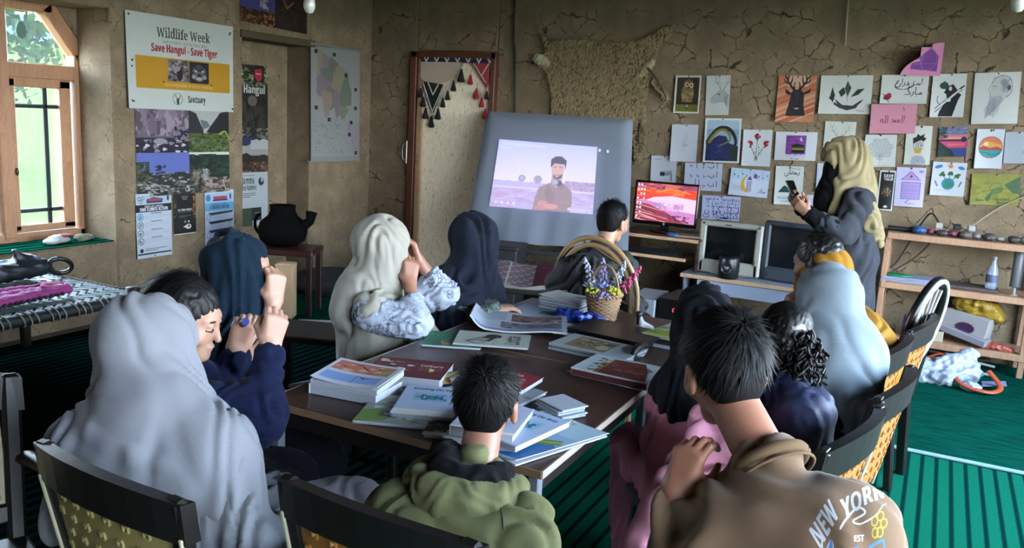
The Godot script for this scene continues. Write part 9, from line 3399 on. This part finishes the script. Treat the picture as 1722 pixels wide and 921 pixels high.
func build_basket(at: Vector3) -> void:
	var t = thing("flower_basket", "small wicker basket with arched handle standing on the far table", "basket", at)
	var wk = mat(K("b08a66"), 0.65)
	var st = mb()
	var rows = 13
	for r in rows:
		var y = 0.006 + r * 0.0085
		var R = lerpf(0.056, 0.077, float(r) / (rows - 1))
		var pts = []
		for k in 49:
			var a = TAU * k / 48.0
			pts.append(v3(cos(a), 0, sin(a)) * (R + 0.004 * sin(a * 12.0 + PI * (r % 2))) + v3(0, y, 0))
		tube(st, pts, 0.0048, 5, false)
	part(t, "woven_wall", st, wk).set_meta("kind", "stuff")
	st = mb()
	for k in 24:
		var a = TAU * k / 24.0
		tube(st, [v3(cos(a) * 0.056, 0.0, sin(a) * 0.056), v3(cos(a) * 0.078, 0.118, sin(a) * 0.078)], 0.0035, 5)
	part(t, "stakes", st, mat(K("8d6a4a"), 0.7)).set_meta("kind", "stuff")
	st = mb()
	lathe(st, [v2(0, 0.004), v2(0.055, 0.004), v2(0.055, 0.01), v2(0, 0.01)], V0, 20)
	part(t, "base", st, wk)
	st = mb()
	for e in [0.0, PI]:
		var pts = []
		for k in 61:
			var a = TAU * k / 60.0
			pts.append(v3(cos(a) * (0.079 + 0.006 * cos(a * 14.0 + e)), 0.118 + 0.006 * sin(a * 14.0 + e), sin(a) * (0.079 + 0.006 * cos(a * 14.0 + e))))
		tube(st, pts, 0.005, 5, false)
	part(t, "plaited_rim", st, wk).set_meta("kind", "stuff")
	st = mb()
	tube(st, arc(v3(0, 0.115, 0), v3(0.076, 0, 0.02), v3(0, 0.135, 0), 0.0, PI, 20), 0.006, 6)
	part(t, "handle", st, mat(K("a5805e"), 0.6))
	# artificial flowers, each one a thing standing in the basket
	rng.seed = 9
	var specs = [
		[v3(-0.005, 0.15, 0.02), "rose", K("8d8ec8"), "large lilac blue rose in the middle of the basket"],
		[v3(-0.055, 0.15, 0.015), "rose", K("b9bcc8"), "pale grey rose at the basket's left"],
		[v3(-0.035, 0.12, 0.055), "clump", K("b4bc4a"), "yellow green flower clump at the basket's left rim"],
		[v3(0.055, 0.13, 0.035), "clump", K("c4bc3c"), "yellow flower clump at the basket's right rim"],
		[v3(-0.01, 0.14, -0.01), "spike", K("a394c4"), "tall lilac flower spike at the back of the basket"],
		[v3(-0.05, 0.13, -0.015), "spike", K("c2bcd2"), "pale lilac flower spike leaning left"],
		[v3(0.035, 0.14, -0.01), "spike", K("b9c0d6"), "white blue flower spike in the middle"],
		[v3(0.07, 0.13, 0.0), "spike", K("d2447c"), "bright pink flower spike leaning right"],
		[v3(0.02, 0.11, 0.06), "clump", K("8f7fb4"), "small violet flower clump at the front rim"],
	]
	for s in specs:
		var f = thing("artificial_flower", s[3], "flower", at + s[0], 0.0, "flowers in the basket")
		var stem = mb()
		tube(stem, [v3(0, -0.1, 0), v3(0, 0.01, 0)], 0.002, 5)
		part(f, "stem", stem, mat(K("46603a"), 0.7))
		st = mb()
		match s[1]:
			"rose":
				for k in 16:
					var a = k * 2.4
					var R = 0.006 + k * 0.0022
					var b = Basis(Vector3.UP, -a) * Basis(v3(0, 0, 1), -0.4 - k * 0.05)
					ball(st, v3(cos(a) * R, 0.018 - k * 0.0012, sin(a) * R), v3(0.004, 0.015, 0.013), 6, b)
			"clump":
				for k in 30:
					var d = v3(rng.randfn(), absf(rng.randfn()) + 0.2, rng.randfn()).normalized()
					ball(st, d * v3(0.032, 0.03, 0.026), Vector3.ONE * rng.randf_range(0.006, 0.01), 6)
			"spike":
				var lean = v3(s[0].x * 1.3, 0.13, s[0].z)
				for k in 26:
					var q = lean * (0.1 + 0.9 * k / 25.0)
					var a = k * 2.4
					var R = 0.02 * (1.1 - k / 28.0)
					ball(st, q + v3(cos(a) * R, 0, sin(a) * R), v3(0.006, 0.011, 0.006), 6, Basis(v3(sin(a), 0, -cos(a)), -0.7))
				tube(st, [Vector3.ZERO, lean], 0.002, 5)
		part(f, "petals", st, mat(s[2], 0.7))

# ---------------------------------------------------------------- the wooden shelf's contents
func build_shelf_things() -> void:
	var yt = 0.932
	var y2 = 0.572
	var y3 = 0.177
	var zc = -6.74
	# top board: sockets, pebbles and small things
	var so = thing("power_strip", "pinkish power strip with plugs on the shelf's top board", "power strip", v3(0.12, yt, -6.82), 0.06)
	var st = mb()
	bx(st, v3(0, 0.03, 0), v3(0.36, 0.02, 0.07), BI, 0.004)
	part(so, "strip", st, mat(K("b78e84"), 0.5))
	for x in [-0.1, 0.02, 0.11]:
		st = mb()
		bx(st, v3(x, 0.062, 0), v3(0.05, 0.045, 0.05), BI, 0.008)
		part(so, "plug", st, mat(K("1a1a1c") if x < 0.05 and x > -0.05 else K("b9b4ae"), 0.4))
	st = mb()
	for x in [-0.15, 0.15]:
		bx(st, v3(x, 0.01, 0), v3(0.02, 0.02, 0.06), BI, 0.004)
	part(so, "feet", st, mat(K("8d6a62"), 0.5))
	st = mb()
	tube(st, spline([v3(0.02, yt + 0.08, -6.8), v3(-0.04, yt + 0.14, -6.88), v3(-0.1, yt + 0.05, -6.9), v3(-0.16, yt - 0.1, -6.96), v3(-0.24, yt - 0.28, -6.96), v3(-0.32, yt - 0.32, -6.93)], 6), 0.006, 6)
	solo("power_cable", "black power cable dropping behind the shelf's top board", "cable", st, mat(K("131214"), 0.5))
	st = mb()
	tube(st, spline([v3(0.23, yt + 0.07, -6.82), v3(0.28, yt + 0.12, -6.9), v3(0.42, yt + 0.24, -6.97), v3(0.62, yt + 0.36, -6.97)], 6), 0.005, 6)
	solo("pale_cable", "pale cable rising from the power strip up the wall", "cable", st, mat(K("b4a690"), 0.6))
	st = mb()
	tube(st, spline([v3(0.0, yt - 0.05, -6.94), v3(-0.1, yt - 0.2, -6.95), v3(-0.25, yt - 0.33, -6.92)], 6), 0.006, 6)
	solo("second_cable", "black cable slanting across the wall behind the shelf's middle bay", "cable", st, mat(K("131214"), 0.5))
	var torch = thing("black_torch", "black torch lying at the left end of the shelf top", "torch", v3(-0.22, yt, -6.74), 0.1)
	st = mb()
	tube(st, [v3(-0.09, 0.018, 0), v3(0.05, 0.018, 0)], 0.017, 12)
	part(torch, "barrel", st, mat(K("131416"), 0.35))
	st = mb()
	tube(st, [v3(0.05, 0.018, 0), v3(0.09, 0.02, 0)], [0.02, 0.026], 12)
	part(torch, "head", st, mat(K("1b1c20"), 0.3))
	rng.seed = 21
	var cols = [["2a5a94", "blue"], ["6a3038", "dark red"], ["3c3230", "dark brown"], ["7a3a4c", "rose"], ["55504a", "grey brown"], ["8d8a86", "pale grey"], ["4c4640", "brown"], ["9a9894", "whitish"], ["3f3c3a", "charcoal"], ["6e6a60", "olive grey"]]
	var dup = {}
	for i in 10:
		var s = rng.randf_range(0.026, 0.04)
		var m = field_mesh([["e", v3(0, s * 0.6, 0), v3(s * 1.2, s * 0.7, s), BI, 0.01]], s * 0.3, {}, func(p, n): return 0.25 * s * noise.get_noise_3d(p.x * 30 + i * 9, p.y * 30, p.z * 30))
		var o = mesh_node("pebble", m, mat(Color(cols[i][0]), 0.6), self)
		o.position = v3(-0.1 + i * 0.074, yt + 0.004, -6.68 - 0.03 * (i % 2))
		tag(o, "%s pebble lying on the front of the shelf top" % cols[i][1], "pebble", "pebbles on the shelf top")
	# middle board: papers, slate tray, bottle, tube
	st = mb()
	for i in 5:
		bx(st, v3(-0.1, y2 + 0.006 + i * 0.008, -6.72), v3(0.42, 0.006, 0.22), Basis(Vector3.UP, 0.03 * i), 0.001)
	solo("paper_stack", "stack of pale lilac papers at the left of the shelf's middle board", "papers", st, mat(K("9b9cb4"), 0.8)).set_meta("kind", "stuff")
	var gm = field_mesh([["e", v3(0, 0.012, 0), v3(0.1, 0.014, 0.06), BI, 0.006]], 0.007)
	var go = mesh_node("green_dish", gm, mat(K("1f7a4c"), 0.5), self)
	go.position = v3(-0.2, y2 + 0.038, -6.66)
	tag(go, "flat bright green dish on the papers of the shelf's middle board", "dish")
	st = mb()
	bx(st, v3(0.24, y2 + 0.014, -6.76), v3(0.42, 0.022, 0.2), BI, 0.003)
	solo("dark_tray", "dark slate tray lying along the shelf's middle board", "tray", st, mat(K("4a3c38"), 0.6))
	var bt = thing("plastic_bottle", "crumpled clear plastic bottle standing on the shelf's middle board", "bottle", v3(0.40, y2 + 0.026, -6.72))
	st = mb()
	lathe(st, [v2(0, 0), v2(0.034, 0.0), v2(0.037, 0.012), v2(0.034, 0.05), v2(0.037, 0.09), v2(0.033, 0.12), v2(0.026, 0.15), v2(0.012, 0.19), v2(0.012, 0.215)], V0, 18)
	var gl = mat(Color(0.6, 0.66, 0.74, 0.35), 0.2)
	gl.transparency = BaseMaterial3D.TRANSPARENCY_ALPHA
	part(bt, "body", st, gl)
	st = mb()
	lathe(st, [v2(0.014, 0.2), v2(0.015, 0.225), v2(0, 0.226)], V0, 14)
	part(bt, "cap", st, mat(K("8f949c"), 0.5))
	st = mb()
	lathe(st, [v2(0.038, 0.045), v2(0.038, 0.1)], V0, 18)
	part(bt, "label_band", st, mat(K("4d5878"), 0.6))
	var tb = thing("grey_tube", "tall grey cylinder on a short white stand at the right of the middle board", "cylinder", v3(0.545, y2, -6.70))
	st = mb()
	lathe(st, [v2(0, 0.06), v2(0.034, 0.06), v2(0.036, 0.065), v2(0.036, 0.30), v2(0.03, 0.31), v2(0, 0.31)], V0, 20)
	part(tb, "barrel", st, mat(K("6f6d70"), 0.45))
	st = mb()
	lathe(st, [v2(0.03, 0.0), v2(0.01, 0.008), v2(0.007, 0.06)], V0, 12)
	part(tb, "stand", st, mat(K("c4bfb8"), 0.4))
	# lowest board: basket with pencils, carton with goggles, yellow bag, jars
	var pk = thing("pencil_box", "cream box holding yellow pencils on the shelf's lowest board", "box", v3(0.06, y3, -6.68), 0.15)
	st = mb()
	for e in [[0, 0.05, 0.17, 0.006], [0, -0.05, 0.17, 0.006]]:
		bx(st, v3(0, 0.04, e[1]), v3(0.17, 0.08, 0.005), Basis(Vector3.RIGHT, 0.12 if e[1] > 0 else -0.12), 0.002)
	for x in [-0.085, 0.085]:
		bx(st, v3(x, 0.04, 0), v3(0.005, 0.08, 0.1), BI, 0.002)
	bx(st, v3(0, 0.004, 0), v3(0.17, 0.006, 0.1), BI, 0.002)
	part(pk, "tray", st, mat(K("b9a88e"), 0.7)).set_meta("kind", "stuff")
	for i in 3:
		var pl = thing("yellow_pencil", ["yellow pencil leaning furthest left in the cream box", "yellow pencil in the middle of the cream box", "yellow pencil leaning right in the cream box"][i], "pencil", v3(0.04 + i * 0.02, y3 + 0.02, -6.68), 0.0, "pencils in the cream box")
		st = mb()
		var tip = v3(-0.09 + i * 0.012, 0.11, 0.01 * i)
		tube(st, [V0, tip], 0.005, 6)
		part(pl, "shaft", st, mat(K("c49a2c"), 0.5))
		st = mb()
		tube(st, [tip, tip * 1.14], [0.005, 0.001], 6)
		part(pl, "point", st, mat(K("d2b48c"), 0.6))
	var jar = thing("violet_jar", "violet lidded plastic jar at the left of the lowest board", "jar", v3(-0.07, y3, -6.7))
	st = mb()
	lathe(st, [v2(0, 0), v2(0.05, 0), v2(0.055, 0.02), v2(0.053, 0.11), v2(0.045, 0.125), v2(0, 0.126)], V0, 18)
	part(jar, "body", st, mat(K("6f5aa0"), 0.4))
	st = mb()
	lathe(st, [v2(0.048, 0.125), v2(0.05, 0.15), v2(0, 0.152)], V0, 18)
	part(jar, "lid", st, mat(K("9a3a9c"), 0.4))
	var ct = thing("goggles_carton", "white carton printed with dark goggles on the lowest board", "carton", v3(0.30, y3 + 0.05, -6.76), -0.35)
	st = mb()
	bx(st, v3(0, 0.085, 0), v3(0.3, 0.17, 0.14), Basis(v3(0, 0, 1), -0.12), 0.004)
	part(ct, "box", st, mat(K("a9a2a0"), 0.7))
	st = mb()
	var gpts = PackedVector2Array()
	for k in 16:
		var a = TAU * k / 16.0
		gpts.append(v2(cos(a) * 0.06, sin(a) * 0.034 * (1.0 if sin(a) > 0 else 1.2)))
	prism(st, gpts, 0.012, v3(0.01, 0.075, 0.075), Basis(v3(0, 0, 1), -0.12))
	part(ct, "goggles_print", st, mat(K("4a2a4c"), 0.3))
	st = mb()
	bx(st, v3(0, 0.02, 0.06), v3(0.34, 0.05, 0.12), Basis(v3(0, 0, 1), -0.2), 0.006)
	part(ct, "open_flap", st, mat(K("8f8a92"), 0.7))
	var crm = func(p, n): return 0.03 * noise.get_noise_3d(p.x * 14, p.y * 14, p.z * 14) + 0.014 * absf(noise.get_noise_3d(p.x * 34, p.y * 34, p.z * 34 + 3))
	var ym = field_mesh([["c", v3(-0.1, 0.02, 0), v3(0.12, 0.01, 0), 0.05, 0.06, 0.03], ["e", v3(0, 0.05, 0), v3(0.14, 0.04, 0.08), BI, 0.03]], 0.012, {}, crm)
	var yo = mesh_node("yellow_bag", ym, mat(K("b08a20"), 0.5), self)
	yo.position = v3(0.34, y3 + 0.245, -6.77)
	yo.rotation.z = -0.2
	tag(yo, "crumpled yellow plastic bag lying on the goggles carton", "plastic bag")
	var rm = field_mesh([["c", v3(-0.1, 0.02, 0), v3(0.1, 0.015, 0.02), 0.025, 0.02, 0.03], ["e", v3(0, 0.02, 0), v3(0.07, 0.02, 0.05), BI, 0.02]], 0.008, {}, func(p, n): return 0.015 * noise.get_noise_3d(p.x * 30, p.y * 30, p.z * 30))
	var ro = mesh_node("red_wrapper", rm, mat(K("b0503c"), 0.5), self)
	ro.position = v3(0.48, y3, -6.68)
	tag(ro, "crumpled orange red wrapper at the right of the lowest board", "wrapper")
	# below the shelf: sticks, white bag with orange handles, paper
	st = mb()
	tube(st, [v3(-0.1, 0.09, -6.78), v3(0.5, 0.06, -6.64)], 0.009, 8)
	solo("white_rod", "long white rod lying under the shelf, nearer the wall", "rod", st, mat(K("b4b4b0"), 0.5))
	st = mb()
	tube(st, [v3(0.2, 0.03, -6.55), v3(0.5, 0.03, -6.5)], 0.009, 8)
	solo("short_rod", "shorter white rod lying on the floor before the shelf", "rod", st, mat(K("b4b4b0"), 0.5))
	var wb = thing("white_carrier_bag", "crumpled white plastic carrier bag with orange handles on the floor", "plastic bag", v3(0.2, 0.012, -6.2), 0.2)
	var wm = field_mesh([["c", v3(-0.16, 0.06, 0.0), v3(0.14, 0.07, -0.04), 0.075, 0.075, 0.05], ["c", v3(0.0, 0.12, -0.04), v3(0.15, 0.19, -0.08), 0.06, 0.035, 0.06], ["c", v3(-0.18, 0.03, 0.06), v3(-0.02, 0.05, 0.1), 0.05, 0.05, 0.04], ["cut", Vector3.DOWN, V0]], 0.011, {}, crm)
	mesh_node("bag", wm, mat(K("a6adbd"), 0.4), wb)
	st = mb()
	tube(st, spline([v3(0.03, 0.06, 0.1), v3(0.06, 0.04, 0.2), v3(0.2, 0.025, 0.24), v3(0.29, 0.04, 0.14), v3(0.24, 0.11, 0.02)], 6), 0.018, 8, true, 0.5)
	part(wb, "orange_handle", st, mat(K("c4512c"), 0.5))
	st = mb()
	tube(st, spline([v3(-0.12, 0.13, -0.08), v3(-0.04, 0.17, -0.06), v3(0.02, 0.14, -0.02)], 6), 0.018, 8, true, 0.5)
	part(wb, "orange_handle", st, mat(K("c4512c"), 0.5))
	var pm = field_mesh([["e", v3(0, 0.03, 0), v3(0.06, 0.03, 0.05), BI, 0.02]], 0.009, {}, func(p, n): return 0.02 * noise.get_noise_3d(p.x * 26, p.y * 26, p.z * 26))
	var po = mesh_node("paper_ball", pm, mat(K("a9b4cc"), 0.7), self)
	po.position = v3(0.34, 0.012, -6.05)
	tag(po, "crumpled pale blue paper inside the orange handle on the floor", "paper")
	st = mb()
	bx(st, v3(0.48, 0.045, -6.22), v3(0.14, 0.004, 0.12), Basis(v3(0, 0, 1), 0.2), 0.0)
	solo("lilac_sheet", "lilac sheet of paper on the floor beside the white bag", "paper", st, mat(K("9a9cc0"), 0.8))
	var rb = thing("red_crate", "low dark red crate under the shelf's left end", "crate", v3(-0.18, 0.012, -6.62), 0.05)
	st = mb()
	bx(st, v3(0, 0.05, 0), v3(0.26, 0.1, 0.2), BI, 0.006)
	part(rb, "body", st, mat(K("5a2a26"), 0.6))
	st = mb()
	bx(st, v3(0, 0.105, 0), v3(0.27, 0.012, 0.21), BI, 0.004)
	part(rb, "rim", st, mat(K("7a3a34"), 0.6))

const BI := Basis.IDENTITY

func v3(x: float, y: float, z: float) -> Vector3: return Vector3(x, y, z)

func v2(x: float, y: float) -> Vector2: return Vector2(x, y)

func K(s: String) -> Color: return Color(s)
